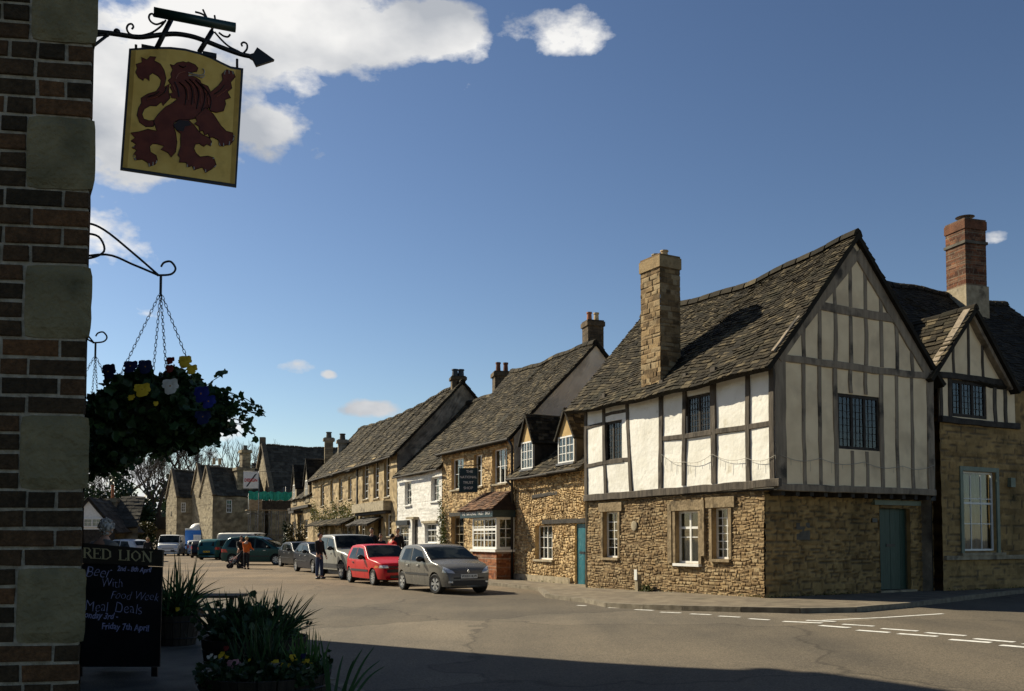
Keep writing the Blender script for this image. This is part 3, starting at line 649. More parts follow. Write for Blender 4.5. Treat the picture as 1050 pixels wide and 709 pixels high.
B(600, 439.6, 619, 434.4, .10, f, 'rail', mt, .03, 4); B(620, 426, 643, 421.5, .09, f, 'rail', mt, .028, 5)
for i, (x0, y0, x1, y1, wd) in enumerate([(601, 414, 601.5, 510, .15), (619.3, 404, 621.5, 508, .15), (643, 400, 647.5, 504, .15), (678.4, 390, 677.6, 502, .17), (702.4, 383, 701.6, 498, .15),
                        (731.5, 377, 732.6, 496, .19), (767.2, 371, 767.6, 494, .15)]):
    B(x0, y0, x1, y1, wd, f, 'stud', mt, .034, i+10)
beam('corner_post', T, f, (-.36, ZJ+.02), (-.36, ZE-.02), .17, -.05, .037, mt, 40)
beam('wall_plate', T, f, (-.44, ZE-.06), (TL, ZE-.06), .16, -.05, .04, mt, 41)
# gable framing
g = TGU; mg = M_timber_grey
beam('bressumer', T, g, (-.06, ZJ+.03), (5.5, ZJ+.03), .16, -.05, .05, mg, 50)
beam('tie_beam', T, g, (.1, ZE+.12), (5.42, ZE+.12), .17, -.05, .04, mg, 51)
zc = hv(g, 882, 321)[1]; beam('collar_beam', T, g, (1.38, zc), (4.1, zc), .21, -.05, .037, mg, 52)
beam('corner_post', T, g, (.12, ZJ+.1), (.12, ZE+.05), .34, -.05, .031, mg, 53); beam('corner_post', T, g, (5.37, ZJ+.1), (5.37, ZE+.05), .27, -.05, .031, mg, 54)
apx = (2.72, ZR-.42)
beam('principal_rafter', T, g, (.02, ZE+.13), apx, .34, -.05, .045, mg, 55, taper=.9); beam('principal_rafter', T, g, (5.42, ZE+.13), (apx[0]+.02, apx[1]), .34, -.05, .043, mg, 56, taper=.9)
def rafz(a): return ZE+.1+(ZR-.5-ZE)*(1-abs(a-2.72)/2.75)
wr = gab[0]; zt_, zb_ = wr[3], wr[2]
for i, px in enumerate((824.6, 841, 857, 873, 888.5, 904.5, 920, 935.5)):
    a = hv(g, px, 450)[0]; a2 = hv(g, px, 390)[0]
    if wr[0]+.05 < a < wr[1]-.05:
        beam('stud', T, g, (a, ZJ+.1), (a, zb_-.03), .12, -.05, .022, mg, 60+i); beam('stud', T, g, (a, zt_+.03), (a, ZE+.04), .12, -.05, .022, mg, 70+i)
    else: beam('stud', T, g, (a, ZJ+.1), (a, ZE+.04), .15 if 1 < i < 6 else .12, -.05, .022, mg, 60+i)
    top = min(rafz(a2), zc-.1)
    if top > ZE+.35: beam('stud', T, g, (a2, ZE+.2), (a2, top), .13, -.05, .022, mg, 80+i)
    if rafz(a2) > zc+.3: beam('stud', T, g, (a2, zc+.1), (a2, rafz(a2)), .13, -.05, .022, mg, 90+i)
# windows
for k, r_ in enumerate(uw): window(f, r_, T, cols=4 if k else 3, rows=6, fmat=M_darkwood, inset=.03, fw=.07, bw=.012, glass=M_leadglass, casements=2, sill=M_timber, silld=.04)
window(g, gab[0], T, cols=3, rows=7, fmat=M_darkwood, inset=.02, fw=.075, bw=.01, glass=M_leadglass, casements=3, sill=None)
window(TF, gw[0], T, cols=2, rows=5, fmat=M_paintwhite, inset=.12, fw=.05, sill=M_surround, curtain=True)
window(TF, gw[1], T, cols=1, rows=2, fmat=M_paintwhite, inset=.10, fw=.06, casements=2, transom=.68, sill=M_paintwhite, curtain='full')
window(TF, gw[2], T, cols=3, rows=6, fmat=M_paintwhite, inset=.12, fw=.05, sill=M_surround, curtain=True)
for k, r_ in enumerate(gw):
    mb = MB(); mb.pbox(TF, r_[0]-.22, r_[1]+.2, r_[3]+.01, r_[3]+.27, -.1, .05); mb.pbox(TF, r_[0]-.1, r_[0]-.005, r_[2], r_[3], -.18, .035); mb.pbox(TF, r_[1]+.005, r_[1]+.1, r_[2], r_[3], -.18, .035)
    if k == 1: mb.pbox(TF, r_[0]-.25, r_[0]-.12, r_[2]+.2, r_[3]+.25, -.1, .06).pbox(TF, r_[1]+.14, r_[1]+.3, r_[2], r_[3]+.2, -.1, .05)
    mb.build('window_surround', M_surround, T)
door(TG, gdoor, T, M_teal, planks=6, inset=.14, frame=M_sage, lab='teal plank door with a black letter slot')
MB().pbox(TG, gdoor[0]-.25, gdoor[1]+.35, gdoor[3]+.08, gdoor[3]+.2, -.05, .09).build('door_lintel', M_sage, T)
MB().pbox(TG, gdoor[0]-.12, gdoor[1]+.1, .1, .3, -.12, .12).build('doorstep', M_stonetrim, T)
mb = MB(); a, z = hv(TG, 823, 545); mb.pbox(TG, a-.22, a+.22, z-.2, z+.2, -.02, .02).build('stone_patch', M_greystone, T)
MB().pbox(TG, gdoor[0]-.28, gdoor[0]-.1, 2.0, 2.1, .0, .03).build('name_plate', M_black, T)
a, z = hv(TF, 651, 539.5); MB().ell(TF.P(a, z, .03), (.02, .14, .14), 16, 8, rot=Matrix.Rotation(math.atan2(TF.n.y, TF.n.x), 3, 'Z')).build('wall_plaque', M_stonetrim, T)
# roof
v_ = .28; sl = (ZR-ZE)/2.75; ov = .33
e0 = TFU.P(-.44-.12, ZE+.14-ov*sl*.75, ov); e1 = TFU.P(7.9, ZE+.14-ov*sl*.75-.05, ov); r0 = TFU.P(-.44-.12, ZR+.02, -2.76); r1 = TFU.P(8.0, ZR-.15, -2.76)
rf, SfT = roof('roof', T, e0, e1, r0, r1, M_slate, tw=.17, ex=(.135, .085), sag=.24, seed=21, wav=.045, th=.03)
ridge_tiles(T, SfT, M_slate, L=8.2)
roof('roof', T, TFU.P(7.9, ZE-.1, -5.9), TFU.P(-.56, ZE-.1, -5.9), TFU.P(8.0, ZR-.13, -2.76), TFU.P(-.56, ZR+.02, -2.76), M_slate, tw=.27, sag=.24, seed=22, wav=.03)
# stone chimney standing at the wall face
ca0, _ = hv(TFU, 677.2, 400); ca1, _ = hv(TFU, 657.5, 400)
aw = (ca0+ca1)/2; cpos = TFU.P(aw, 0, -.35)
_, ztop = hv(TFU, 676, 262)
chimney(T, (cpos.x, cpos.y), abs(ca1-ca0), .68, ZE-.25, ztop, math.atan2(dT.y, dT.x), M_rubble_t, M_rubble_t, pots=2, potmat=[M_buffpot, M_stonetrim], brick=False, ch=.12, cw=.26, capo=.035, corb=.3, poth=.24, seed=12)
# ------------------------------------------------------------------ house on the right edge
RO = (A_T[0]+gT.x*5.97+.13, A_T[1]+gT.y*5.97-.30)
RP = Pl(RO, gT)
H = thing('stone_house', (RO[0], RO[1], .25), 'shaded stone house at the right edge with sage sash window and red brick chimney', 'house')
rw = RP.rect(988, 1022, 484, 565); ru = RP.rect(972.5, 1012, 391, 428.5); zs = hv(RP, 985, 432)[1]; RE = 5.85
wall('wall', H, RP, -.05, 9, -.1, zs, M_ashlar, [rw], res=.05, amp=.02, ch=.17, cw=.42, wob=.015, jw=.018, seed=31, lump=.02)
wall('wall', H, RP, -.05, 3.2, zs, RE, M_cream, [ru], res=.15, amp=.003, seed=32)
wall('wall', H, RP, 3.2, 9, zs, RE, M_ashlar, res=.1, amp=.015, ch=.17, cw=.4, seed=33)
ac = hv(RP, 996.7, 340)[0]-.2; zg = hv(RP, 996.7, 323)[1]
wall('gable_wall', H, RP, ac-1.55, ac+1.55, RE, RE+.02, M_cream, res=.15, amp=.003, seed=34, top=lambda a: RE+.02+(zg-RE-.02)*(1-abs(a-ac)/1.56))
beam('sill_beam', H, RP, (-.05, zs), (3.3, zs), .16, -.05, .09, M_darkwood, 1); beam('wall_plate', H, RP, (-.05, RE), (3.3, RE), .16, -.05, .06, M_darkwood, 2)
for s_ in (-1, 1): beam('bargeboard', H, RP, (ac+s_*1.72, RE-.12), (ac, zg+.04), .22, -.03, .18, M_timber_grey, 3+s_)
for x in (-.62, 0, .62): beam('stud', H, RP, (ac+x, RE+.05), (ac+x, RE+(zg-RE)*(1-abs(x)/1.56)-.1), .09, -.05, .03, M_timber, 9)
for x in (.38, 2.3, 2.75): beam('stud', H, RP, (x, zs+.05), (x, RE-.05), .14, -.05, .03, M_timber, 11)
beam('corner_post', H, RP, (0.02, zs), (0.02, RE), .12, -.05, .03, M_timber, 12)
window(RP, ru, H, cols=3, rows=5, fmat=M_darkwood, inset=.02, fw=.09, bw=.012, glass=M_leadglass, casements=3, curtain='full')
window(RP, rw, H, cols=3, rows=3, fmat=M_paintwhite, inset=.08, fw=.05, casements=1, transom=.60, curtain='full', name='sash_window') 
mb = MB(); o = .12
for (x0, x1, y0, y1) in ((rw[0]-o, rw[0]-.003, rw[2]-.05, rw[3]+o), (rw[1]+.003, rw[1]+o, rw[2]-.05, rw[3]+o), (rw[0]-.003, rw[1]+.003, rw[3]+.003, rw[3]+o)): mb.pbox(RP, x0, x1, y0, y1, -.12, .045)
mb.build('window_surround', M_sage, H)
mb = MB(); zb = rw[2]-.1; mb.pbox(RP, -.02, 3.4, zb-.13, zb-.02, -.02, .10).pbox(RP, rw[0]-.22, rw[1]+.22, zb-.02, zb+.05, -.02, .13); mb.build('string_course', M_stonetrim, H)
MB().pbox(RP, 2.75, 2.95, 3.0, 3.25, 0, .12).build('alarm_box', M_sage, H)
# roofs
zr = 9.75; wv = 4.0
e0 = RP.P(-3.4, RE-.05, -.0); e1 = RP.P(9, RE-.05, .25); 
rf, SfR = roof('roof', H, RP.P(-.25, RE-.0, .0), RP.P(9.2, RE-.1, .25), RP.P(-.6, zr, -wv), RP.P(9.2, zr, -wv), M_slate_dark, tw=.2, ex=(.16, .12), sag=.1, seed=41, wav=.05, th=.03)
ridge_tiles(H, SfR, M_slate_dark, L=12)
roof('roof', H, RP.P(9.2, RE-.1, -2*wv), RP.P(-.6, RE-.1, -2*wv), RP.P(9.2, zr, -wv), RP.P(-.6, zr, -wv), M_slate_dark, tw=.4, ex=(.4, .3), seed=42)
for s_, sd_ in ((-1, 43), (1, 44)):
    ee0 = RP.P(ac+s_*1.9, RE-.2, .28); ee1 = RP.P(ac+s_*1.9, RE-.2, -1.2); rr0 = RP.P(ac, zg+.12, .28); rr1 = RP.P(ac, zg+.12, -2.8)
    rf, q_ = roof('gable_roof', H, ee0, ee1, rr0, rr1, M_slate, sag=.03, seed=sd_, wav=.02, th=.04)
ridge_tiles(H, q_, M_slate, L=3, r=.1)
RG = Pl((RP.P(9, 0).x, RP.P(9, 0).y), (-RP.n.x, -RP.n.y), n=(RP.d.x, RP.d.y)); wall('wall', H, RG, 0, 8, -.1, RE, M_ashlar, res=.3, amp=.01, seed=35, top=lambda a: RE+(zr-RE)*(1-abs(a-4)/4))
RB = RP.off(-8); wall('wall', H, RB, -.05, 9, -.1, RE, M_ashlar, res=.5, amp=.01, seed=36)
am = (RP.off(-wv+.5).hit(971.5, 260)[0]+RP.off(-wv+.5).hit(1008.5, 260)[0])/2; cp = RP.P(am, 0, -wv+.5)
zt2 = RP.off(-wv+.5).hit(990, 231)[1]
st = chimney(H, (cp.x, cp.y), .84, .84, zr-.35, zt2, math.atan2(gT.y, gT.x)-R(12), M_brickdark, M_brickdark, pots=1, potmat=M_lead, ch=.075, cw=.2, capo=.03, corb=.28, poth=.22, seed=14, potr=.14)
MB().box((cp.x, cp.y, zr-.62), (.92, .92, 1.3), math.atan2(gT.y, gT.x)-R(12)).build('chimney_base', M_stonetrim, st)
MB().box((cp.x, cp.y, zt2-.72), (.93, .93, .09), math.atan2(gT.y, gT.x)-R(12)).build('chimney_band', M_greystone, st)
MB().tube([(cp.x, cp.y, zt2+.22), (cp.x, cp.y, zt2+.25), (cp.x, cp.y, zt2+.30)], [.1, .3, .05], 14).build('chimney_cowl', M_lead, st)
# drainpipe where the two houses meet
zz = hv(TG, 947, 512)[1]; apx_ = 5.72
ptube([TG.P(apx_, .12, .1), TG.P(apx_, zz-.1, .1), TG.P(apx_-.05, zz+.05, .16), TG.P(apx_-.2, zz+.12, .36)], .055, 'drainpipe', M_drain, T)
MB().pbox(TG, apx_-.1, apx_+.1, zz-.05, zz+.13, .04, .22).build('rainwater_hopper', M_drain, T)
# icicle lights
lt = thing('string_lights', tuple(TFU.P(-.4, 3.4, .1)), 'unlit icicle light string draped across the upper storey of the timber-framed house', 'string lights')
mb = MB(); r = random.Random(5)
def drape(pl, pts, off):
    P = []
    for k in range(len(pts)-1):
        (a0, z0), (a1, z1) = pts[k], pts[k+1]
        for i in range(8):
            t = i/8; P.append(pl.P(a0+(a1-a0)*t, z0+(z1-z0)*t-.10*math.sin(math.pi*t), off))
    P.append(pl.P(pts[-1][0], pts[-1][1], off)); mb.tube(P, .006, 4)
    for p in P[::2]:
        ln = .08+.22*r.random(); mb.tube([p, p+Vector((.004, 0, -ln))], .004, 3)
drape(TFU, [TFU.hit(x, y) for x, y in ((680, 466), (703, 474), (732, 466), (767, 470), (797, 467))], .06)
drape(TGU, [(0.05, TGU.hit(800, 467)[1]), (1.3, TGU.hit(830, 470)[1]), (2.8, TGU.hit(880, 474)[1]), (4.2, TGU.hit(920, 478)[1]), (5.4, TGU.hit(950, 477)[1])], .07)
M_wire = plain('wire', (.35, .33, .28), .5)
mb.build('wire', M_wire, lt)
# post by the wall
pp = TF.P(hv(TF, 662, 600)[0], 0, .25); h0 = hroad(pp.x, pp.y)+.1
po = thing('marker_post', (pp.x, pp.y, h0), 'short stone marker post with pale plate against the rubble wall', 'post')
MB().box((pp.x, pp.y, h0+.22), (.13, .13, .46), R(-60)).build('post', M_stonetrim, po); MB().pbox(TF, hv(TF, 662, 600)[0]-.06, hv(TF, 662, 600)[0]+.06, h0+.3, h0+.58, .32, .34).build('plate', M_textwhite, po)

# ------------------------------------------------------------------ the row of stone houses down the street
def row_house(name, label, cat, O, d, L, Wd, ze, zr, fmat, gmat, ops, roofmat=None, res=.06, amp=.03, ch=.12, cw=.22, jw=.022, wob=.03, seed=1, ov=.22, vr=.12, tw=.24, ex=(.22, .14), sag=.15, z0=-.1, back=True, ridge_back=None, lfar=True, ridgeL=0, th=.035, gres=.12):
    pl = Pl(O, d); inn = -pl.n; hb = ridge_back or Wd/2
    Hh = thing(name, (O[0], O[1], 0), label, cat)
    wall('wall', Hh, pl, 0, L, z0, ze, fmat, ops, res=res, amp=amp, ch=ch, cw=cw, jw=jw, wob=wob, seed=seed, lump=.02)
    def tp(a): return ze+(zr-ze)*(a/hb if a < hb else max(0, (Wd-a)/(Wd-hb)))-.06
    plr = Pl(O, (inn.x, inn.y), n=(-pl.d.x, -pl.d.y)); wall('gable_wall', Hh, plr, 0, Wd, z0, ze, gmat, res=gres, amp=.02, ch=ch, cw=cw, seed=seed+1, top=tp, lump=.02)
    Q = pl.P(L, 0); pll = Pl((Q.x, Q.y), (inn.x, inn.y), n=(pl.d.x, pl.d.y)); wall('gable_wall', Hh, pll, 0, Wd, z0, ze, gmat, res=.3, amp=.02, ch=ch, cw=cw, seed=seed+2, top=tp)
    Qb = pl.P(0, 0, -Wd); plb = Pl((Qb.x, Qb.y), d, n=(inn.x, inn.y)); wall('wall', Hh, plb, 0, L, z0, ze, gmat, res=.5, amp=.01, seed=seed+3)
    sl = (zr-ze)/hb; rm = roofmat or M_slate
    e0 = pl.P(-vr, ze+.06-ov*sl, ov); e1 = pl.P(L+vr, ze+.06-ov*sl, ov); r0 = pl.P(-vr, zr, -hb); r1 = pl.P(L+vr-ridgeL, zr, -hb)
    ob, Sf = roof('roof', Hh, e0, e1, r0, r1, rm, tw=tw, ex=ex, sag=sag, seed=seed+5, wav=.05, th=th)
    ridge_tiles(Hh, Sf, rm, L=L)
    sl2 = (zr-ze)/(Wd-hb)
    roof('roof', Hh, pl.P(L+vr, ze-ov*sl2, -Wd-ov), pl.P(-vr, ze-ov*sl2, -Wd-ov), r1, r0, rm, tw=.5, ex=(.5, .4), sag=sag, seed=seed+6)
    return Hh, pl, Sf
def wins(pl, specs): return [pl.rect(*s) for s in specs]

# dormer cottage
dD = (-.41, .91); OD = (2.31, 29.3); plD = Pl(OD, dD)
ow = wins(plD, [(549, 567, 539, 574)]); dw = plD.rect(590, 601.6, 537, 603.5)
D_, plD, _ = row_house('dormer_cottage', 'golden rubble cottage with two dormers and blue front door, left of the timber-framed house', 'cottage', OD, dD, 5.48, 5.4, 4.0, 6.45, M_rubble, M_greystone, ow+[dw],
    res=.035, amp=.042, ch=.10, cw=.14, jw=.025, wob=.05, seed=51, ov=.28, sag=.05, tw=.2, ex=(.18, .12), z0=-.1)
window(plD, ow[0], D_, cols=2, rows=3, inset=.14, fw=.05, casements=2, sill=M_stonetrim, curtain='full')
door(plD, dw, D_, M_blue, planks=3, inset=.05, slot=True, lab='bright blue front door with a white step')
a0, a1 = dw[0], dw[1]
MB().pbox(plD, a0-.1, a1+2.3, dw[3]+.02, dw[3]+.16, -.05, .07).build('door_lintel', M_darkwood, D_)
MB().pbox(plD, a0, a1, -.05, .12, -.1, .16).build('doorstep', M_paintwhite, D_)
q0, q1 = plD.hit(572, 506), plD.hit(546, 510); beam('beam', D_, plD, q0, q1, .13, -.05, .03, M_darkwood, 3)
mb = MB().pbox(plD, .9, 5.4, -.1, .32, -.02, .075); mb.build('plinth', M_stonetrim, D_)
for k, (wx0, wx1, wyt, wyb, ax, ay, gy_) in enumerate([(534.8, 546.6, 455, 481, 540, 427, 453), (572.7, 589, 445, 474.6, 580.7, 421, 447)]):
    pf = plD.off(.03); r_ = pf.rect(wx0, wx1, wyt, wyb); za = pf.hit(ax, ay)[1]; zg = pf.hit(ax, gy_)[1]; ac = (r_[0]+r_[1])/2; hw = (r_[1]-r_[0])/2
    M_dorm = MATS.get('dormer_render') or noise_mat('dormer_render', (.40, .27, .11), (.50, .35, .15), scale=5, rough=.9, bump=.2)
    dm = MB().poly([pf.P(ac-hw-.02, zg, 0), pf.P(ac+hw+.02, zg, 0), pf.P(ac, za, 0)], -pf.n*.06).build('dormer', M_dorm, D_, )
    window(pf, (r_[0], r_[1], r_[2], zg-.01), D_, cols=2, rows=3, inset=-.02, fw=.05, casements=2, sill=M_lead, name='dormer_window')
    for s_ in (-1, 1):
        ea = ac+s_*(hw+.06)
        MB().hexa([pf.P(ea-s_*.04, r_[2]-.1, -.02), pf.P(ea+s_*.02, r_[2]-.1, -.02), pf.P(ea+s_*.02, r_[2]-.1, -1.6), pf.P(ea-s_*.04, r_[2]-.1, -1.6),
                   pf.P(ea-s_*.04, zg, -.02), pf.P(ea+s_*.02, zg, -.02), pf.P(ea+s_*.02, zg, -1.9), pf.P(ea-s_*.04, zg, -1.9)]).build('dormer_cheek', M_darkwood, D_)
        roof('dormer_roof', D_, pf.P(ac+s_*(hw+.16), zg-.12, .10), pf.P(ac+s_*(hw+.16), zg-.12, -1.5), pf.P(ac, za+.08, .10), pf.P(ac, za+.08, -2.2), M_slate, tw=.2, ex=(.16, .13), seed=60+k*2+s_, wav=.01, th=.03, slab=.06)
gutter(plD, -.1, 2.0, 3.78, .36, D_); gutter(plD, 2.0, 5.4, 3.76, .34, D_, dr=.02)
ptube([plD.P(5.42, 3.75, .3), plD.P(5.42, 3.5, .08), plD.P(5.42, .1, .08)], .05, 'drainpipe', M_drain, D_)

# shop
OS, dS = (.07, 34.2), (-.43, .90); plS = Pl(OS, dS)
sw = wins(plS, [(463, 475.5, 470, 502), (486, 495, 466, 499), (505, 520, 460, 496)]); slw = plS.rect(463, 476, 530, 566)
bayop = plS.rect(489, 514, 534, 566)
Sh, plS, SfS = row_house('gift_shop', 'golden rubble shop with a white bay window, tiled canopy and dark fascia board', 'shop', OS, dS, 7.35, 7.0, 5.48, 9.3, M_rubble, M_gablegrey, sw+[slw],
    res=.05, amp=.032, ch=.12, cw=.18, jw=.03, wob=.05, seed=71, ov=.25, sag=.12, tw=.19, ex=(.16, .11), th=.03)
for i, r_ in enumerate(sw): window(plS, r_, Sh, cols=1, rows=2, inset=.12, fw=.055, casements=(3 if i == 2 else 2), sill=M_stonetrim, curtain=(i != 1))
window(plS, slw, Sh, cols=3, rows=4, inset=.15, fw=.05, casements=1, fmat=M_stonetrim); MB().pbox(plS, slw[0]-.15, slw[1]+.15, slw[3]+.02, slw[3]+.18, -.02, .06).build('window_lintel', M_darkwood, Sh)
bp = plS.off(.72); a_lo = bp.hit(509, 560)[0]; a_hi = bp.hit(484.5, 560)[0]
zb0 = bp.hit(497, 566)[1]; zb1 = bp.hit(497, 531)[1]
mb = MB()
bw_ = wall('bay_base', Sh, bp, a_lo, a_hi, -.1, zb0, M_brickred, res=.04, amp=.008, ch=.075, cw=.22, jw=.012, wob=.002, seed=77)
sdp = Pl((bp.P(a_lo, 0).x, bp.P(a_lo, 0).y), (-plS.n.x, -plS.n.y), n=(-plS.d.x, -plS.d.y)); wall('bay_base', Sh, sdp, 0, .74, -.1, zb0, M_brickred, res=.04, amp=.008, ch=.075, cw=.22, jw=.012, wob=.002, seed=78)
bay = MB().pbox(plS, a_lo-.07, a_hi+.07, zb0+.002, zb0+.09, -.02, .80).build('bay_sill', M_paintwhite, Sh)
window(bp, (a_lo, a_hi, zb0+.1, zb1), Sh, cols=3, rows=4, inset=0, fw=.09, bw=.028, casements=2, name='bay_window', curtain=False, transom=.62)
window(sdp, (.05, .72, zb0+.1, zb1), Sh, cols=2, rows=3, inset=0, fw=.09, bw=.03, casements=1, name='bay_window')
M_goods = noise_mat('shop_goods', (.05, .06, .07), (.55, .48, .35), scale=9, rough=.7, bump=0, lo=.42, hi=.55, c3=(.45, .12, .08), scale3=5, lo3=.6, hi3=.62)
mb = MB(); r = random.Random(8)
for i in range(26):
    a = a_lo+.15+(a_hi-a_lo-.3)*r.random(); z = zb0+.1+.3*int(r.random()*3); h = .08+.16*r.random(); mb.pbox(plS, a-.06, a+.06, z+.04, z+.04+h, .25+.2*r.random(), .5)
for k in range(3): mb.pbox(plS, a_lo+.1, a_hi-.1, zb0+.1+.3*k, zb0+.12+.3*k, .2, .6)
mb.build('window_display', M_goods, Sh)
# canopy roof over the bay and the door beside it
zc0, zc1 = plS.off(.95).hit(490, 530)[1], plS.hit(490, 509)[1]
ah = plS.off(.9).hit(472.5, 528)[0]
fas = (a_lo-.12, ah)
M_tile_red = stone_mat('canopy_tiles', [(.07, .04, .025), (.14, .075, .045), (.20, .11, .06)], (.03, .02, .015), dirtamt=.5, fine=16)
rf, _ = roof('canopy_roof', Sh, plS.P(fas[0]-.1, zb1+.28, 1.02), plS.P(fas[1]+.1, zb1+.28, 1.02), plS.P(fas[0]+.3, zb1+1.0, .02), plS.P(fas[1]-.3, zb1+1.0, .02), M_tile_red, tw=.2, ex=(.14, .12), seed=81, wav=.02, slab=.05)
for (x0, x1) in ((fas[0]-.1, fas[0]+.3), (fas[1]+.1, fas[1]-.3)):
    MB().poly([plS.P(x0, zb1+.26, 1.0), plS.P(x0, zb1+.26, .02), plS.P(x1, zb1+.96, .02)], plS.d*.03).build('canopy_side', M_tile_red, rf)
M_fascia = noise_mat('fascia_paint', (.012, .03, .038), (.02, .045, .055), scale=5, rough=.4, bump=.05)
fb = MB().pbox(plS, fas[0], fas[1], zb1+.005, zb1+.3, .0, .93).build('fascia', M_fascia, Sh)
def text_mesh(name, s, size, origin, xdir, ydir, mat, parent, ext=.004, align='CENTER', sx=1.0, bold=.0, shear=0.0):
    cu = bpy.data.curves.new('t', 'FONT'); cu.body = s; cu.size = size; cu.align_x = align; cu.align_y = 'CENTER'; cu.extrude = ext; cu.offset = bold; cu.shear = shear; cu.resolution_u = 3
    ob = bpy.data.objects.new('t', cu); C.objects.link(ob); dg = bpy.context.evaluated_depsgraph_get()
    me = bpy.data.meshes.new_from_object(ob.evaluated_get(dg)); bpy.data.objects.remove(ob)
    x = Vector(xdir).normalized(); y = Vector(ydir).normalized(); z = x.cross(y)
    vs = [Vector(origin)+x*v.co.x*sx+y*v.co.y+z*v.co.z for v in me.vertices]; fs = [tuple(p.vertices) for p in me.polygons]
    return mesh_obj(name, vs, fs, mat, parent)
fw_ = fas[1]-fas[0]
for wd_t, t_ in (('THE', .12), ('NATIONAL', .37), ('TRUST', .655), ('SHOP', .87)): text_mesh('shop_lettering', wd_t, .19, plS.P(fas[1]-fw_*t_, zb1+.155, .937), -plS.d, (0, 0, 1), M_textwhite, fb, sx=.98)
# hanging sign of the shop
sgp = Pl((plS.P(plS.hit(480, 490)[0]-.0, 0, .35).x, plS.P(plS.hit(480, 490)[0], 0, .35).y), (-plS.d.x*.15+plS.n.x, -plS.d.y*.15+plS.n.y), n=(-plS.d.x, -plS.d.y))
c_ = at_depth(480.2, 492.5, 36.4); xd = Vector((.92, -.1, 0)).normalized(); sgp = Pl((c_.x, c_.y), (xd.x, xd.y))
sg = thing('shop_sign', (c_.x, c_.y, c_.z), 'dark green square sign hanging from the front of the shop over the street', 'sign')
hw_, hh_ = .37, .48; sgn = 1 if sgp.d.x > 0 else -1
sgb = MB().pbox(sgp, -hw_, hw_, c_.z-hh_, c_.z+hh_, -.03, .0).build('board', M_fascia, sg)
for k, (t_, sz) in enumerate((('THE', .15), ('NATIONAL', .135), ('TRUST', .14), ('SHOP', .15))):
    text_mesh('sign_lettering', t_, sz, sgp.P(.05 if k == 0 else 0, c_.z+.33-.215*k, .006), sgp.d*sgn, (0, 0, 1), M_textwhite, sgb)
ptube([sgp.P(.5, c_.z+.6, -.015), sgp.P(-.42, c_.z+.56, -.015)], .018, 'bracket', M_iron, sg); ptube([sgp.P(-.3, c_.z+.57, -.015), sgp.P(-.3, c_.z+.47, -.015)], .012, 'hanger', M_iron, sg); ptube([sgp.P(.3, c_.z+.58, -.015), sgp.P(.3, c_.z+.47, -.015)], .012, 'hanger', M_iron, sg)
ptube([sgp.P(.5, c_.z+.6, -.015), plS.P(plS.hit(492, 480)[0], c_.z+.6, 0)], .018, 'bracket', M_iron, sg)
gutter(plS, -.1, 7.4, 5.26, .30, Sh)
ptube([plS.P(-.05, 5.25, .25), plS.P(-.05, 5.0, .1), plS.P(-.05, .1, .1)], .05, 'drainpipe', M_drain, Sh)
def ground_place(pl, a, o): v = pl.P(a, 0, o); return (v.x, v.y)
cx = plS.P(.5, 0, -3.5); chimney(Sh, (cx.x+.2, cx.y+.3), .66, .62, 8.9, 10.15, .3, M_stack, M_stack, pots=2, potmat=[M_terracotta, M_buffpot], ch=.12, cw=.25, seed=15, poth=.42, capo=.05, corb=.18)
bi = MB(); bpz = (cx.x+.35, cx.y+.3, 10.66)

# white painted house
OW, dW = (-3.09, 40.8), (-.416, .909); plW = Pl(OW, dW)
ww = wins(plW, [(415, 421.6, 494.5, 518), (442, 450, 489.6, 514)]); wl = plW.rect(435.6, 447.6, 537, 557); wsh = plW.rect(408.5, 419, 539, 563); wd_ = plW.rect(422.5, 428.5, 533, 566)
Wh, plW, _ = row_house('white_house', 'white painted terraced house with dark shopfront, between the shop and the long stone house', 'house', OW, dW, 6.5, 7.6, 4.85, 8.75, M_whitebrick, M_greystone, ww+[wl, wsh, wd_],
    res=.08, amp=.012, ch=.09, cw=.24, wob=.01, seed=91, ov=.2, sag=.1)
for r_ in ww: window(plW, r_, Wh, cols=3, rows=3, inset=.12, fw=.05, casements=1, sill=M_paintwhite)
window(plW, wl, Wh, cols=3, rows=3, inset=.1, fw=.06, casements=1, transom=.68, sill=M_paintwhite, curtain='full'); window(plW, wsh, Wh, cols=3, rows=3, inset=.08, fw=.06)
MB().pbox(plW, wsh[0]-.1, wsh[1]+.1, wsh[3], wsh[3]+.25, -.02, .12).build('fascia', M_black, Wh); MB().pbox(plW, wd_[0]-.15, wd_[1]+.15, wd_[3]+.02, wd_[3]+.12, -.02, .28).build('door_hood', M_stonetrim, Wh)
door(plW, wd_, Wh, M_darkwood, planks=3, inset=.14, slot=False)
MB().pbox(plW, wl[0]-.2, wl[1]+.2, wl[3]+.02, wl[3]+.12, -.02, .12).build('window_hood', M_stonetrim, Wh)
gutter(plW, -.05, 6.5, 4.64, .26, Wh)
for (px, bx, zz) in ((491, .0, 0),):
    cc = plW.P(4.4, 0, -4.3); chimney(Wh, (cc.x+.5, cc.y), .85, .8, 8.2, 9.95, .2, M_stack, M_stack, pots=2, potmat=M_potdark, ch=.12, cw=.25, seed=16, poth=.55, capo=.08, corb=.2, potr=.12)

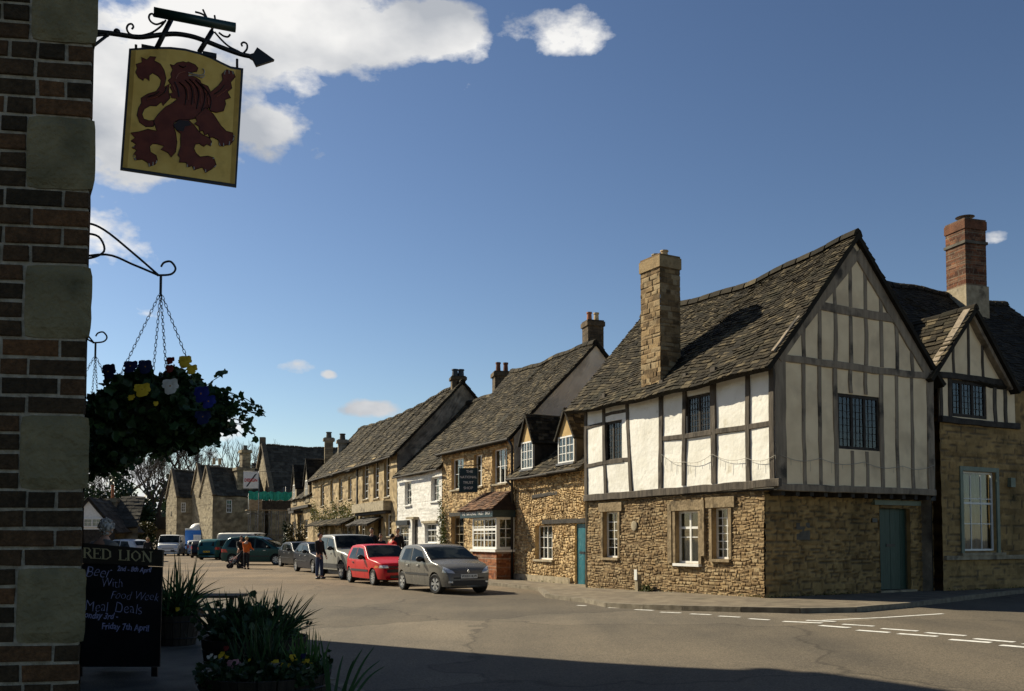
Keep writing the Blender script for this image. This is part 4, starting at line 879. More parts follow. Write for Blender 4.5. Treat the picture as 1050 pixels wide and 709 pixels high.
# long stone house
ON, dN = (-5.8, 46.7), (-.387, .922); plN = Pl(ON, dN)
nw = wins(plN, [(372, 377.7, 473, 512), (383, 388.5, 472, 511), (394, 399.7, 468, 509.5), (328.6, 332, 497, 519), (339, 342, 493, 514), (347.5, 351, 491, 513), (357, 360.5, 489, 512)])
nl = wins(plN, [(369, 374, 530, 550), (396, 401, 527, 550), (384, 391, 528, 566), (354, 358.5, 535, 552), (338.5, 342, 536, 562), (330, 334, 536, 556)])
Nh, plN, SfN = row_house('long_stone_house', 'long golden stone house with tall upper windows, door canopies and climbing plants on its front', 'house', ON, dN, 22.8, 7.0, 6.05, 9.85, M_gold_far, M_greystone, nw+nl,
    res=.12, amp=.03, ch=.22, cw=.45, wob=.02, seed=101, ov=.3, sag=.35, tw=.26, ex=(.22, .16), gres=.15)
for i, r_ in enumerate(nw): window(plN, r_, Nh, cols=2, rows=5 if i < 3 else 3, inset=.12, fw=.07, bw=.03, sill=M_stonetrim)
for i, r_ in enumerate(nl):
    if i in (2, 4): door(plN, r_, Nh, M_darkwood if i == 2 else M_blue, planks=4, inset=.25, slot=False)
    else: window(plN, r_, Nh, cols=2, rows=3, inset=.12, fw=.08, bw=.03, sill=M_stonetrim)
aN = plN.hit(367, 500)[0]
MB().pbox(plN, aN-.12, aN+.12, 0, 6.0, -.02, .08).build('downpipe_pilaster', M_darkwood, Nh)
MB().pbox(plN, 1.0, aN-.4, 3.05, 3.55, .0, .45).build('projecting_bay_base', M_stonetrim, Nh); MB().pbox(plN, 1.1, aN-.5, 2.9, 3.04, .0, .3).build('bay_bracket', M_darkwood, Nh)
a0 = plN.hit(366, 530)[0]; a1 = plN.hit(326, 536)[0]
ro_, _ = roof('canopy_roof', Nh, plN.P(a0+.1, 2.45, .95), plN.P(a1, 2.45, .95), plN.P(a0+.1, 2.9, .03), plN.P(a1, 2.9, .03), M_slate, tw=.4, ex=(.3, .3), seed=111, slab=.06)
a2 = plN.hit(391, 525)[0]; a3 = plN.hit(370, 527)[0]
roof('canopy_roof', Nh, plN.P(a2-.4, 2.35, .9), plN.P(a3, 2.35, .9), plN.P(a2-.4, 2.75, .03), plN.P(a3, 2.75, .03), M_darkwood, tw=.4, ex=(.3, .3), seed=112, slab=.08)
gutter(plN, -.05, 22.8, 5.72, .38, Nh)
for k, (px, hh) in enumerate(((467, 0),)):
    cc = plN.P(.75, 0, -3.5); chimney(Nh, (cc.x, cc.y), .7, .6, 9.4, 10.1, .2, M_stack, M_stack, pots=2, potmat=M_black, ch=.15, cw=.3, seed=17, poth=.45, potr=.16, capo=.08, corb=.15)
for k, px in enumerate((337, 351)):
    cc = at_depth((337, 351)[k], 470, (70, 67)[k]); zt3 = at_depth(340, (450, 452)[k], (70, 67)[k]).z; chimney(Nh, (cc.x, cc.y), .62, .62, 6.5, zt3, .25, M_ashlar_far if k == 0 else M_greystone, M_greystone, pots=1, potmat=M_greystone, ch=.15, cw=.3, seed=18+k, poth=.5, potr=.2, capo=.12, corb=.2)

# gabled cottage further down
OC, dC = (-14.6, 67.7), (-.367, .93); plC = Pl(OC, dC)
cwn = wins(plC, [(299.5, 302, 535, 556), (305, 309, 528, 560), (312, 315.5, 533, 552)])
Ch, plC, _ = row_house('gabled_cottage', 'small stone cottage with two steep gabled dormers at the end of the row', 'cottage', OC, dC, 10.9, 6.5, 4.9, 8.3, M_gold_far, M_gold_far, cwn, res=.2, amp=.02, ch=.25, cw=.5, seed=121, tw=.4, ex=(.35, .3), ov=.2)
for i, r_ in enumerate(cwn):
    if i == 1: door(plC, r_, Ch, M_darkwood, planks=3, inset=.15, slot=False)
    else: window(plC, r_, Ch, cols=2, rows=3, inset=.1, fw=.08, bw=.03)
for k, (a, ztp) in enumerate(((2.3, 7.5), (8.6, 7.5))):
    pf = plC.off(.06); hw_ = 1.15
    dmr = wall('dormer', Ch, pf, a-hw_, a+hw_, 4.3, 5.7, M_ashlar_far, res=.2, amp=.01, seed=130+k, top=lambda x, a=a: 5.7+(ztp-5.7)*(1-abs(x-a)/hw_))
    window(pf, (a-.5, a+.5, 4.75, 6.0), Ch, cols=1, rows=2, inset=-.03, fw=.1, bw=.04, casements=2, name='dormer_window')
    for s_ in (-1, 1):
        MB().pbox(pf, a+s_*hw_-.05, a+s_*hw_+.05, 4.4, 5.7, -2.5, -.01).build('dormer_cheek', M_ashlar_far, Ch)
        roof('dormer_roof', Ch, pf.P(a+s_*(hw_+.12), 5.6, .12), pf.P(a+s_*(hw_+.12), 5.6, -2.2), pf.P(a, ztp+.14, .12), pf.P(a, ztp+.14, -3.2), M_slate_dark, tw=.4, ex=(.35, .3), seed=133+k*2+s_, wav=.02)
MB().pbox(plC, .2, 10.6, 3.9, 4.1, 0, .3).build('string_course', M_darkwood, Ch); MB().pbox(plC, cwn[1][0]-.4, cwn[1][1]+.4, cwn[1][3]+.1, cwn[1][3]+.3, 0, .7).build('door_hood', M_darkwood, Ch)

# tall stone house across the end of the street
def box_house(name, label, cat, O, d, L, Wd, ze, zr, mat, rmat, ops, res=.3, seed=1, **k): return row_house(name, label, cat, O, d, L, Wd, ze, zr, mat, mat, ops, roofmat=rmat, res=res, seed=seed, **k)
BL = at_depth(278, 500, 88); BR = at_depth(372, 500, 92)
dB = (BR.x-BL.x, BR.y-BL.y); plB = Pl((BL.x, BL.y), dB)
Bh, plB, _ = box_house('tall_stone_house', 'tall grey stone house with big plain roof and raised gable, across the street end', 'house', (BL.x, BL.y), dB, 10.5, 8.5, 5.8, 10.9, M_ashlar_far, M_slate_far, [], seed=141, tw=.5, ex=(.45, .35), sag=.05, ch=.25, cw=.5)
iB = -plB.n
cop = Pl((BL.x, BL.y), (iB.x, iB.y), n=(-plB.d.x, -plB.d.y))
for (p, q) in (((-.3, 5.9), (4.25, 11.25)), ((8.8, 5.9), (4.25, 11.25))): beam('gable_coping', Bh, cop, p, q, .3, -.25, .2, M_ashlar_far, 3)
for s_ in (1,): MB().box(tuple(cop.P(4.25, 11.3, 0)), (.5, .5, .7), 0).build('gable_finial', M_ashlar_far, Bh)
rB = plB.rect(262, 268, 520, 548)
# scaffold with green netting in front of its gable
sc0 = at_depth(257, 507, 83); sc1 = at_depth(300, 507, 84.5); pSc = Pl((sc0.x, sc0.y), (sc1.x-sc0.x, sc1.y-sc0.y)); Ls = (sc1-sc0).length
SCF = thing('scaffold', (sc0.x, sc0.y, 0), 'tall scaffold with green netting along its top lift, before the tall grey house', 'scaffold')
zsc = sc0.z; 
for i in range(7):
    for o in (0, -1.2): ptube([pSc.P(Ls*i/6, 0, o), pSc.P(Ls*i/6, zsc+(.75 if i in (5,) else .12), o)], .035, 'upright', M_lead, SCF, 6)
for z in (1.9, 3.8, zsc-.2): ptube([pSc.P(-.3, z, .04), pSc.P(Ls+.3, z, .04)], .03, 'ledger', M_lead, SCF, 6)
M_plank = noise_mat('scaffold_boards', (.20, .15, .09), (.32, .26, .17), scale=3, rough=.9, bump=.2, stretch=(1, 1, 4))
MB().pbox(pSc, -.3, Ls+.3, zsc-1.45, zsc-1.38, -1.25, .1).build('boards', M_plank, SCF); MB().pbox(pSc, -.1, Ls+.3, zsc-1.35, zsc-.55, .05, .09).build('toe_boards', M_darkwood, SCF)
M_net = noise_mat('green_netting', (.01, .22, .16), (.03, .36, .27), scale=2, rough=.6, bump=.4, bscale=8)
n = 60; V = []; Fc = []; r = random.Random(3)
for i in range(n+1):
    a = (Ls+.4)*i/n-.2; w0 = .06*math.sin(i*.9)+.04*math.sin(i*2.3); V += [tuple(pSc.P(a, zsc-.5+.05*math.sin(i*.5), .14+w0)), tuple(pSc.P(a, zsc+.25+.05*math.sin(i*.7), .12-w0*.5))]
    if i: Fc.append((i*2-2, i*2, i*2+1, i*2-1))
mesh_obj('netting', V, Fc, M_net, SCF)
MB().pbox(pSc, -.1, 1.0, zsc-1.35, zsc-.5, .1, .16).build('warning_board', M_plank, SCF)
# white shop sign on a bracket
c_ = at_depth(257.3, 492.5, 78); sgD = Pl((c_.x, c_.y), (1, .12))
s2 = thing('advertising_sign', (c_.x, c_.y, 0), 'white square sign with red lettering on a tall post before the far houses', 'sign')
bb = MB().pbox(sgD, -.62, .62, c_.z-.7, c_.z+.7, -.05, 0).build('board', M_paintwhite, s2); M_red = plain('sign_red', (.55, .03, .03), .5)
text_mesh('sign_lettering', 'DESIGN', .36, sgD.P(0, c_.z-.02, .02), (1, .12, 0), (0, 0, 1), M_red, bb, bold=.01, sx=.86); text_mesh('sign_lettering', 'STUDIO', .14, sgD.P(.1, c_.z-.5, .02), (1, .12, 0), (0, 0, 1), M_black, bb) if False else None
MB().poly([sgD.P(-.4, c_.z-.55, .012), sgD.P(-.28, c_.z-.55, .012), sgD.P(.5, c_.z+.55, .012), sgD.P(.32, c_.z+.5, .012)], sgD.n*.004).build('brush_stroke', M_black, bb)
ptube([sgD.P(.66, 0, -.02), sgD.P(.66, c_.z+.8, -.02)], .035, 'post', M_lead, s2, 6); ptube([sgD.P(-.62, c_.z+.74, -.02), sgD.P(2.6, c_.z+.74, -.02)], .02, 'rail', M_lead, s2, 6)

# three stepped cottages with end gables
G = [((180.5, 560), 94, 15, 8.7, 5.9, (151, 158, 0, 0)), ((207.5, 560), 91, 5, 9.0, 6.0, None), ((217.5, 560), 86, 26, 8.4, 5.7, None)]
gt = Vector((.84, .54, 0)).normalized()
labs = ['leftmost of three gabled stone cottages, beside the curved porch', 'middle of three gabled stone cottages, squeezed between its two neighbours', 'right-hand of three gabled stone cottages, with the stepped chimney']
for k, (pp, dep, wpx, zr_, ze_, _) in enumerate(G):
    c0 = at_depth(pp[0], 560, dep); Lg = [3.2, 2.2, 4.9][k]; plG = Pl((c0.x, c0.y), gt)
    ops = [plG.rect(185.5, 190.5, 515.5, 525.5)] if k == 0 else ([plG.rect(232, 238, 512.5, 526)] if k == 2 else [])
    Gh, plG, SfG = box_house('gabled_stone_cottage', labs[k], 'cottage', (c0.x, c0.y), gt, Lg if k < 2 else 4.9, 4.6, ze_, zr_, M_ashlar_far, M_slate_far, ops, seed=151+k*7, tw=.5, ex=(.42, .36), sag=.05, ch=.25, cw=.5, vr=.0, ov=.15)
    for r_ in ops: window(plG, r_, Gh, cols=2, rows=3, inset=.06, fw=.09, bw=.045, casements=1)
    Gh['group'] = 'stepped gabled cottages'
    cg = Pl((c0.x, c0.y), (-plG.n.x, -plG.n.y), n=(-plG.d.x, -plG.d.y))
    for (p, q) in (((-.2, ze_-.1), (2.3, zr_+.12)), ((4.8, ze_-.1), (2.3, zr_+.12))): beam('gable_coping', Gh, cg, p, q, .22, -.2, .12, M_ashlar_far, 3)
    if k == 0:
        for hz in (3.9, 1.8): MB().pbox(cg, 2.1, 2.5, hz, hz+.5, .0, .03).build('vent_slit', M_black, Gh)
    if k == 1:
        for o in (0, 1): MB().tube([cg.P(2.3, zr_+.1, -1.6-o*.6), cg.P(2.3, zr_+.75, -1.6-o*.6)], .17, 8).build('chimney_pot', M_buffpot, Gh)
    if k == 2:
        pc = at_depth(249.5, 500, 88.5)
        chimney(Gh, (pc.x, pc.y), 1.5, 1.1, 0, 8.3, math.atan2(gt.y, gt.x), M_ashlar_far, M_ashlar_far, pots=0, ch=.25, cw=.5, brick=False, seed=19, capo=.12, corb=.25)
        pc2 = at_depth(251, 500, 88.5); chimney(Gh, (pc2.x, pc2.y), .8, .9, 8.3, 10.0, math.atan2(gt.y, gt.x), M_ashlar_far, M_ashlar_far, pots=1, potmat=M_greystone, ch=.25, cw=.4, brick=False, seed=20, capo=.12, corb=.25, poth=.5, potr=.2)
# link building behind the scaffold
c0 = at_depth(256, 560, 96); 
Lh, plL, _ = box_house('link_cottage', 'low dark stone range seen between the stepped cottages and the tall grey house', 'cottage', (c0.x, c0.y), (.98, .2), 7, 6, 7.0, 9.6, M_ashlar_far, M_slate_far, [], seed=171, tw=.5, ex=(.42, .36))
# curved porch roof beside the cottages
c0 = at_depth(160, 560, 100); pr = Pl((c0.x, c0.y), (1, .1)); Px = thing('porch', (c0.x, c0.y, 0), 'small stone porch with a curved dark roof, left of the stepped cottages', 'porch')
MB().pbox(pr, 0, 2.2, -.1, 2.6, -3, 0).build('wall', M_ashlar_far, Px); MB().pbox(pr, .4, 1.6, 0, 2.0, .0, .02).build('door', M_darkwood, Px)
MB().poly([pr.P(1.1-1.5*math.cos(t*math.pi/12), 2.6+1.35*math.sin(t*math.pi/12), .3) for t in range(13)], -pr.n*3.2).build('curved_roof', M_slate_far, Px)
# black and white cottage far left
c0 = at_depth(88, 560, 62); pq = Pl((c0.x-1.9, c0.y), (1, .05)); 
Q = thing('gabled_house', (c0.x, c0.y, 0), 'far house with white timbered gable and dark roof, above the parked car at the left', 'house')
zq = 4.25; zqr = at_depth(90, 513, 62).z; ap = pq.hit(91, 520)[0]
wall('wall', Q, pq, ap-1.75, ap+1.75, -.1, 2.2, M_darkwood, res=.5, amp=0, seed=3)
qw = (ap-1.1, ap+.9, 1.35+1.0, 3.1)
wall('gable_wall', Q, pq, ap-1.75, ap+1.75, 2.2, 2.22, M_paintwhite, res=.2, amp=.003, seed=3, top=lambda a: 2.2+(zqr-2.2)*(1-abs(a-ap)/1.78))
window(pq.off(.1), (ap-.9, ap+.9, 2.35, 2.95), Q, cols=2, rows=2, inset=0, fw=.08, casements=3); 
for s_ in (-1, 1): beam('bargeboard', Q, pq, (ap+s_*1.95, 2.0), (ap, zqr+.12), .2, -.05, .16, M_darkwood, 3); roof('roof', Q, pq.P(ap+s_*2.0, 2.0, .16), pq.P(ap+s_*2.0, 2.0, -5), pq.P(ap, zqr+.18, .16), pq.P(ap, zqr+.18, -5), M_slate_far, tw=.5, ex=(.4, .35), seed=181+s_)
box_q = Pl((pq.P(ap+.5, 0, -2.5).x, pq.P(ap+.5, 0, -2.5).y), (1, .05))
roof('roof', Q, box_q.P(0, 2.4, .4), box_q.P(2.0, 2.4, .4), box_q.P(0, 4.6, -2), box_q.P(1.7, 4.6, -2), M_slate_far, tw=.5, ex=(.4, .35), seed=185)
wall('wall', Q, box_q, .2, 1.9, -.1, 2.5, M_ashlar_far, res=.3, seed=4)
cc = at_depth(115, 530, 66); chimney(Q, (cc.x, cc.y), .75, .7, 2.5, at_depth(115, 512, 66).z, 0, M_ashlar_far, M_ashlar_far, pots=1, potmat=M_terracotta, ch=.2, cw=.4, seed=21, poth=1.0)

# ------------------------------------------------------------------ plants kit
def leaves(name, pts, size, mat, parent, seed=1, shape='ivy', droop=0.0, tone=None, var=.5):
    """one mesh of leaf faces at the given points"""
    q = np.random.RandomState(seed); n = len(pts)
    if shape == 'ivy': base = [(0, -.5), (.42, -.35), (.5, .1), (.2, .2), (0, .55), (-.2, .2), (-.5, .1), (-.42, -.35)]
    elif shape == 'oval': base = [(0, -.5), (.25, -.1), (.18, .3), (0, .5), (-.18, .3), (-.25, -.1)]
    else: base = [(0, -.5), (.28, 0), (0, .5), (-.28, 0)]
    k = len(base); V = np.zeros((n*k, 3)); Cc = np.zeros((n*k, 3)); Fc = []
    A = q.normal(size=(n, 3)); A /= np.linalg.norm(A, axis=1)[:, None]; Bv = q.normal(size=(n, 3)); Bv[:, 2] -= droop
    Bv -= A*(A*Bv).sum(1)[:, None]; Bv /= np.linalg.norm(Bv, axis=1)[:, None]; Cv = np.cross(A, Bv)
    s = size*(1-var/2+var*q.rand(n)); t = q.rand(n) if tone is None else np.clip(tone+.35*(q.rand(n)-.5), 0, 1)
    P = np.array([tuple(p) for p in pts])
    for j, (x, y) in enumerate(base):
        V[j::k] = P+Cv*(x*s)[:, None]+Bv*(y*s)[:, None]+A*((abs(x)*.25*s))[:, None]; Cc[j::k] = np.stack([t, t, t], 1)
    Fc = [tuple(range(i*k, i*k+k)) for i in range(n)]
    return mesh_obj(name, V, Fc, mat, parent, Cc)
def blades(name, root, n, length, width, mat, parent, seed=1, spread=.6, rootr=.1, curve=.5, lean=(0, 0), tone=.5):
    q = random.Random(seed); V = []; Fc = []; Cc = []
    for i in range(n):
        az = q.random()*2*math.pi; el = spread*q.random()**.7; L = length*(.55+.5*q.random()); rr = rootr*math.sqrt(q.random()); a2 = q.random()*6.28
        p = Vector(root)+Vector((math.cos(a2)*rr, math.sin(a2)*rr, 0)); d = Vector((math.cos(az)*math.sin(el)+lean[0], math.sin(az)*math.sin(el)+lean[1], math.cos(el))).normalized()
        sd_ = d.cross(Vector((0, 0, 1))); sd_ = sd_.normalized() if sd_.length > .05 else Vector((1, 0, 0)); sd_ = (Matrix.Rotation(q.random()*3.1, 3, d) @ sd_)
        t = q.random(); b = len(V); m = 6; kk = curve*(.3+q.random())*math.sin(el+.15); bend = q.random() < .12
        for j in range(m+1):
            u = j/m; w_ = width*(1-u)**.6*(.7+.6*min(1, u*4))*.5 if j < m else .0008
            V += [p-sd_*w_, p+sd_*w_]; Cc += [(t, t, t)]*2
            if j: Fc.append((b+j*2-2, b+j*2-1, b+j*2+1, b+j*2))
            p = p+d*(L/m); d = (d+Vector((0, 0, -kk*(.12+.22*u)*(2.5 if bend and u > .5 else 1)))).normalized()
    return mesh_obj(name, V, Fc, mat, parent, Cc)
def pansy(c, facing, r, mat, eye, parent, seed=0):
    q = random.Random(seed); z = Vector(facing).normalized(); x = z.cross(Vector((0, 0, 1))).normalized(); y = x.cross(z); y = -y if y.z < 0 else y; c = Vector(c); mb = MB()
    for k, (ang, rr, sc_) in enumerate([(50, .55, .62), (130, .55, .62), (10, .5, .55), (170, .5, .55), (270, .5, .75)]):
        a = math.radians(ang+q.uniform(-8, 8)); cc = c+x*(math.cos(a)*rr*r)+y*(math.sin(a)*rr*r)+z*(.002*k); P = []
        for j in range(10):
            b = 2*math.pi*j/10; w_ = sc_*r*(1+.1*math.sin(b*3+k)); P.append(cc+x*(math.cos(b)*w_)+y*(math.sin(b)*w_*.9)+z*(.12*r*math.cos(b*2+k)))
        b0 = len(mb.v); mb.v += [cc+z*.05*r]+P; mb.c += [(1, 1, 1)]*11
        for j in range(10): mb.f.append((b0, b0+1+j, b0+1+(j+1) % 10))
    f = mb.build('flower', mat, parent, smooth=True)
    MB().ell(c+z*.006-y*.05*r, (r*.16, r*.16, r*.16), 6, 5).build('flower_eye', eye, f)
    return f
M_ivy = leaf_mat('basket_leaves', (.012, .03, .010), (.05, .10, .03), (.025, .06, .018))
M_blade = leaf_mat('sword_leaves', (.012, .035, .012), (.06, .13, .045), (.03, .075, .025))
M_bladeY = leaf_mat('daffodil_leaves', (.04, .10, .025), (.10, .20, .05), trans=.35)
M_moss = noise_mat('moss_lining', (.010, .012, .006), (.028, .028, .014), scale=20, rough=1, bump=.6)
def petal(name, c, r=.6): return plain(name, c, r, spec=.2)
P_yel = petal('yellow_petals', (.62, .42, .03)); P_whi = petal('white_petals', (.60, .58, .52)); P_blu = petal('blue_petals', (.018, .025, .17)); P_dbl = petal('navy_petals', (.010, .014, .055)); P_red = petal('red_petals', (.12, .012, .010)); P_pnk = petal('pink_petals', (.45, .22, .24)); P_eye = petal('petal_eye', (.35, .16, .02))

# ------------------------------------------------------------------ the pub corner
K = (-1.664, 3.6); eL = Vector((-.9895, -.1447, 0))
PE = Pl(K, (eL.x, eL.y)); PF = Pl(K, dT, n=(gT.x, gT.y))
PUB = thing('brick_pub', (K[0], K[1], 0), 'tall dark brick pub corner with pale stone quoins at the left edge', 'pub')
HP = 12.25
zq = [(PE.hit(60, b)[1], PE.hit(60, t)[1]) for (t, b) in ((117, 195), (272, 347.5), (428, 503), (583, 660))]
per = (zq[0][0]-zq[3][0])/3; qh = sum(b-a for a, b in zq)/4; cH = (per-qh)/4; z0q = zq[3][0]
mb = MB(); rr = random.Random(77)
def brick(a0, a1, z0, z1):
    o = .004+.006*rr.random(); j = lambda s=.0025: (rr.random()-.5)*2*s; e = .005
    P0 = [PE.P(a0+j(), z0+j(), -.02), PE.P(a1+j(), z0+j(), -.02), PE.P(a1+j(), z1+j(), -.02), PE.P(a0+j(), z1+j(), -.02)]
    Pm = [PE.P(a0+j(), z0+j(), o-e*.6), PE.P(a1+j(), z0+j(), o-e*.6), PE.P(a1+j(), z1+j(), o-e*.6), PE.P(a0+j(), z1+j(), o-e*.6)]
    P1 = [PE.P(a0+e+j(), z0+e+j(), o), PE.P(a1-e+j(), z0+e+j(), o), PE.P(a1-e+j(), z1-e+j(), o), PE.P(a0+e+j(), z1-e+j(), o)]
    t = rr.random()**1.4; c = (t, 1.0, rr.random()); b = len(mb.v); mb.v += P0+Pm+P1; mb.c += [c]*12
    for k in range(4):
        n = (k+1) % 4; mb.f += [(b+k, b+n, b+4+n, b+4+k), (b+4+k, b+4+n, b+8+n, b+8+k)]
    mb.f.append((b+8, b+9, b+10, b+11))
zlow, zhigh = z0q-per*3, z0q+per*9; i = 0; z = zlow; AW = 1.3
while z < zhigh:
    hq = qh/4
    for r_ in range(8):
        inq = r_ < 4; hh = hq if inq else cH; a = .237 if inq else 0.0; alt = (r_+(0 if inq else 1)) % 2
        a += 0 if inq else 0; first = True
        while a < AW:
            ln = (.105 if ((alt and first) or (not first and rr.random() < .38)) else .215)
            if not inq and first and alt: ln = .105 if False else .215
            if not inq and not alt and first: ln = .10
            brick(a+.007, min(AW, a+ln)-.005, z+.0068, z+hh-.0068); a += ln+.001; first = False
        z += hh
mb.build('brickwork', M_brick, PUB, usecol=True)
MB().pbox(PE, .011, AW+.01, zlow-.2, zhigh, -.02, -.001).build('mortar_bed', M_mortar, PUB)
qi = -2
for k in range(-3, 9):
    zz0, zz1 = z0q+per*k+.003, z0q+per*k+qh-.003; r2 = random.Random(k+50)
    bl = MB(); a0, a1 = -.018+.004*r2.random(), .232+.008*r2.random(); nx_, nz_ = 6, 7; V = []; Fc = []
    for j in range(nz_+1):
        for i in range(nx_+1):
            edge = i in (0, nx_) or j in (0, nz_); corner = i in (0, nx_) and j in (0, nz_)
            aa = a0+(a1-a0)*i/nx_; z = zz0+(zz1-zz0)*j/nz_
            if corner: aa += .006*(1 if i == 0 else -1); z += .006*(1 if j == 0 else -1)
            V.append(PE.P(aa+(r2.random()-.5)*.003, z+(r2.random()-.5)*.003, (.004 if edge else .017)+r2.random()*.004))
    for j in range(nz_):
        for i in range(nx_): b = j*(nx_+1)+i; Fc.append((b, b+1, b+nx_+2, b+nx_+1))
    ring = [i for i in range(nx_+1)]+[j*(nx_+1)+nx_ for j in range(1, nz_+1)]+[nz_*(nx_+1)+i for i in range(nx_-1, -1, -1)]+[j*(nx_+1) for j in range(nz_-1, 0, -1)]
    b = len(V); V += [V[p]+dT*.2 for p in ring]
    for k2 in range(len(ring)): n2 = (k2+1) % len(ring); Fc.append((ring[k2], ring[n2], b+n2, b+k2))
    mesh_obj('quoin', V, Fc, M_quoin, PUB)
# rest of the pub: end wall beyond the frame, street front, parapet and roof
wall('wall', PUB, PE, AW, 6.0, -.1, HP, M_brick, res=.15, amp=.004, ch=.075, cw=.2, jw=.01, wob=.002, seed=201)
wall('wall', PUB, PE, 0, AW, zhigh, HP, M_brick, res=.15, amp=.004, ch=.075, cw=.2, jw=.01, wob=.002, seed=202)
pw = []
for fl, (za, zb) in enumerate(((1.0, 2.6), (4.6, 6.5), (8.4, 10.0))):
    for k in range(6):
        a = 2.0+k*2.75
        if fl == 0 and k == 2: pw.append((a-.1, a+1.1, .1, 2.7)); continue
        pw.append((a, a+1.0, za, zb))
wall('wall', PUB, PF, .02, 18.2, -.1, HP, M_brick, pw, res=.12, amp=.004, ch=.075, cw=.2, jw=.01, wob=.002, seed=203)
for k, r_ in enumerate(pw):
    if k == 2: door(PF, r_, PUB, M_darkwood, planks=4, inset=.15, frame=M_paintwhite)
    else: window(PF, r_, PUB, cols=3, rows=4, inset=.1, fw=.06, casements=1, transom=.5, sill=M_stonetrim, curtain=True)
FQ = PF.P(18.2, 0); bk = Vector((-gT.x, -gT.y, 0))
KB = PE.P(6, 0); FB = FQ+bk*6
wall('wall', PUB, Pl((FQ.x, FQ.y), (bk.x, bk.y), n=(dT.x, dT.y)), 0, 6, -.1, HP, M_brick, res=.4, amp=.004, seed=204)
dd = FB-KB; wall('wall', PUB, Pl((KB.x, KB.y), (dd.x, dd.y), n=(-gT.x, -gT.y)), 0, dd.length, -.1, HP, M_brick, res=.5, amp=.004, seed=205)
MB().hexa([tuple(v)[:2]+(HP-.1,) for v in (PF.P(0, 0), FQ, FB, KB)]+[tuple(v)[:2]+(HP-.02,) for v in (PF.P(0, 0), FQ, FB, KB)]).build('flat_roof', M_lead, PUB)
MB().pbox(PF, -.1, 18.2, HP-.55, HP-.35, -.02, .25).pbox(PF, -.02, 18.2, HP, HP+.1, -.3, .12).build('cornice', M_stonetrim, PUB)
# ground under the pub's tables
pk = [Vector((PF.P(a, 0, 2.9).x, PF.P(a, 0, 2.9).y, 0)) for a in (-12, -3, 0, 4, 8, 12, 16, 20, 30)]; pi_ = [Vector((PF.P(a, 0, -4).x, PF.P(a, 0, -4).y, 0)) for a in (-12, -3, 0, 4, 8, 12, 16, 20, 30)]
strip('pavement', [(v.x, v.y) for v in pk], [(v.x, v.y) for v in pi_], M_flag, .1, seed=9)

# hanging pub sign
c8 = at_depth(128, 110, 8.0); SP = Pl((c8.x, c8.y), (.92, .39))
def z8(x, y): return (80+x/5, y/5)
def zl(x, y): return (120+x/4.727, 45+y/4.727)
def sp(px, py, o=0): a, z = SP.hit(px, py); return SP.P(a, z, o)
wl_ = (PF.n.dot(Vector((SP.O.x-PF.O.x, SP.O.y-PF.O.y, 0))))
BR = thing('iron_sign_bracket', tuple(sp(92, 34)), 'black wrought iron bracket with scrolls and an arrowhead, projecting over the lion sign', 'bracket')
aw_ = -PF.n.dot(SP.O-PF.O)/PF.n.dot(SP.d)   # where the sign plane meets the pub front
Pw = lambda py, o=0: SP.P(aw_, SP.hit(92, py)[1], o)
def arc(name, pts, r, mat=M_iron): return ptube([sp(*z8(x, y)) for x, y in pts], r, name, mat, BR, 8)
def smooth(pts, n=5):
    out = []; P = [pts[0]]+list(pts)+[pts[-1]]
    for i in range(1, len(P)-2):
        for j in range(n):
            t = j/n; p0, p1, p2, p3 = P[i-1], P[i], P[i+1], P[i+2]
            out.append(tuple(.5*((2*p1[k])+(-p0[k]+p2[k])*t+(2*p0[k]-5*p1[k]+4*p2[k]-p3[k])*t*t+(-p0[k]+3*p1[k]-3*p2[k]+p3[k])*t**3) for k in range(len(p1))))
    out.append(tuple(pts[-1])); return out
main = smooth([(65, 163), (150, 170), (210, 178), (290, 190), (340, 190), (420, 180), (500, 175), (580, 187), (650, 210), (740, 246), (830, 278), (895, 292)])
ptube([Pw(31.5)]+[sp(*z8(x, y)) for x, y in main], .022, 'arm', M_iron, BR)
arc('brace', [(65, 188), (110, 182), (150, 176)], .012)
ptube([Pw(58), sp(*z8(65, 248)), sp(*z8(150, 182))], .014, 'brace', M_iron, BR)
MB().ell(sp(*z8(200, 165)), (.03, .03, .03), 10, 8).build('boss', M_iron, BR); MB().ell(sp(*z8(148, 175)), (.025, .02, .03), 10, 8).build('boss', M_iron, BR)
for pts in ([(292, 186), (262, 172), (250, 148), (258, 128), (275, 124), (284, 138), (276, 150)], [(440, 112), (405, 126), (378, 116), (364, 95), (368, 76), (382, 72), (390, 84)], [(450, 105), (420, 140), (370, 172), (300, 188)],
            [(700, 165), (735, 205), (775, 240), (830, 268)], [(850, 272), (866, 252), (866, 228), (850, 218), (838, 226), (842, 238)], [(722, 168), (745, 185), (768, 190), (780, 178)], [(600, 62), (640, 75), (668, 105)], [(640, 50), (652, 75), (668, 108)], [(705, 112), (700, 80)]):
    arc('scroll', smooth(pts), .009)
for (p, q) in (((478, 100), (400, 255)), ((688, 160), (622, 268))):
    A_, B_ = sp(*z8(*p)), sp(*z8(*q)); ptube([A_, A_.lerp(B_, .5), B_], .022, 'strut', M_iron, BR)
MB().poly([sp(*z8(*p), -.02) for p in ((880, 283), (898, 278), (917, 248), (1006, 312), (914, 342), (897, 308), (880, 298))], SP.n*.04).build('arrowhead', M_iron, BR)
tubeA, tubeB = sp(*z8(386, 98), .12), sp(*z8(800, 177), .12); ptube([tubeA, tubeB], .042, 'strip_light', M_greeniron, BR, 14)
for t in (.2, .72): p = tubeA.lerp(tubeB, t); ptube([p, p-SP.n*.13], .012, 'light_clip', M_iron, BR)
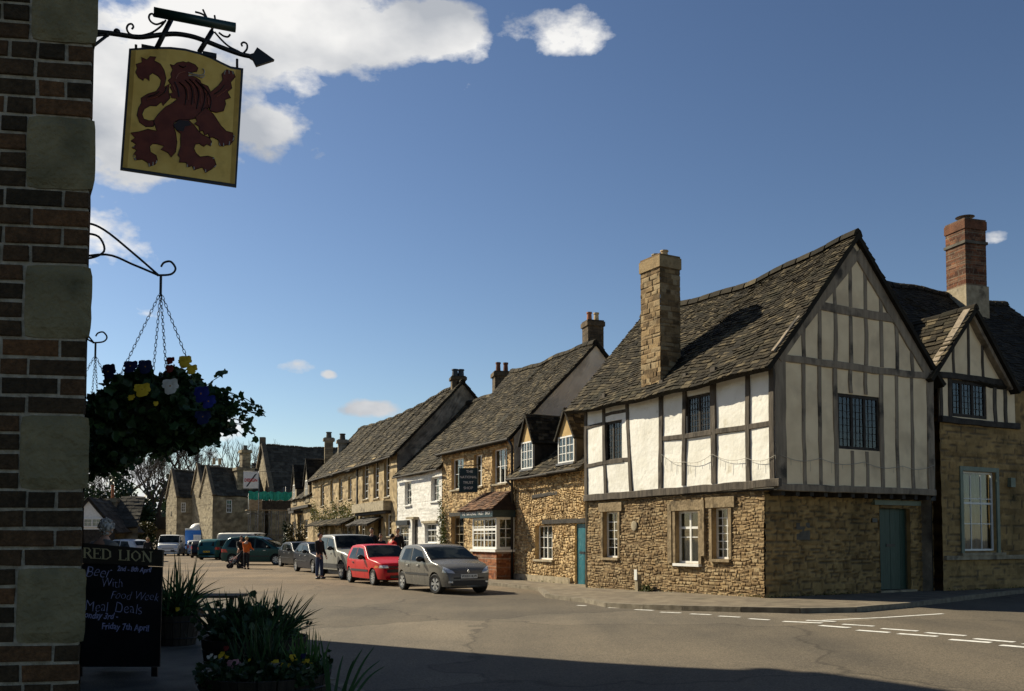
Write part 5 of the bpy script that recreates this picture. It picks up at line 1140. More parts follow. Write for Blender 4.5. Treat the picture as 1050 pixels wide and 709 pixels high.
# the board
SG = thing('hanging_pub_sign', tuple(sp(186, 110)), 'painted gold pub sign showing a red lion, hanging from the iron bracket', 'pub sign')
outl = [(58, 26), (120, 22), (200, 18), (260, 18), (330, 26), (400, 44), (450, 62), (500, 88), (550, 112), (612, 122), (578, 697), (15, 612)]
inn_ = [(69, 36), (120, 33), (200, 29), (260, 30), (330, 38), (400, 56), (450, 74), (500, 100), (550, 124), (600, 133), (568, 682), (28, 601)]
M_gold = noise_mat('gold_leaf_paint', (.86, .56, .12), (.96, .66, .17), scale=9, rough=.45, bump=.05, metal=.0, c3=(.48, .28, .05), scale3=3.5, lo3=.5, hi3=.75)
M_goldr = noise_mat('gold_frame_paint', (.52, .32, .06), (.66, .42, .09), scale=9, rough=.5, bump=.1)
bd = MB().poly([sp(*zl(x, y), -.012) for x, y in outl], SP.n*.022).build('board', M_black, SG)
MB().poly([sp(*zl(x, y), .0101) for x, y in inn_], SP.n*.003).build('gold_panel', M_gold, bd)
MB().poly([sp(*zl(x, y), .0132) for x, y in ((70, 38), (92, 36), (50, 606), (27, 602))], SP.n*.0015).build('gold_panel', M_goldr, bd); MB().poly([sp(*zl(x, y), .0132) for x, y in ((575, 128), (600, 132), (570, 682), (548, 678))], SP.n*.0015).build('gold_panel', M_goldr, bd)
M_lion = noise_mat('lion_maroon', (.13, .026, .013), (.19, .042, .02), scale=12, rough=.5, bump=.05)
M_liond = plain('lion_dark', (.02, .006, .004), .5); M_lionl = plain('lion_light', (.30, .085, .045), .5)
torso = [(258, 105), (275, 110), (290, 97), (320, 91), (335, 96), (345, 92), (378, 106), (392, 122), (386, 138), (348, 146), (345, 156), (385, 170), (402, 182), (408, 196), (440, 210), (452, 236), (470, 262), (474, 318), (436, 316), (425, 338), (395, 362), (350, 372), (318, 372), (298, 372), (275, 388), (276, 412), (284, 435), (290, 480), (284, 528), (262, 553), (248, 532), (212, 516), (228, 500), (195, 489), (172, 488), (158, 502), (162, 528), (190, 545), (196, 568), (184, 588), (160, 597), (148, 580), (122, 564), (88, 568), (94, 545), (80, 540), (96, 520), (74, 508), (92, 492), (68, 474), (88, 460), (66, 436), (108, 430), (150, 418), (192, 427), (186, 405), (176, 378), (200, 345), (235, 310), (262, 296), (292, 272), (264, 266), (256, 246), (270, 240), (258, 215), (262, 205), (248, 182), (264, 168), (260, 150), (270, 130)]
hind = [(272, 400), (300, 372), (345, 372), (372, 398), (395, 428), (415, 446), (445, 458), (458, 478), (452, 500), (434, 490), (420, 502), (398, 488), (380, 490), (372, 512), (382, 534), (402, 552), (440, 548), (468, 556), (480, 590), (462, 608), (430, 628), (412, 602), (372, 616), (362, 594), (346, 602), (334, 580), (300, 578), (306, 555), (294, 545), (308, 500), (308, 440), (290, 424)]
fore = [(378, 362), (430, 312), (468, 348), (500, 398), (528, 428), (560, 436), (566, 470), (548, 492), (500, 500), (490, 470), (462, 456), (450, 462), (440, 440), (425, 448), (415, 425), (400, 430), (396, 405), (374, 392), (388, 380)]
paw = [(438, 250), (460, 234), (490, 208), (512, 180), (508, 152), (530, 131), (562, 140), (572, 165), (550, 192), (556, 220), (534, 238), (550, 266), (522, 276), (526, 296), (515, 330), (482, 338), (452, 330), (438, 292)]
tail = [(176, 405), (140, 406), (110, 386), (97, 350), (104, 315), (118, 292), (116, 268), (150, 246), (190, 235), (208, 208), (214, 182), (200, 162), (172, 146), (156, 158), (156, 184), (136, 168), (126, 182), (104, 168), (90, 142), (98, 124), (92, 104), (122, 94), (118, 70), (145, 82), (160, 66), (190, 68), (180, 86), (210, 102), (228, 132), (237, 170), (228, 214), (254, 198), (250, 232), (256, 268), (222, 304), (214, 286), (190, 306), (160, 304), (132, 320), (121, 345), (130, 368), (155, 377), (184, 374)]
for k, pl_ in enumerate((tail, torso, hind, fore, paw)):
    P = [sp(*zl(x, y), .0135+.0012*k) for x, y in pl_]; ob = MB().poly(P, SP.n*.0022).build('lion', M_lion, bd)
    MB().tube([p+SP.n*.002 for p in P+[P[0]]], .0035, 4, caps=False).build('outline', M_liond, ob) if False else None
    mb = MB(); mb.tube([p+SP.n*.0022 for p in P+[P[0]]], .0032, 4); 
    mesh_obj('lion_outline', mb.v, mb.f, M_liond, bd)
def stroke(pts, r, mat, name='brush_line', o=.021): MB().tube([sp(*zl(x, y), o) for x, y in smooth(pts, 4)], [r]*((len(pts)-1)*4+1), 4).build(name, mat, bd)
for pts in ([(300, 190), (325, 215), (335, 250), (330, 300)], [(330, 180), (355, 210), (365, 250), (360, 300)], [(350, 175), (385, 215), (395, 260), (385, 320)], [(380, 180), (415, 220), (425, 270), (410, 330)], [(405, 200), (440, 240), (455, 280), (450, 320)], [(280, 190), (295, 230), (300, 262)], [(300, 110), (320, 120), (335, 112)], [(200, 260), (230, 240), (240, 215)], [(150, 262), (185, 250), (205, 236)], [(470, 250), (500, 230), (520, 205)]): stroke(pts, .0055, M_liond)
for pts in ([(312, 195), (338, 225), (345, 280)], [(340, 185), (370, 220), (378, 290)], [(365, 185), (400, 230), (405, 290)], [(425, 235), (440, 270), (438, 310)], [(285, 175), (300, 150), (330, 140)], [(270, 205), (282, 235)], [(145, 275), (190, 262), (225, 240)], [(480, 262), (505, 245), (530, 225)]): stroke(pts, .004, M_lionl)
MB().poly([sp(*zl(x, y), .0195) for x, y in ((272, 398), (300, 374), (345, 378), (360, 400), (330, 405), (320, 430), (290, 424))], SP.n*.002).build('brush_line', M_liond, bd)
M_claw = plain('claw_white', (.45, .42, .38), .5)
for pts in ([(345, 146), (372, 152), (405, 158), (420, 150), (422, 135), (414, 126)], [(345, 160), (380, 160), (410, 170), (424, 158)]): stroke(pts, .005, M_claw, 'tongue')
for (x, y, dx, dy) in ((524, 140, -4, 14), (540, 136, 2, 14), (556, 142, 6, 12), (500, 496, -6, -10), (515, 500, 0, -14), (540, 492, 4, -14), (558, 470, 6, -10), (562, 452, 8, 4), (92, 565, -8, -8), (86, 548, -8, 0), (158, 596, -4, -12), (172, 592, 2, -14), (186, 580, 6, -10), (372, 612, 0, -12), (428, 626, 0, -12), (470, 600, 8, -6), (462, 560, 8, -2), (452, 494, 4, -8), (78, 505, 6, 0), (340, 600, 0, -10)):
    stroke([(x, y), (x+dx*.5, y-dy*.2), (x+dx, y+dy)], .0045, M_claw, 'claw')
for x, y0, y1 in ((92, 6, 30), (582, 75, 122)): ptube([sp(*zl(x, y0)), sp(*zl(x, y1))], .012, 'hanging_strap', M_iron, SG)
MB().pbox(SP, SP.hit(*zl(118, 20))[0], SP.hit(*zl(195, 20))[0], SP.hit(*zl(150, 22))[1], SP.hit(*zl(150, 12))[1], -.03, .02).build('hanging_clamp', M_iron, SG)
MB().pbox(SP, SP.hit(*zl(415, 50))[0], SP.hit(*zl(482, 50))[0], SP.hit(*zl(450, 66))[1], SP.hit(*zl(450, 46))[1], -.03, .02).build('hanging_clamp', M_iron, SG)

# wall brackets and hanging baskets
def basket(hx, hy, Y, cx, cy, Rx, Rz, seed, lab, blab, n, fl, low_=1.0):
    hk = at_depth(hx, hy, Y); dist = PF.n.dot(Vector((hk.x-PF.O.x, hk.y-PF.O.y, 0))); bp_ = Pl((hk.x, hk.y), (PF.n.x, PF.n.y))
    W_ = lambda a, z: bp_.P(a, z, 0)
    fwd = 1 if bp_.d.dot(PF.n) > 0 else -1
    bk_ = thing('basket_bracket', tuple(W_(-dist*fwd, hk.z)), blab, 'bracket', 'scrolled brackets on the pub wall')
    z = hk.z; a = -dist; s_ = dist/.5
    top = smooth([(a, z+.17), (a*.82, z+.225), (a*.62, z+.205), (a*.3, z+.10), (-.01, z)])
    low = smooth([(a, z+.02), (a*.6, z+.075), (a*.3, z+.04), (-.01, z)]); tip = smooth([(-.02, z), (.05, z+.015), (.075, z+.05), (.05, z+.085), (.015, z+.075), (.0, z+.05)])
    spi = smooth([(a*.95, z+.07), (a*.8, z+.04), (a*.62, z+.09), (a*.68, z+.165), (a*.85, z+.165), (a*.9, z+.11), (a*.8, z+.09)])
    for nm, P in (('arm', top), ('brace', low), ('hook', tip), ('scroll', spi)): ptube([W_(x*fwd, zz) for x, zz in P], .006, nm, M_iron, bk_, 6)
    ptube([W_(a*fwd, z-.05), W_(a*fwd, z+.28)], .01, 'wall_plate', M_iron, bk_, 6)
    c = at_depth(cx, cy, Y); c = Vector((hk.x, hk.y, c.z)); rim = c.z+.02
    H_ = thing('hanging_basket', tuple(c), lab, 'hanging basket', 'hanging baskets on the pub wall')
    mb = MB(); mb.tube([hk, hk-Vector((0, 0, .1))], .007, 6)
    top_ = hk-Vector((0, 0, .09))
    mb.build('ring', M_iron, H_)
    for k in range(4):
        th = .55+k*math.pi/2; e = c+Vector((math.cos(th)*.24, math.sin(th)*.24, .08)); L = (e-top_).length; m = int(L/.021); cm_ = MB(); t = (e-top_).normalized(); x = t.cross(Vector((0, 1, 0))).normalized(); y = t.cross(x)
        for i in range(m):
            p = top_+t*(L*(i+.5)/m); u = x if i % 2 else y
            cm_.tube([p-t*.013, p-t*.009+u*.006, p+t*.009+u*.006, p+t*.013, p+t*.009-u*.006, p-t*.009-u*.006, p-t*.013], .0018, 4, caps=False)
        cm_.build('chain', M_iron, H_)
    # liner bowl
    mb = MB(); prof = [(.20, .03), (.235, .02), (.23, -.05), (.19, -.14), (.11, -.2), (0, -.215)]
    prof = [(r_*Rx/.3, z_*.8*low_) for r_, z_ in prof]
    for (r_, z_) in prof:
        for j in range(20): th = 2*math.pi*j/20; mb.v.append(c+Vector((r_*math.cos(th)*(1+.04*math.sin(j*2.7)), r_*math.sin(th), z_))); mb.c.append((1, 1, 1))
    for i in range(len(prof)-1):
        for j in range(20): a_, b_ = i*20+j, i*20+(j+1) % 20; mb.f.append((a_, b_, b_+20, a_+20))
    mb.f.append(tuple(range(20)))
    mb.build('liner', M_moss, H_)
    q = np.random.RandomState(seed); P = []
    while len(P) < n:
        v = q.normal(size=3); v /= np.linalg.norm(v); r_ = q.rand()**.28
        x, y, zz = v*r_; lump = 1+.16*math.sin(5*math.atan2(v[1], v[0])+seed)+.10*math.sin(11*v[2]+3*v[0]*4)
        zz2 = zz*Rz*(1.0 if zz > 0 else low_)*lump
        P.append(c+Vector((x*Rx*lump, y*Rx*.9*lump, zz2-.03)))
    leaves('foliage', P, .052, M_ivy, H_, seed, droop=.6)
    # trailing ivy strands
    r = random.Random(seed)
    stP = []; sm = MB()
    for k, (ax, az, ln, out_) in enumerate(fl['trail']):
        ln *= .62; ax *= .92
        p = c+Vector((ax, -.05+.1*r.random(), az)); d = Vector((out_, r.uniform(-.2, .2), .25)).normalized(); path = [p]; m = int(ln/.03)
        for i in range(m):
            d = (d+Vector((r.uniform(-.22, .22), r.uniform(-.2, .2), -.13+r.uniform(-.1, .1)))).normalized(); p = p+d*.03; path.append(p)
            if r.random() < .85: stP.append(p+Vector((r.uniform(-.02, .02), r.uniform(-.02, .02), r.uniform(-.02, .02))))
        MB().tube(path, .0022, 4).build('stem', M_ivy, H_, usecol=True)
    if stP: leaves('trailing_leaves', stP, .038, M_ivy, H_, seed+1, droop=.8)
    for k, (px, py, m_, r_, dy) in enumerate(fl['fl']):
        p = at_depth(px, py, Y-dy); pansy(p, (r.uniform(-.3, .3), -1, r.uniform(-.1, .35)), r_, m_, P_eye, H_, k+seed)
    return H_
basket(165, 283, 4.98, 162, 424, .34, .235, 31, 'nearest hanging basket, full of ivy with yellow, white and blue pansies', 'nearer scrolled iron bracket on the brick pub corner', 5200,
       {'trail': [(.30, .1, .42, .9), (.34, .05, .5, .9), (.36, .02, .55, 1), (.3, -.05, .35, .8), (.32, .12, .5, 1), (.35, .0, .45, 1), (.28, .12, .3, .8), (.33, -.02, .4, .9), (.38, .08, .5, .9), (.3, .18, .16, .3), (.27, -.1, .4, .4), (-.3, .1, .2, -.6), (-.3, 0, .2, -.7), (.36, .06, .3, .9), (.34, -.04, .3, .9), (.38, 0, .34, .8)],
        'fl': [(146, 400, P_yel, .040, .34), (175, 396, P_whi, .040, .36), (207, 404, P_blu, .042, .36), (214, 412, P_blu, .036, .33), (112, 381, P_dbl, .042, .25), (134, 376, P_dbl, .036, .2), (149, 376, P_dbl, .036, .15), (190, 371, P_yel, .034, .15), (197, 379, P_yel, .028, .2), (175, 370, P_red, .022, .2), (174, 378, P_red, .02, .25), (135, 408, P_yel, .018, .34), (160, 414, P_yel, .012, .36), (208, 428, P_dbl, .04, .3), (187, 372, P_yel, .02, .2)]}, low_=.72)
basket(98, 352, 6.65, 98, 447, .35, .25, 47, 'farther hanging basket, its trailing ivy showing below and left of the nearer one', 'farther scrolled iron bracket half hidden by the pub corner', 3600,
       {'trail': [(.25, .0, .35, .7), (.3, -.05, .5, .8), (.32, -.1, .5, .7), (.3, -.12, .45, .6), (.28, -.15, .5, .4), (.3, -.1, .4, .5), (.26, -.12, .45, .5), (.3, -.12, .6, .4), (.34, 0, .4, .8), (.3, .05, .5, .8)],
        'fl': [(107, 420, P_whi, .03, .3), (97, 426, P_yel, .03, .35), (100, 436, P_dbl, .035, .35), (131, 455, P_whi, .018, .3)]})

# A-board
BY = 10.0; bc = at_depth(124.5, 622, BY); tl = R(2.6)
AB = thing('chalkboard', (bc.x, bc.y, .1), 'black A-board with gold lettered header and lilac chalk writing, standing outside the pub', 'chalkboard')
bx = Vector((math.cos(tl)*.995, -.06, -math.sin(tl))).normalized(); bz = Vector((math.sin(tl), .10, math.cos(tl))).normalized(); bn = bx.cross(bz).normalized(); bn = bn if bn.y < 0 else -bn
def bp3(px, py, o=0):
    r_ = raydir(px, py); O = Vector(bc); cp_ = Vector((0, 0, CAMZ)); t = (O-cp_).dot(bn)/r_.dot(bn); return cp_+r_*t+bn*o
def bquad(c4, o0, o1, name, mat, parent): 
    P = [bp3(*p, o0) for p in c4]+[bp3(*p, o1) for p in c4]; return MB().hexa(P).build(name, mat, parent)
M_board = noise_mat('chalkboard_black', (.006, .006, .007), (.014, .014, .016), scale=3, rough=.6, bump=.05)
M_hdr = noise_mat('header_brown', (.030, .024, .018), (.05, .042, .032), scale=5, rough=.6, bump=.1)
M_gilt = plain('gilt_lettering', (.62, .54, .30), .5); M_chalk = noise_mat('chalk', (.30, .30, .50), (.48, .48, .74), scale=60, rough=.9, bump=0)
bquad([(77, 578), (166.5, 581.5), (163.5, 684), (77, 684)], -.02, 0, 'board', M_board, AB)
hd = bquad([(77, 556.3), (167.3, 564.2), (166.7, 581), (77, 577.5)], -.025, .012, 'header', M_hdr, AB)
for (xa, xb) in ((78, 84), (155, 161)): bquad([(xa, 684.2), (xb, 684.2), (xb, 694), (xa, 694)], -.02, 0, 'leg', M_black, AB)
# rear flap of the A-board
P = [bp3(80, 560, -.03), bp3(150, 566, -.03), bp3(128, 686, -.03)+Vector((.0, .62, -.06)), bp3(80, 686, -.03)+Vector((0, .62, -.06))]
MB().hexa(P+[p+Vector((0, .02, 0)) for p in P]).build('rear_flap', M_black, AB)
zb3 = lambda x, y: (80+x/7.467, 555+y/7.467)
def seriftext(s, x0, x1, ytop, ybot, slope):
    H = 1.0; L = {
     'R': (.78, [((.16, 0), (.16, 1), .17), ((.16, .96), (.45, .96), .07), ((.45, .96), (.62, .75), .13), ((.62, .75), (.45, .52), .13), ((.45, .52), (.16, .52), .07), ((.38, .52), (.72, .0), .16), ((.02, .03), (.30, .03), .06), ((.02, .97), (.2, .97), .06), ((.62, .03), (.82, .03), .06)]),
     'E': (.70, [((.16, 0), (.16, 1), .17), ((.02, .97), (.62, .97), .07), ((.16, .51), (.46, .51), .07), ((.02, .03), (.64, .03), .07), ((.62, .97), (.62, .78), .05), ((.64, .03), (.66, .24), .05), ((.46, .60), (.46, .42), .05)]),
     'D': (.86, [((.16, 0), (.16, 1), .17), ((.02, .97), (.45, .97), .07), ((.02, .03), (.45, .03), .07), ((.45, .96), (.70, .75), .10), ((.70, .78), (.72, .22), .16), ((.70, .25), (.45, .04), .10)]),
     'L': (.68, [((.16, 0), (.16, 1), .17), ((.02, .97), (.30, .97), .06), ((.02, .03), (.62, .03), .07), ((.62, .03), (.66, .26), .06)]),
     'I': (.36, [((.16, 0), (.16, 1), .17), ((.02, .97), (.30, .97), .06), ((.02, .03), (.30, .03), .06)]),
     'O': (.92, [((.12, .3), (.12, .7), .16), ((.12, .68), (.42, .98), .09), ((.42, .98), (.74, .68), .09), ((.74, .7), (.74, .3), .16), ((.74, .32), (.42, .02), .09), ((.42, .02), (.12, .32), .09)]),
     'N': (.90, [((.14, 0), (.14, 1), .08), ((.10, 1), (.74, 0), .17), ((.76, 0), (.76, 1), .08), ((.0, .03), (.26, .03), .06), ((.62, .97), (.9, .97), .06), ((.0, .97), (.16, .97), .06)]), ' ': (.42, [])}
    tot = sum(L[c][0] for c in s); k = (x1-x0)/tot; x = x0; out_ = []
    for c in s:
        w_, st_ = L[c]; m = MB()
        for (p, q, t) in st_:
            f_ = lambda u, v: bp3(x+u*k, ybot+(ytop-ybot)*v+slope*(x+u*k-x0), .013)
            a_, b_ = f_(*p), f_(*q); d_ = (b_-a_).normalized(); n_ = d_.cross(bn).normalized()*(t*.5*(f_(0, 1)-f_(0, 0)).length)
            m.hexa([a_-n_, b_-n_, b_+n_, a_+n_, a_-n_+bn*.004, b_-n_+bn*.004, b_+n_+bn*.004, a_+n_+bn*.004])
        if st_: out_.append(m)
        x += w_*k
    A_ = MB()
    for m in out_: A_.add(m.v, m.f)
    A_.build('header_lettering', M_gilt, hd)
seriftext('RED', 85.5, 115.5, 561.6, 572.4, .062); seriftext('LION', 122, 157, 563.9, 574.6, .062)
def chalk(s, x, y, size, seed, parent=AB, xe=None):
    r = random.Random(seed); o = bp3(x, y, .002); cu = o.copy(); q = (bp3(x+10, y, 0)-bp3(x, y, 0)).normalized(); mb = MB()
    for wd in (s,):
        me = text_mesh('chalk_writing', wd, size, o, Vector((bx.x, bx.y, bx.z-.0)), bz, M_chalk, parent, ext=.0012, align='LEFT', sx=.84, bold=-.0035 if size > .10 else .0015, shear=.12)
        # shaky hand
        for v in me.data.vertices:
            p = v.co; v.co = p+Vector((0, 0, 1))*(.05*size*math.sin(p.x*38+seed))+Vector((1, 0, 0))*(.04*size*math.sin(p.z*45+seed*2))
for k, (s, x, y, sz) in enumerate([('Beer', 60, 232, .175), ('With', 175, 318, .14), ('Food Week', 250, 412, .132), ('Meal', 50, 498, .165), ('Deals', 275, 512, .165)]):
    chalk(s, *zb3(x, y), sz, k)
for k, (s, x, y, sz) in enumerate([('2nd - 8th April', 300, 212, .075), ('onday 3rd -', 50, 566, .095), ('Friday 7th April', 180, 650, .098)]): chalk(s, *zb3(x, y), sz, k+9)

# planters
M_pot = noise_mat('dark_oak_staves', (.016, .013, .010), (.035, .028, .02), scale=6, rough=.85, bump=.5, stretch=(4, 4, .5)); M_soil = noise_mat('compost', (.012, .009, .006), (.03, .022, .015), scale=20, rough=1, bump=.6)
def pot(parent, c, r0, r1, h, z0=.1, n=18, hoops=True, mat=None):
    mb = MB(); c = Vector((c[0], c[1], z0))
    for j in range(n):
        a0, a1 = 2*math.pi*j/n+.012, 2*math.pi*(j+1)/n-.012
        P = []
        for (r_, z) in ((r0, 0), (r1, h)):
            for (rr_, a) in ((r_, a0), (r_, a1), (r_-.03, a1), (r_-.03, a0)): P.append(c+Vector((rr_*math.cos(a), rr_*math.sin(a), z)))
        mb.hexa(P)
    b = mb.build('barrel', mat or M_pot, parent)
    if hoops:
        for t in (.25, .8):
            rr_ = r0+(r1-r0)*t+.004; MB().tube([c+Vector((rr_*math.cos(a), rr_*math.sin(a), h*t)) for a in [2*math.pi*k/24 for k in range(25)]], .009, 5, caps=False).build('hoop', M_iron, b)
    mb = MB(); vs = [c+Vector((0, 0, h-.05))]+[c+Vector((math.cos(2*math.pi*k/18)*(r1-.03), math.sin(2*math.pi*k/18)*(r1-.03), h-.06)) for k in range(18)]
    mesh_obj('soil', vs, [(0, 1+k, 1+(k+1) % 18) for k in range(18)], M_soil, parent)
# behind the board
g0 = at_depth(181, 640, 13.2); p1 = thing('planter', (g0.x, g0.y, .1), 'wooden planter of spiky leaves just behind the right edge of the chalkboard', 'planter', 'planters outside the pub')
pot(p1, g0, .26, .33, .42); blades('sword_leaves', (g0.x, g0.y, .48), 130, .95, .035, M_blade, p1, 5, spread=1.05, rootr=.2, curve=.8)
leaves('foliage', [Vector((g0.x, g0.y, .55))+Vector((random.gauss(0, .13), random.gauss(0, .13), abs(random.gauss(0, .09)))) for _ in range(260)], .07, M_blade, p1, 3)
pansy((g0.x+.12, g0.y-.3, .62), (0, -1, .3), .03, P_yel, P_eye, p1, 3)
# big planter in the foreground
g1 = at_depth(262, 650, 9.3); p2 = thing('planter', (g1.x, g1.y, .1), 'largest planter, a dark wooden tub bursting with sword leaves in the foreground', 'planter', 'planters outside the pub')
pot(p2, g1, .45, .52, .52, n=24)
M_blade2 = M_blade
blades('sword_leaves', (g1.x-.14, g1.y, .56), 230, .53, .032, M_blade, p2, 11, spread=.75, rootr=.26, curve=.35)
blades('sword_leaves', (g1.x+.14, g1.y-.05, .56), 95, .62, .024, M_blade, p2, 12, spread=1.0, rootr=.15, curve=.55, lean=(.35, 0))
leaves('foliage', [Vector((g1.x-.05, g1.y-.1, .66))+Vector((random.gauss(0, .2), random.gauss(0, .2), abs(random.gauss(0, .11)))) for _ in range(600)], .07, M_blade, p2, 4, tone=.2)
# half barrel of bedding in front
g2 = at_depth(272, 690, 7.4); p3_ = thing('half_barrel', (g2.x, g2.y, .1), 'low half barrel of small yellow, pink and white flowers at the bottom left', 'planter', 'planters outside the pub')
pot(p3_, g2, .42, .52, .44, n=22)
leaves('foliage', [Vector((g2.x, g2.y, .56))+Vector((random.uniform(-.46, .46), random.uniform(-.42, .42), random.gauss(0, .045))) for _ in range(1500)], .05, M_ivy, p3_, 6, tone=.35)
blades('daffodil_leaves', (g2.x+.30, g2.y+.1, .52), 60, .38, .018, M_bladeY, p3_, 13, spread=.5, rootr=.12, curve=.3)
blades('daffodil_leaves', (g2.x-.1, g2.y+.2, .52), 80, .48, .02, M_blade, p3_, 14, spread=.5, rootr=.2, curve=.3)
rr = random.Random(4)
for k, (px, py, m_, r_) in enumerate([(228, 671, P_yel, .022), (233, 673, P_yel, .02), (226, 673, P_yel, .018), (214, 674, P_whi, .016), (217, 672, P_whi, .014), (221, 674, P_whi, .014), (236, 680, P_pnk, .026), (242, 679, P_pnk, .024), (239, 683, P_pnk, .022), (245, 681, P_pnk, .02), (232, 665, P_red, .022),
                                      (281, 681, P_yel, .026), (286, 684, P_yel, .026), (283, 679, P_yel, .022), (290, 682, P_yel, .02), (296, 683, P_yel, .02), (300, 674, P_yel, .024), (302, 678, P_yel, .022), (313, 681, P_yel, .026), (317, 683, P_yel, .028), (319, 686, P_yel, .022), (315, 678, P_yel, .02), (311, 673, P_dbl, .022), (256, 677, P_yel, .013)]):
    pansy(at_depth(px, py, 7.4-.18+rr.random()*.1), (rr.uniform(-.3, .3), -1, .4), r_, m_, P_eye, p3_, k)
# leaves of a pot beyond the lower edge
g3 = at_depth(348, 712, 6.9); p4_ = thing('planter', (g3.x, g3.y, 0), 'planter at the bottom edge of which only a few long sword leaves show', 'planter', 'planters outside the pub')
pot(p4_, g3, .24, .3, .26, z0=.1)
V = []; mb = None
for k, (tx, ty, bx_) in enumerate([(328, 651, 336), (352, 672, 340), (372, 665, 345), (384, 663, 352), (395, 683, 356), (334, 668, 338), (363, 676, 350), (390, 677, 350)]):
    root = Vector((g3.x+(bx_-348)*.006, g3.y, .34)); tip = at_depth(tx, ty, 6.9+.1*math.sin(k*2)); mid = root.lerp(tip, .55)+Vector((0, 0, .05)); P = smooth([tuple(root), tuple(mid), tuple(tip)], 5)
    Vv = []; Ff = []; cc_ = []
    for j, p in enumerate(P):
        w_ = .013*(1-j/(len(P)-1))**.7+.0005; Vv += [Vector(p)-Vector((w_, 0, -w_*.3)), Vector(p)+Vector((w_, 0, -w_*.3))]; cc_ += [(.6, .6, .6)]*2
        if j: Ff.append((j*2-2, j*2-1, j*2+1, j*2))
    mesh_obj('sword_leaf', Vv, Ff, M_blade, p4_, cc_)
# bench in the sun past the planters
bp_ = at_depth(218, 611, 15.2); BN = thing('picnic_bench', (bp_.x, bp_.y, .1), 'low dark wooden picnic bench half hidden behind the planters', 'bench')
M_bench = noise_mat('bench_wood', (.05, .042, .033), (.085, .072, .055), scale=4, rough=.85, bump=.4, stretch=(.6, 4, 4))
zt_ = bp_.z
for i in range(4): MB().box((bp_.x, bp_.y+i*.16-.24, zt_), (1.0, .145, .04), 0).build('table_board', M_bench, BN)
for s_ in (-1, 1): MB().box((bp_.x, bp_.y+s_*.62, zt_-.27), (1.0, .2, .04), 0).build('seat', M_bench, BN)
for s_ in (-1, 1):
    for t in (-1, 1): MB().tube([(bp_.x+s_*.38, bp_.y+t*.2, zt_-.02), (bp_.x+s_*.38, bp_.y+t*.55, .1)], .04, 6).build('leg', M_bench, BN)
    MB().box((bp_.x+s_*.38, bp_.y, zt_-.32), (.05, 1.4, .08), 0).build('crossbar', M_bench, BN)

# ------------------------------------------------------------------ vehicles
def carpaint(name, c, metal=.35, rough=.28): return plain(name, c, rough+.02, metal*.3, .35, 0)
M_tyre = noise_mat('tyre_rubber', (.010, .010, .010), (.022, .021, .02), scale=30, rough=.8, bump=.1); M_alloy = plain('alloy', (.5, .5, .5), .3, .7)
M_trim = plain('black_trim', (.014, .014, .015), .55); M_lamp = plain('lamp_glass', (.62, .64, .66), .08, .3, .8, 1); M_amber = plain('amber_lamp', (.7, .2, .02), .2, 0, .6, 1); M_redl = plain('rear_lamp', (.45, .01, .01), .15, 0, .6, 1)
M_plateW = plain('plate_white', (.75, .75, .72), .4); M_plateY = plain('plate_yellow', (.75, .55, .05), .4)
def carglass():
    m, nt, b = newmat('car_glass'); b.inputs['Base Color'].default_value = (.012, .018, .018, 1); b.inputs['Roughness'].default_value = .04; b.inputs['IOR'].default_value = 1.22; b.inputs['Specular IOR Level'].default_value = .4
    tc = nnode(nt, 'ShaderNodeTexCoord'); n1 = nnode(nt, 'ShaderNodeTexNoise', Scale=2.2, Detail=2); nt.links.new(tc.outputs['Object'], n1.inputs['Vector'])
    r = nnode(nt, 'ShaderNodeValToRGB'); r.color_ramp.elements[0].position = .45; r.color_ramp.elements[1].position = .62; r.color_ramp.elements[0].color = (.004, .007, .007, 1); r.color_ramp.elements[1].color = (.03, .036, .033, 1)
    nt.links.new(n1.outputs['Fac'], r.inputs[0]); nt.links.new(r.outputs[0], b.inputs['Base Color']); return m
M_cglass = carglass()
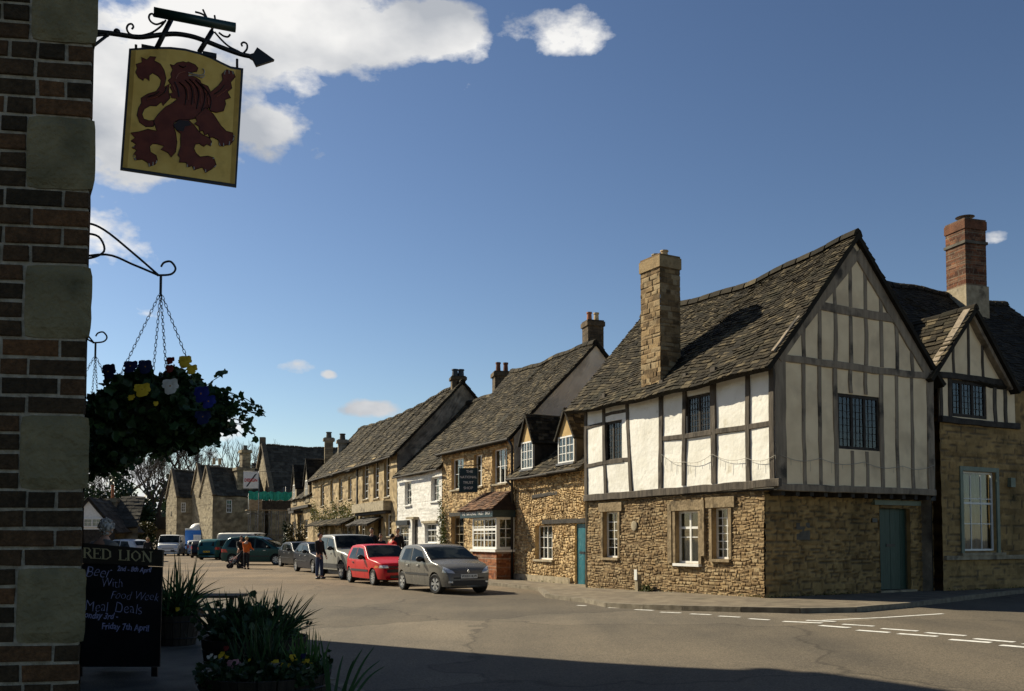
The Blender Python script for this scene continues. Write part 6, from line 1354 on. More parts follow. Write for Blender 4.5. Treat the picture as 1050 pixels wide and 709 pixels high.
def make_car(name, label, cat, loc, heading, sp, group=None):
    """local x = forward, origin on the ground under the middle"""
    L, W, H = sp['L'], sp['W'], sp['H']; rz = math.atan2(heading[1], heading[0])
    root = thing(name, loc, label, cat, group, local=True, rz=rz)
    px, pz = zip(*sp['prof']); belt = sp['belt']; wx = sp['wx']; wr = sp['wr']; sill = sp.get('sill', .20)
    def zt(x): 
        t = np.interp(x, px, pz); return float(t)
    def zts(x): return float(np.mean([zt(min(L, max(0, x+d))) for d in (-.05, -.025, 0, .025, .05)])) if .06 < x < L-.06 else zt(x)
    def hw(x):
        u = abs(x-L/2)/(L/2); f_ = 1-sp.get('taper', .16)*u**6-.03*u*u; return W/2*f_
    tum = sp.get('tum', .24)
    def Y(x, z):
        y = hw(x)
        if z > belt: y -= tum*(z-belt)
        else: y -= .05*((belt-z)/belt)**2+(.0 if z > .4 else .12*(.4-z))
        if sp.get('crease'): y += .012*math.exp(-((z-belt+.06)/.05)**2)
        return y
    axle = wr; Ra = wr+.055
    def zb(x):
        z = sill+(.10 if x > L-.25 or x < .2 else 0)*0
        for w_ in wx:
            d = x-w_
            if abs(d) < Ra: z = max(z, axle+math.sqrt(Ra*Ra-d*d))
        return z
    xs = set(np.linspace(0, L, 56).tolist())
    for w_ in wx:
        for k in range(17): xs.add(w_-Ra+2*Ra*k/16)
        xs.add(w_-Ra-.004); xs.add(w_+Ra+.004)
    for e in (.015, .04, .08, L-.015, L-.04, L-.08): xs.add(e)
    xs = sorted(x for x in xs if 0 <= x <= L); NS = 18
    V = []; F_ = []
    for x in xs:
        t = zts(x); b = min(zb(x), t-.03); r_ = min(sp.get('r', .07), (t-b)*.4); pts = []
        zz = np.linspace(b, t-r_, 9)
        for z in zz: pts.append((Y(x, z), z))
        y1 = Y(x, t-r_)
        for k in range(1, 5): a = math.pi/2*k/4; pts.append((y1-r_*1.3*(1-math.cos(a)), t-r_+r_*math.sin(a)))
        y2 = pts[-1][0]
        for k in range(1, 6): u = 1-k/5; pts.append((y2*u, t+sp.get('crown', .025)*(1-u*u)))
        ring = [(y, z) for y, z in pts]+[(-y, z) for y, z in pts[:-1][::-1]]
        V += [(x-L/2, y, z) for y, z in ring]
    m = len(ring)
    for i in range(len(xs)-1):
        for j in range(m-1): b = i*m+j; F_.append((b, b+1, b+m+1, b+m))
    F_.append(tuple(range(m))); F_.append(tuple(range((len(xs)-1)*m, len(xs)*m))[::-1])
    body = mesh_obj('body', V, F_, sp['paint'], root, smooth=True)
    es = body.modifiers  # keep edges crisp where needed
    MB().box((0, 0, .42), (L-.5, W-.50, .5)).build('underbody', M_trim, root)
    fine = np.linspace(0, L, 400)
    ztl = np.array([zts(x) for x in fine])
    def xfront(y, z):
        for x, t in zip(fine[::-1], ztl[::-1]):
            if t >= z and Y(x, z) >= abs(y): return x
        return L*.5
    def xrear(y, z):
        for x, t in zip(fine, ztl):
            if t >= z and Y(x, z) >= abs(y): return x
        return L*.5
    def topz(x, y):
        t = zts(x); return t+sp.get('crown', .025)*(1-min(1, (y/max(.1, Y(x, t)))**2))
    def patch(name, mat, q4, fn, nu=6, nv=5, parent=root):
        """q4: corners a,b,c,d in 2-D; fn maps a 2-D point to 3-D"""
        V = []; F_ = []
        for j in range(nv+1):
            v = j/nv
            for i in range(nu+1):
                u = i/nu; P = [(1-u)*(1-v)*q4[0][k]+u*(1-v)*q4[1][k]+u*v*q4[2][k]+(1-u)*v*q4[3][k] for k in (0, 1)]; V.append(fn(*P))
        for j in range(nv):
            for i in range(nu): b = j*(nu+1)+i; F_.append((b, b+1, b+nu+2, b+nu+1))
        return mesh_obj(name, V, F_, mat, parent, smooth=True)
    def side(s_, o=.008): return lambda x, z: (x-L/2, s_*(Y(x, z)+o), z)
    front = lambda o=.01: (lambda y, z: (xfront(y, z)-L/2+o, y, z))
    rear = lambda o=.01: (lambda y, z: (xrear(y, z)-L/2-o, y, z))
    def top(o=.012): return lambda x, y: (x-L/2+o*.6*sp.get('slope', 1), y, topz(x, y)+o)
    for q in sp['sidewin']:
        mx_ = sum(p[0] for p in q)/4; mz_ = sum(p[1] for p in q)/4; qq = [(p[0]+.028*(1 if p[0] > mx_ else -1), p[1]+.022*(1 if p[1] > mz_ else -1)) for p in q]
        for s_ in (-1, 1): wn_ = patch('side_window', M_cglass, q, side(s_, .009)); patch('window_seal', M_trim, qq, side(s_, .004), parent=wn_)
    x0, x1 = sp['ws']
    def wq(x0, x1, m_=.05): ya, yb = Y(x0, zts(x0))-m_*.6, Y(x1, zts(x1))-m_; return [(x0, -ya), (x0, ya), (x1, yb), (x1, -yb)]
    if sp.get('ws'): ws_ = patch('windscreen', M_cglass, wq(x1, x0, .075), top(.015), 8, 8); patch('window_seal', M_trim, wq(x1+.04, x0-.03, .04), top(.008), 8, 8, parent=ws_)
    if sp.get('rw'):
        a, b = sp['rw']
        if sp.get('flatrear'):
            z0, z1 = sp['flatrear']; yw = hw(.1)-.16; patch('rear_window', M_cglass, [(-yw, z0), (yw, z0), (yw-.08, z1), (-yw+.08, z1)], rear(), 6, 5)
        else:
            ya, yb = Y(a, zts(a))-.1, Y(b, zts(b))-.12; patch('rear_window', M_cglass, [(a, ya), (a, -ya), (b, -yb), (b, yb)], lambda x, y: (x-L/2-.008, y, topz(x, y)+.012), 8, 6)
    for (nm, mat, q, both) in sp.get('front', []):
        for s_ in ((-1, 1) if both else (1,)): patch(nm, mat, [(s_*y, z) for y, z in q] if s_ == 1 else [(s_*y, z) for y, z in (q[1], q[0], q[3], q[2])], front(.014 if nm != 'grille' else .01))
    for (nm, mat, q, both) in sp.get('rear', []):
        for s_ in ((-1, 1) if both else (1,)): patch(nm, mat, [(s_*y, z) for y, z in q] if s_ == -1 else [(s_*y, z) for y, z in (q[1], q[0], q[3], q[2])], rear(.014))
    for (nm, mat, q, o) in sp.get('side', []):
        for s_ in (-1, 1): patch(nm, mat, q, side(s_, o), 10, 2)
    for hx in sp.get('handles', []):
        for s_ in (-1, 1): MB().box((hx-L/2, s_*(Y(hx, belt-.1)+.015), belt-.10), (.16, .03, .035)).build('door_handle', sp.get('handlemat', M_trim), root)
    # door shut lines
    for dx in sp.get('doors', []):
        for s_ in (-1, 1): patch('door_gap', M_trim, [(dx-.005, sill+.03), (dx+.005, sill+.03), (dx+.005, belt), (dx-.005, belt)], side(s_, .003), 1, 8)
    mxx = sp.get('mirror')
    if mxx:
        for s_ in (-1, 1): MB().ell((mxx-L/2, s_*(Y(mxx, belt+.05)+.11), belt+.09), (.06, .12, .085), 10, 8).build('wing_mirror', sp.get('mirmat', M_trim), root, smooth=True)
    for w_ in wx:
        for s_ in (-1, 1):
            yc = s_*(hw(w_)-.115); c = (w_-L/2, yc, axle); steer = sp.get('steer', 0) if w_ > L/2 else 0
            rot = Matrix.Rotation(steer, 3, 'Z'); V = []; F_ = []; n = 28
            prof = [(wr*.64, -.09), (wr*.9, -.10), (wr, -.075), (wr, .075), (wr*.9, .10), (wr*.64, .09)]
            for (r_, y) in prof:
                for k in range(n): a = 2*math.pi*k/n; V.append(Vector(c)+rot@Vector((r_*math.cos(a), y, r_*math.sin(a))))
            for i in range(len(prof)):
                for k in range(n): a, b = i*n+k, i*n+(k+1) % n; i2 = (i+1) % len(prof); F_.append((a, b, i2*n+(k+1) % n, i2*n+k))
            wh = mesh_obj('wheel', V, F_, M_tyre, root, smooth=False)
            rb = MB(); rr_ = wr*.66; o = s_*.085
            def rp(r_, a, y): return Vector(c)+rot@Vector((r_*math.cos(a), y, r_*math.sin(a)))
            base = len(rb.v); ns = sp.get('spokes', 7)
            for (r_, y) in ((rr_, o*1.05), (rr_*.93, o*1.02), (rr_*.88, o*.6)):
                for k in range(n): rb.v.append(rp(r_, 2*math.pi*k/n, y)); rb.c.append((1, 1, 1))
            for i in range(2):
                for k in range(n): a, b = i*n+k, i*n+(k+1) % n; rb.f.append((a, b, b+n, a+n))
            for k in range(ns):
                a = 2*math.pi*k/ns; wd = math.pi/ns*.55
                P = [rp(r_, a+d, o*yy) for yy in (.6, 1.0) for (r_, d) in ((rr_*.12, -wd*1.5), (rr_*.9, -wd), (rr_*.9, wd), (rr_*.12, wd*1.5))]; rb.hexa(P)
            rb.tube([rp(0, 0, o*.6), rp(0, 0, o*1.06)], rr_*.24, 10)
            rb.build('rim', sp.get('rim', M_alloy), wh)
            MB().tube([rp(0, 0, -o*.5), rp(0, 0, o*.5)], rr_*.9, 16).build('brake_disc', M_trim, wh)
    if sp.get('plate'):
        zp, s_ = sp['plate']; xx = xfront(0, zp)-L/2 if s_ > 0 else xrear(0, zp)-L/2
        pl_ = MB().box((xx+s_*.022, 0, zp), (.02, .52, .115)).build('number_plate', M_plateW if s_ > 0 else M_plateY, root)
        if sp.get('ptext'): text_mesh('plate_characters', sp['ptext'], .10, (xx+s_*.036, 0, zp), (0, s_*1, 0), (0, 0, 1), M_black, pl_, ext=.001, sx=.92, bold=.002)
    for (nm, mat, c, s_) in sp.get('boxes', []): MB().box(c, s_).build(nm, mat, root)
    return root
def front_at(px, py, h, L, lat=0.0):
    g = hit_ground(px, py); hx, hy = Vector(h).normalized(); return Vector((g.x, g.y, g.z))
HD = Vector((.49, -.872)); 
def place(px_, py_, hd, L, W, wx_front, side=-1):
    """ground point under the front wheel on the side we see -> centre of the car"""
    g = hit_ground(px_, py_); h = Vector((hd[0], hd[1], 0)).normalized(); lt = Vector((-h.y, h.x, 0))
    c = g - h*(wx_front-L/2) - lt*side*(W/2-.1); return (c.x, c.y, hroad(c.x, c.y))
P_clio = carpaint('silver_grey_paint', (.155, .147, .13), .8, .22); P_redc = carpaint('red_paint', (.50, .010, .012), .0, .28); P_suv = carpaint('pale_silver_paint', (.24, .24, .215), .35, .28)
P_navy = carpaint('dark_blue_paint', (.010, .013, .024), .3); P_green = carpaint('dark_green_paint', (.008, .055, .050), .3, .22); P_white = carpaint('white_van_paint', (.62, .62, .60), 0, .35); P_cream = carpaint('cream_van_paint', (.42, .40, .36), 0, .4)
P_bvan = carpaint('bright_blue_paint', (.015, .14, .50), 0, .35); P_black = carpaint('black_car_paint', (.012, .013, .016), .2); P_silver = carpaint('silver_paint', (.48, .50, .52), .5); P_teal = carpaint('teal_car_paint', (.012, .09, .095), .2)
hatch = dict(L=3.77, W=1.64, H=1.42, paint=P_clio, belt=.90, wx=(.62, 3.07), wr=.29, tum=.27, crease=True, sill=.22, r=.035,
    prof=[(0, .42), (.02, .75), (.06, .93), (.22, 1.12), (.42, 1.30), (.62, 1.375), (1.1, 1.41), (1.6, 1.415), (1.95, 1.37), (2.15, 1.30), (2.75, .99), (2.90, .93), (3.3, .86), (3.55, .76), (3.68, .66), (3.74, .52), (3.77, .30)],
    sidewin=[[(.62, .95), (1.38, .93), (1.32, 1.30), (.78, 1.28)], [(1.46, .93), (2.50, .92), (2.08, 1.22), (1.43, 1.31)]],
    ws=(2.10, 2.74), rw=(.14, .40), handles=(1.20, 1.98), doors=(1.42, 2.42), mirror=2.30, steer=R(14), handlemat=M_alloy,
    front=[('headlight', M_lamp, [(.42, .60), (.74, .63), (.72, .80), (.50, .70)], True), ('grille', M_trim, [(-.42, .61), (.42, .61), (.46, .70), (-.46, .70)], False), ('lower_grille', M_trim, [(-.58, .26), (.58, .26), (.60, .40), (-.60, .40)], False), ('bumper_strip', M_trim, [(-.72, .45), (.72, .45), (.72, .49), (-.72, .49)], False), ('fog_lamp', M_lamp, [(.52, .33), (.64, .33), (.64, .39), (.52, .39)], True)],
    rear=[('rear_light', M_redl, [(.55, .72), (.74, .72), (.72, .98), (.60, .98)], True)],
    side=[('side_moulding', M_trim, [(.98, .52), (2.68, .52), (2.68, .575), (.98, .575)], .014)], plate=(.52, 1), ptext='WX03 HLW', spokes=6, taper=.2)
def variant(base, **k): d = dict(base); d.update(k); return d
cc = place(447.3, 609.2, HD, 3.77, 1.64, 3.07); clio = make_car('parked_car', 'silver-grey five-door hatchback parked nearest the camera with its front wheels turned', 'car', cc, HD, hatch, 'cars parked along the row')
em = MB(); xe = max(v[0] for v in [(0,)])
for (hh, ww, oo) in ((.060, .040, .0), (.034, .020, .004)):
    xb = 3.77/2-.075+oo
    em.poly([(xb, 0, .655-hh), (xb, ww, .655), (xb, 0, .655+hh), (xb, -ww, .655)], (.012, 0, 0))
em.build('emblem', M_alloy, clio)
redh = variant(hatch, L=3.72, W=1.6, H=1.38, paint=P_redc, belt=.86, wx=(.60, 2.98), wr=.275, steer=0, crease=False, tum=.30, r=.03,
    prof=[(0, .42), (.02, .70), (.08, .88), (.35, 1.15), (.58, 1.33), (1.1, 1.38), (1.6, 1.38), (1.95, 1.33), (2.55, .95), (2.65, .91), (3.3, .82), (3.60, .74), (3.68, .66), (3.70, .40), (3.72, .26)],
    sidewin=[[(.60, .91), (1.33, .90), (1.28, 1.26), (.80, 1.25)], [(1.40, .90), (2.33, .89), (1.90, 1.22), (1.38, 1.27)]], ws=(1.93, 2.52), rw=(.14, .5), handles=(1.15,), doors=(1.36, 2.28), mirror=2.18, rim=M_alloy, handlemat=M_trim,
    front=[('headlight', M_lamp, [(.46, .60), (.72, .60), (.71, .69), (.46, .69)], True), ('grille', M_trim, [(-.44, .60), (.44, .60), (.44, .68), (-.44, .68)], False), ('bumper', M_trim, [(-.76, .45), (.76, .45), (.76, .57), (-.76, .57)], False), ('indicator', M_amber, [(.73, .60), (.77, .60), (.76, .68), (.73, .68)], True), ('lower_grille', M_trim, [(-.4, .26), (.4, .26), (.4, .36), (-.4, .36)], False)],
    side=[('side_moulding', M_trim, [(.92, .46), (2.6, .46), (2.6, .53), (.92, .53)], .014)], plate=None, spokes=9)
cc = place(383.5, 600.5, HD, 3.72, 1.6, 2.98); redc = make_car('parked_car', 'red hatchback with black bumper, parked right behind the silver-grey hatchback', 'car', cc, HD, redh, 'cars parked along the row')
suv = variant(hatch, L=4.45, W=1.80, H=1.76, paint=P_suv, belt=1.12, wx=(.78, 3.55), wr=.36, sill=.36, steer=0, crease=False, tum=.2, r=.09,
    prof=[(0, .55), (.02, 1.0), (.06, 1.25), (.20, 1.62), (.40, 1.71), (1.1, 1.75), (2.1, 1.75), (2.45, 1.69), (3.02, 1.22), (3.12, 1.15), (3.9, 1.06), (4.25, .95), (4.38, .85), (4.43, .6), (4.45, .42)],
    sidewin=[[(.35, 1.20), (.95, 1.18), (.95, 1.60), (.45, 1.60)], [(1.05, 1.18), (1.80, 1.17), (1.80, 1.62), (1.05, 1.62)], [(1.90, 1.17), (2.85, 1.16), (2.42, 1.56), (1.90, 1.62)]], ws=(2.44, 3.0), rw=(.08, .2), handles=(1.6, 2.4), doors=(1.0, 1.85, 2.80), mirror=2.62,
    front=[('headlight', M_lamp, [(.50, .82), (.78, .82), (.78, .98), (.50, .98)], True), ('grille', M_trim, [(-.42, .80), (.42, .80), (.42, .96), (-.42, .96)], False), ('bumper', M_trim, [(-.85, .44), (.85, .44), (.85, .70), (-.85, .70)], False)],
    side=[('side_moulding', M_trim, [(.3, .44), (4.1, .44), (4.1, .60), (.3, .60)], .02)], plate=(.62, 1), ptext=None, spokes=6)
cc = place(351, 594.5, HD, 4.45, 1.8, 3.55); make_car('parked_car', 'tall pale silver off-road car parked behind the red hatchback', 'car', cc, HD, suv, 'cars parked along the row')
saloon = variant(hatch, L=4.35, W=1.72, H=1.40, paint=P_navy, belt=.90, wx=(.75, 3.5), wr=.30, steer=0, crease=False,
    prof=[(0, .45), (.02, .80), (.1, .95), (.6, 1.0), (1.1, 1.32), (1.4, 1.39), (2.3, 1.40), (2.55, 1.34), (3.1, .98), (3.2, .94), (4.0, .80), (4.25, .68), (4.33, .5), (4.35, .3)],
    sidewin=[[(.95, .96), (1.85, .95), (1.85, 1.29), (1.25, 1.27)], [(1.93, .95), (2.85, .94), (2.5, 1.24), (1.93, 1.30)]], ws=(2.55, 3.08), rw=(.62, 1.05), handles=(1.7, 2.55), doors=(1.89, 2.8), mirror=2.7,
    front=[('headlight', M_lamp, [(.46, .60), (.76, .62), (.75, .74), (.46, .72)], True), ('grille', M_trim, [(-.42, .58), (.42, .58), (.42, .70), (-.42, .70)], False), ('lower_grille', M_trim, [(-.7, .3), (.7, .3), (.7, .42), (-.7, .42)], False)], plate=(.48, 1), ptext=None)
cc = place(321.5, 588, HD, 4.35, 1.72, 3.5); make_car('parked_car', 'dark blue saloon parked between the off-road car and the green people carrier', 'car', cc, HD, saloon, 'cars parked along the row')
cc = place(303.5, 582.5, (.52, -.85), 4.2, 1.7, 3.4); make_car('parked_car', 'black car of which little shows, farthest in the kerbside row beyond the dark blue saloon', 'car', cc, (.52, -.85), variant(saloon, paint=P_black, L=4.2, prof=saloon['prof'][:-2]+[(4.18, .5), (4.2, .3)]), 'cars parked along the row')
mpv = variant(hatch, L=4.62, W=1.80, H=1.72, paint=P_green, belt=.98, wx=(.80, 3.62), wr=.32, steer=0, crease=False, tum=.26, r=.09,
    prof=[(0, .45), (.02, .95), (.08, 1.1), (.35, 1.55), (.6, 1.67), (1.2, 1.72), (2.2, 1.71), (2.6, 1.62), (3.6, 1.08), (3.8, 1.0), (4.3, .86), (4.52, .72), (4.6, .52), (4.62, .3)],
    sidewin=[[(.45, 1.08), (1.25, 1.05), (1.25, 1.57), (.72, 1.52)], [(1.35, 1.05), (2.2, 1.03), (2.2, 1.60), (1.35, 1.60)], [(2.3, 1.03), (3.35, 1.02), (2.70, 1.47), (2.3, 1.58)]], ws=(2.62, 3.58), rw=(.1, .33), handles=(2.0, 2.9), doors=(1.3, 2.25, 3.2), mirror=3.15,
    front=[('headlight', M_lamp, [(.5, .66), (.8, .68), (.79, .80), (.5, .78)], True)], rear=[('rear_light', M_redl, [(.62, .75), (.84, .75), (.82, .95), (.64, .95)], True)],
    side=[('side_moulding', M_trim, [(1.15, .5), (3.2, .5), (3.2, .56), (1.15, .56)], .014)], plate=None, spokes=8)
g = hit_ground(264, 579.5); make_car('parked_car', 'dark green people carrier standing side-on behind the person in the orange jacket', 'car', (g.x, g.y+.9, 0), (.985, -.17), mpv, 'vehicles in the square')
# panel van behind it
van = variant(hatch, L=5.0, W=1.9, H=2.05, paint=P_cream, belt=1.25, wx=(.95, 4.0), wr=.33, steer=0, crease=False, tum=.12, r=.12, taper=.08,
    prof=[(0, .5), (.02, 1.7), (.06, 1.98), (.3, 2.03), (3.2, 2.03), (3.5, 1.95), (4.15, 1.35), (4.3, 1.22), (4.8, 1.05), (4.95, .85), (5.0, .5)],
    sidewin=[[(3.0, 1.32), (3.95, 1.30), (3.55, 1.75), (3.0, 1.82)]], ws=(3.52, 4.12), rw=None, handles=(2.8,), doors=(1.8, 2.9), mirror=3.8, front=[('headlight', M_lamp, [(.55, .8), (.85, .8), (.85, 1.0), (.55, 1.0)], True)],
    rear=[('rear_light', M_redl, [(.80, .8), (.90, .8), (.90, 1.3), (.80, 1.3)], True), ('rear_door_gap', M_trim, [(-.01, .5), (.01, .5), (.01, 1.9), (-.01, 1.9)], False), ('rear_window', M_cglass, [(.1, 1.3), (.75, 1.3), (.72, 1.75), (.1, 1.75)], True)], side=[], plate=(.7, -1), ptext=None, spokes=8)
g = hit_ground(246, 574.5); make_car('parked_van', 'cream panel van with roof bars, behind the green people carrier', 'van', (g.x-.2, g.y+3.2, 0), (.93, -.36), variant(van, boxes=[('roof_bar', M_trim, (-1.2, 0, 2.12), (.06, 1.5, .05)), ('roof_bar', M_trim, (.2, 0, 2.12), (.06, 1.5, .05)), ('roof_bar', M_trim, (-2.0, 0, 2.12), (.06, 1.5, .05))]), 'vehicles in the square')
# teal estate seen from behind, black car, small silver car
g = hit_ground(214, 574.5); make_car('parked_car', 'teal estate car seen from its tail, left of the cream van', 'car', (g.x, g.y+2.4, 0), (.10, .99), variant(mpv, paint=P_teal, L=4.5, W=1.75, prof=[(0, .45), (.02, .95), (.08, 1.1), (.25, 1.42), (.45, 1.5), (1.2, 1.54), (2.2, 1.52), (2.6, 1.46), (3.3, 1.02), (3.5, .95), (4.2, .82), (4.42, .7), (4.48, .5), (4.5, .3)], flatrear=(1.02, 1.35), rw=(.1, .2), ws=(2.62, 3.26), sidewin=[[(.5, 1.05), (1.25, 1.03), (1.25, 1.42), (.72, 1.40)], [(1.35, 1.03), (2.2, 1.02), (2.2, 1.43), (1.35, 1.43)], [(2.3, 1.02), (3.1, 1.0), (2.65, 1.34), (2.3, 1.42)]], plate=(.62, -1), wx=(.8, 3.5), mirror=2.9, doors=(1.3, 2.25, 3.1)), 'vehicles in the square')
g = hit_ground(199.5, 572.5); make_car('parked_car', 'small black hatchback squeezed between the silver car and the teal estate', 'car', (g.x, g.y+2.2, 0), (-.15, .985), variant(hatch, paint=P_black, steer=0, plate=None, flatrear=(.98, 1.25)), 'vehicles in the square')
g = hit_ground(188.5, 570.5); make_car('parked_car', 'silver hatchback seen from behind beside the white pickup van', 'car', (g.x+.2, g.y+2.6, 0), (-.30, .954), variant(hatch, paint=P_silver, steer=0, plate=None), 'vehicles in the square')
# white van facing us
wv_ = variant(van, paint=P_white, L=4.9, prof=[(0, .5), (.02, 1.6), (.06, 1.84), (.3, 1.9), (3.6, 1.92), (3.85, 1.84), (4.35, 1.22), (4.45, 1.12), (4.78, 1.0), (4.86, .8), (4.9, .45)], ws=(3.86, 4.33), sidewin=[[(3.2, 1.2), (4.1, 1.2), (3.8, 1.7), (3.2, 1.72)]], mirror=4.1, wx=(.9, 4.0), H=1.92,
    front=[('headlight', M_lamp, [(.58, .74), (.86, .74), (.86, .92), (.58, .92)], True), ('grille', M_trim, [(-.5, .66), (.5, .66), (.5, .74), (-.5, .74)], False), ('bumper', M_trim, [(-.88, .38), (.88, .38), (.88, .56), (-.88, .56)], False)], rear=[], plate=(.5, 1), doors=(3.1,))
g = hit_ground(172, 570.5); hd_ = Vector((-g.x*.55, -g.y)).normalized(); make_car('parked_van', 'white van facing the camera at the far side of the square', 'van', (g.x-hd_.x*2.3, g.y-hd_.y*2.3, 0), hd_, wv_, 'vehicles in the square')
# blue lorry with a tarpaulin roof
g = hit_ground(210, 571); bl_ = thing('blue_lorry', (g.x, g.y+8, 0), 'bright blue market lorry with a pale rounded load, behind the parked cars', 'lorry', local=True, rz=.05)
def zat(py, Y): return at_depth(200, py, Y).z
Yb = g.y+8; zt1 = zat(544, Yb); zt2 = zat(537.5, Yb); x_l = at_depth(190.5, 560, Yb).x-g.x; x_r = at_depth(243, 560, Yb).x-g.x; x_m = at_depth(208, 560, Yb).x-g.x
MB().box(((x_l+x_r)/2, .9, (zt1+.6)/2), (x_r-x_l, 1.9, zt1-.6)).build('box_body', P_bvan, bl_)
MB().box((x_m-1.0, .9, zt1+.1), (1.4, 1.6, .2)).build('rail', M_paintwhite, bl_)
MB().ell(((x_l+x_m)/2+.1, .9, zt1-.05), ((x_m-x_l)*.48, .9, zt2-zt1+.15), 16, 8).build('tarpaulin', M_paintwhite, bl_, smooth=True)
MB().box(((x_l+x_r)/2, .9, .62), (x_r-x_l-.2, 1.6, .2)).build('chassis', M_trim, bl_)
MB().box((x_l+1.3, -.07, 1.5), (1.0, .03, .9)).build('side_panel', M_paintwhite, bl_); MB().ell((x_m+.6, -.06, zt1-.7), (.35, .03, .35), 14, 6).build('round_emblem', M_lamp, bl_)
for xx in (x_l+.9, x_r-.9):
    for yy in (.15, 1.65): MB().tube([(xx, yy-.12, .42), (xx, yy+.12, .42)], .42, 18).build('wheel', M_tyre, bl_)
# silver car behind the chalkboard
g = hit_ground(112, 577); make_car('parked_car', 'silver estate car with red rear lights, half hidden behind the chalkboard and the white-haired person', 'car', (g.x+.1, g.y+1.2, 0), (-.93, .36), variant(mpv, paint=P_silver, L=4.4, W=1.75, prof=[(0, .45), (.02, .95), (.08, 1.1), (.35, 1.42), (.6, 1.5), (1.2, 1.54), (2.2, 1.52), (2.6, 1.44), (3.2, 1.02), (3.4, .95), (4.1, .82), (4.32, .7), (4.38, .5), (4.4, .3)], ws=(2.62, 3.16), sidewin=[[(.5, 1.05), (1.25, 1.03), (1.25, 1.40), (.76, 1.38)], [(1.35, 1.03), (2.2, 1.02), (2.2, 1.42), (1.35, 1.42)], [(2.3, 1.02), (3.0, 1.0), (2.62, 1.32), (2.3, 1.40)]], wx=(.8, 3.5), mirror=2.9, doors=(1.3, 2.25, 3.0)), 'vehicles in the square')

# ------------------------------------------------------------------ people
M_skin = noise_mat('skin', (.42, .24, .16), (.50, .30, .21), scale=9, rough=.6, bump=0)
def cloth(name, c): return noise_mat(name, tuple(x*.8 for x in c), c, scale=7, rough=.9, bump=.5, bscale=14)
CL = dict(black=cloth('black_cloth', (.018, .018, .02)), jeans=cloth('blue_denim', (.035, .06, .12)), orange=cloth('orange_fleece', (.62, .13, .02)), red=cloth('red_jacket', (.50, .015, .02)), grey=cloth('grey_knit', (.20, .19, .17)), dark=cloth('dark_trousers', (.02, .02, .024)), navy=cloth('navy_cloth', (.02, .025, .045)), pink=cloth('pink_cloth', (.5, .25, .22)), tan=cloth('tan_cloth', (.25, .18, .11)))
H_dark = noise_mat('dark_hair', (.015, .010, .007), (.035, .025, .018), scale=30, rough=.7, bump=.5); H_blond = noise_mat('blonde_hair', (.32, .22, .10), (.45, .33, .16), scale=30, rough=.7, bump=.5); H_white = noise_mat('white_hair', (.34, .32, .29), (.50, .48, .44), scale=30, rough=.8, bump=.6); H_brown = noise_mat('brown_hair', (.06, .035, .02), (.10, .06, .035), scale=30, rough=.7, bump=.5)
M_eye = plain('eye_dark', (.02, .015, .012), .3); M_lip = plain('lips', (.30, .10, .08), .5)
def skin(name, joints, edges, mat, parent, root=0, sub=2):
    me = bpy.data.meshes.new('sk'); me.from_pydata([j[0] for j in joints], edges, []); ob = bpy.data.objects.new('sk', me); C.objects.link(ob)
    md = ob.modifiers.new('Skin', 'SKIN'); md.use_smooth_shade = True
    for i, j in enumerate(joints): r_ = j[1]; me.skin_vertices[0].data[i].radius = r_ if isinstance(r_, tuple) else (r_, r_); me.skin_vertices[0].data[i].use_root = (i == root)
    sb = ob.modifiers.new('Sub', 'SUBSURF'); sb.levels = sub; sb.render_levels = sub
    dg = bpy.context.evaluated_depsgraph_get(); dg.update(); ev = bpy.data.meshes.new_from_object(ob.evaluated_get(dg)); bpy.data.objects.remove(ob)
    V = [v.co.copy() for v in ev.vertices]; F_ = [tuple(p.vertices) for p in ev.polygons]
    return V, F_
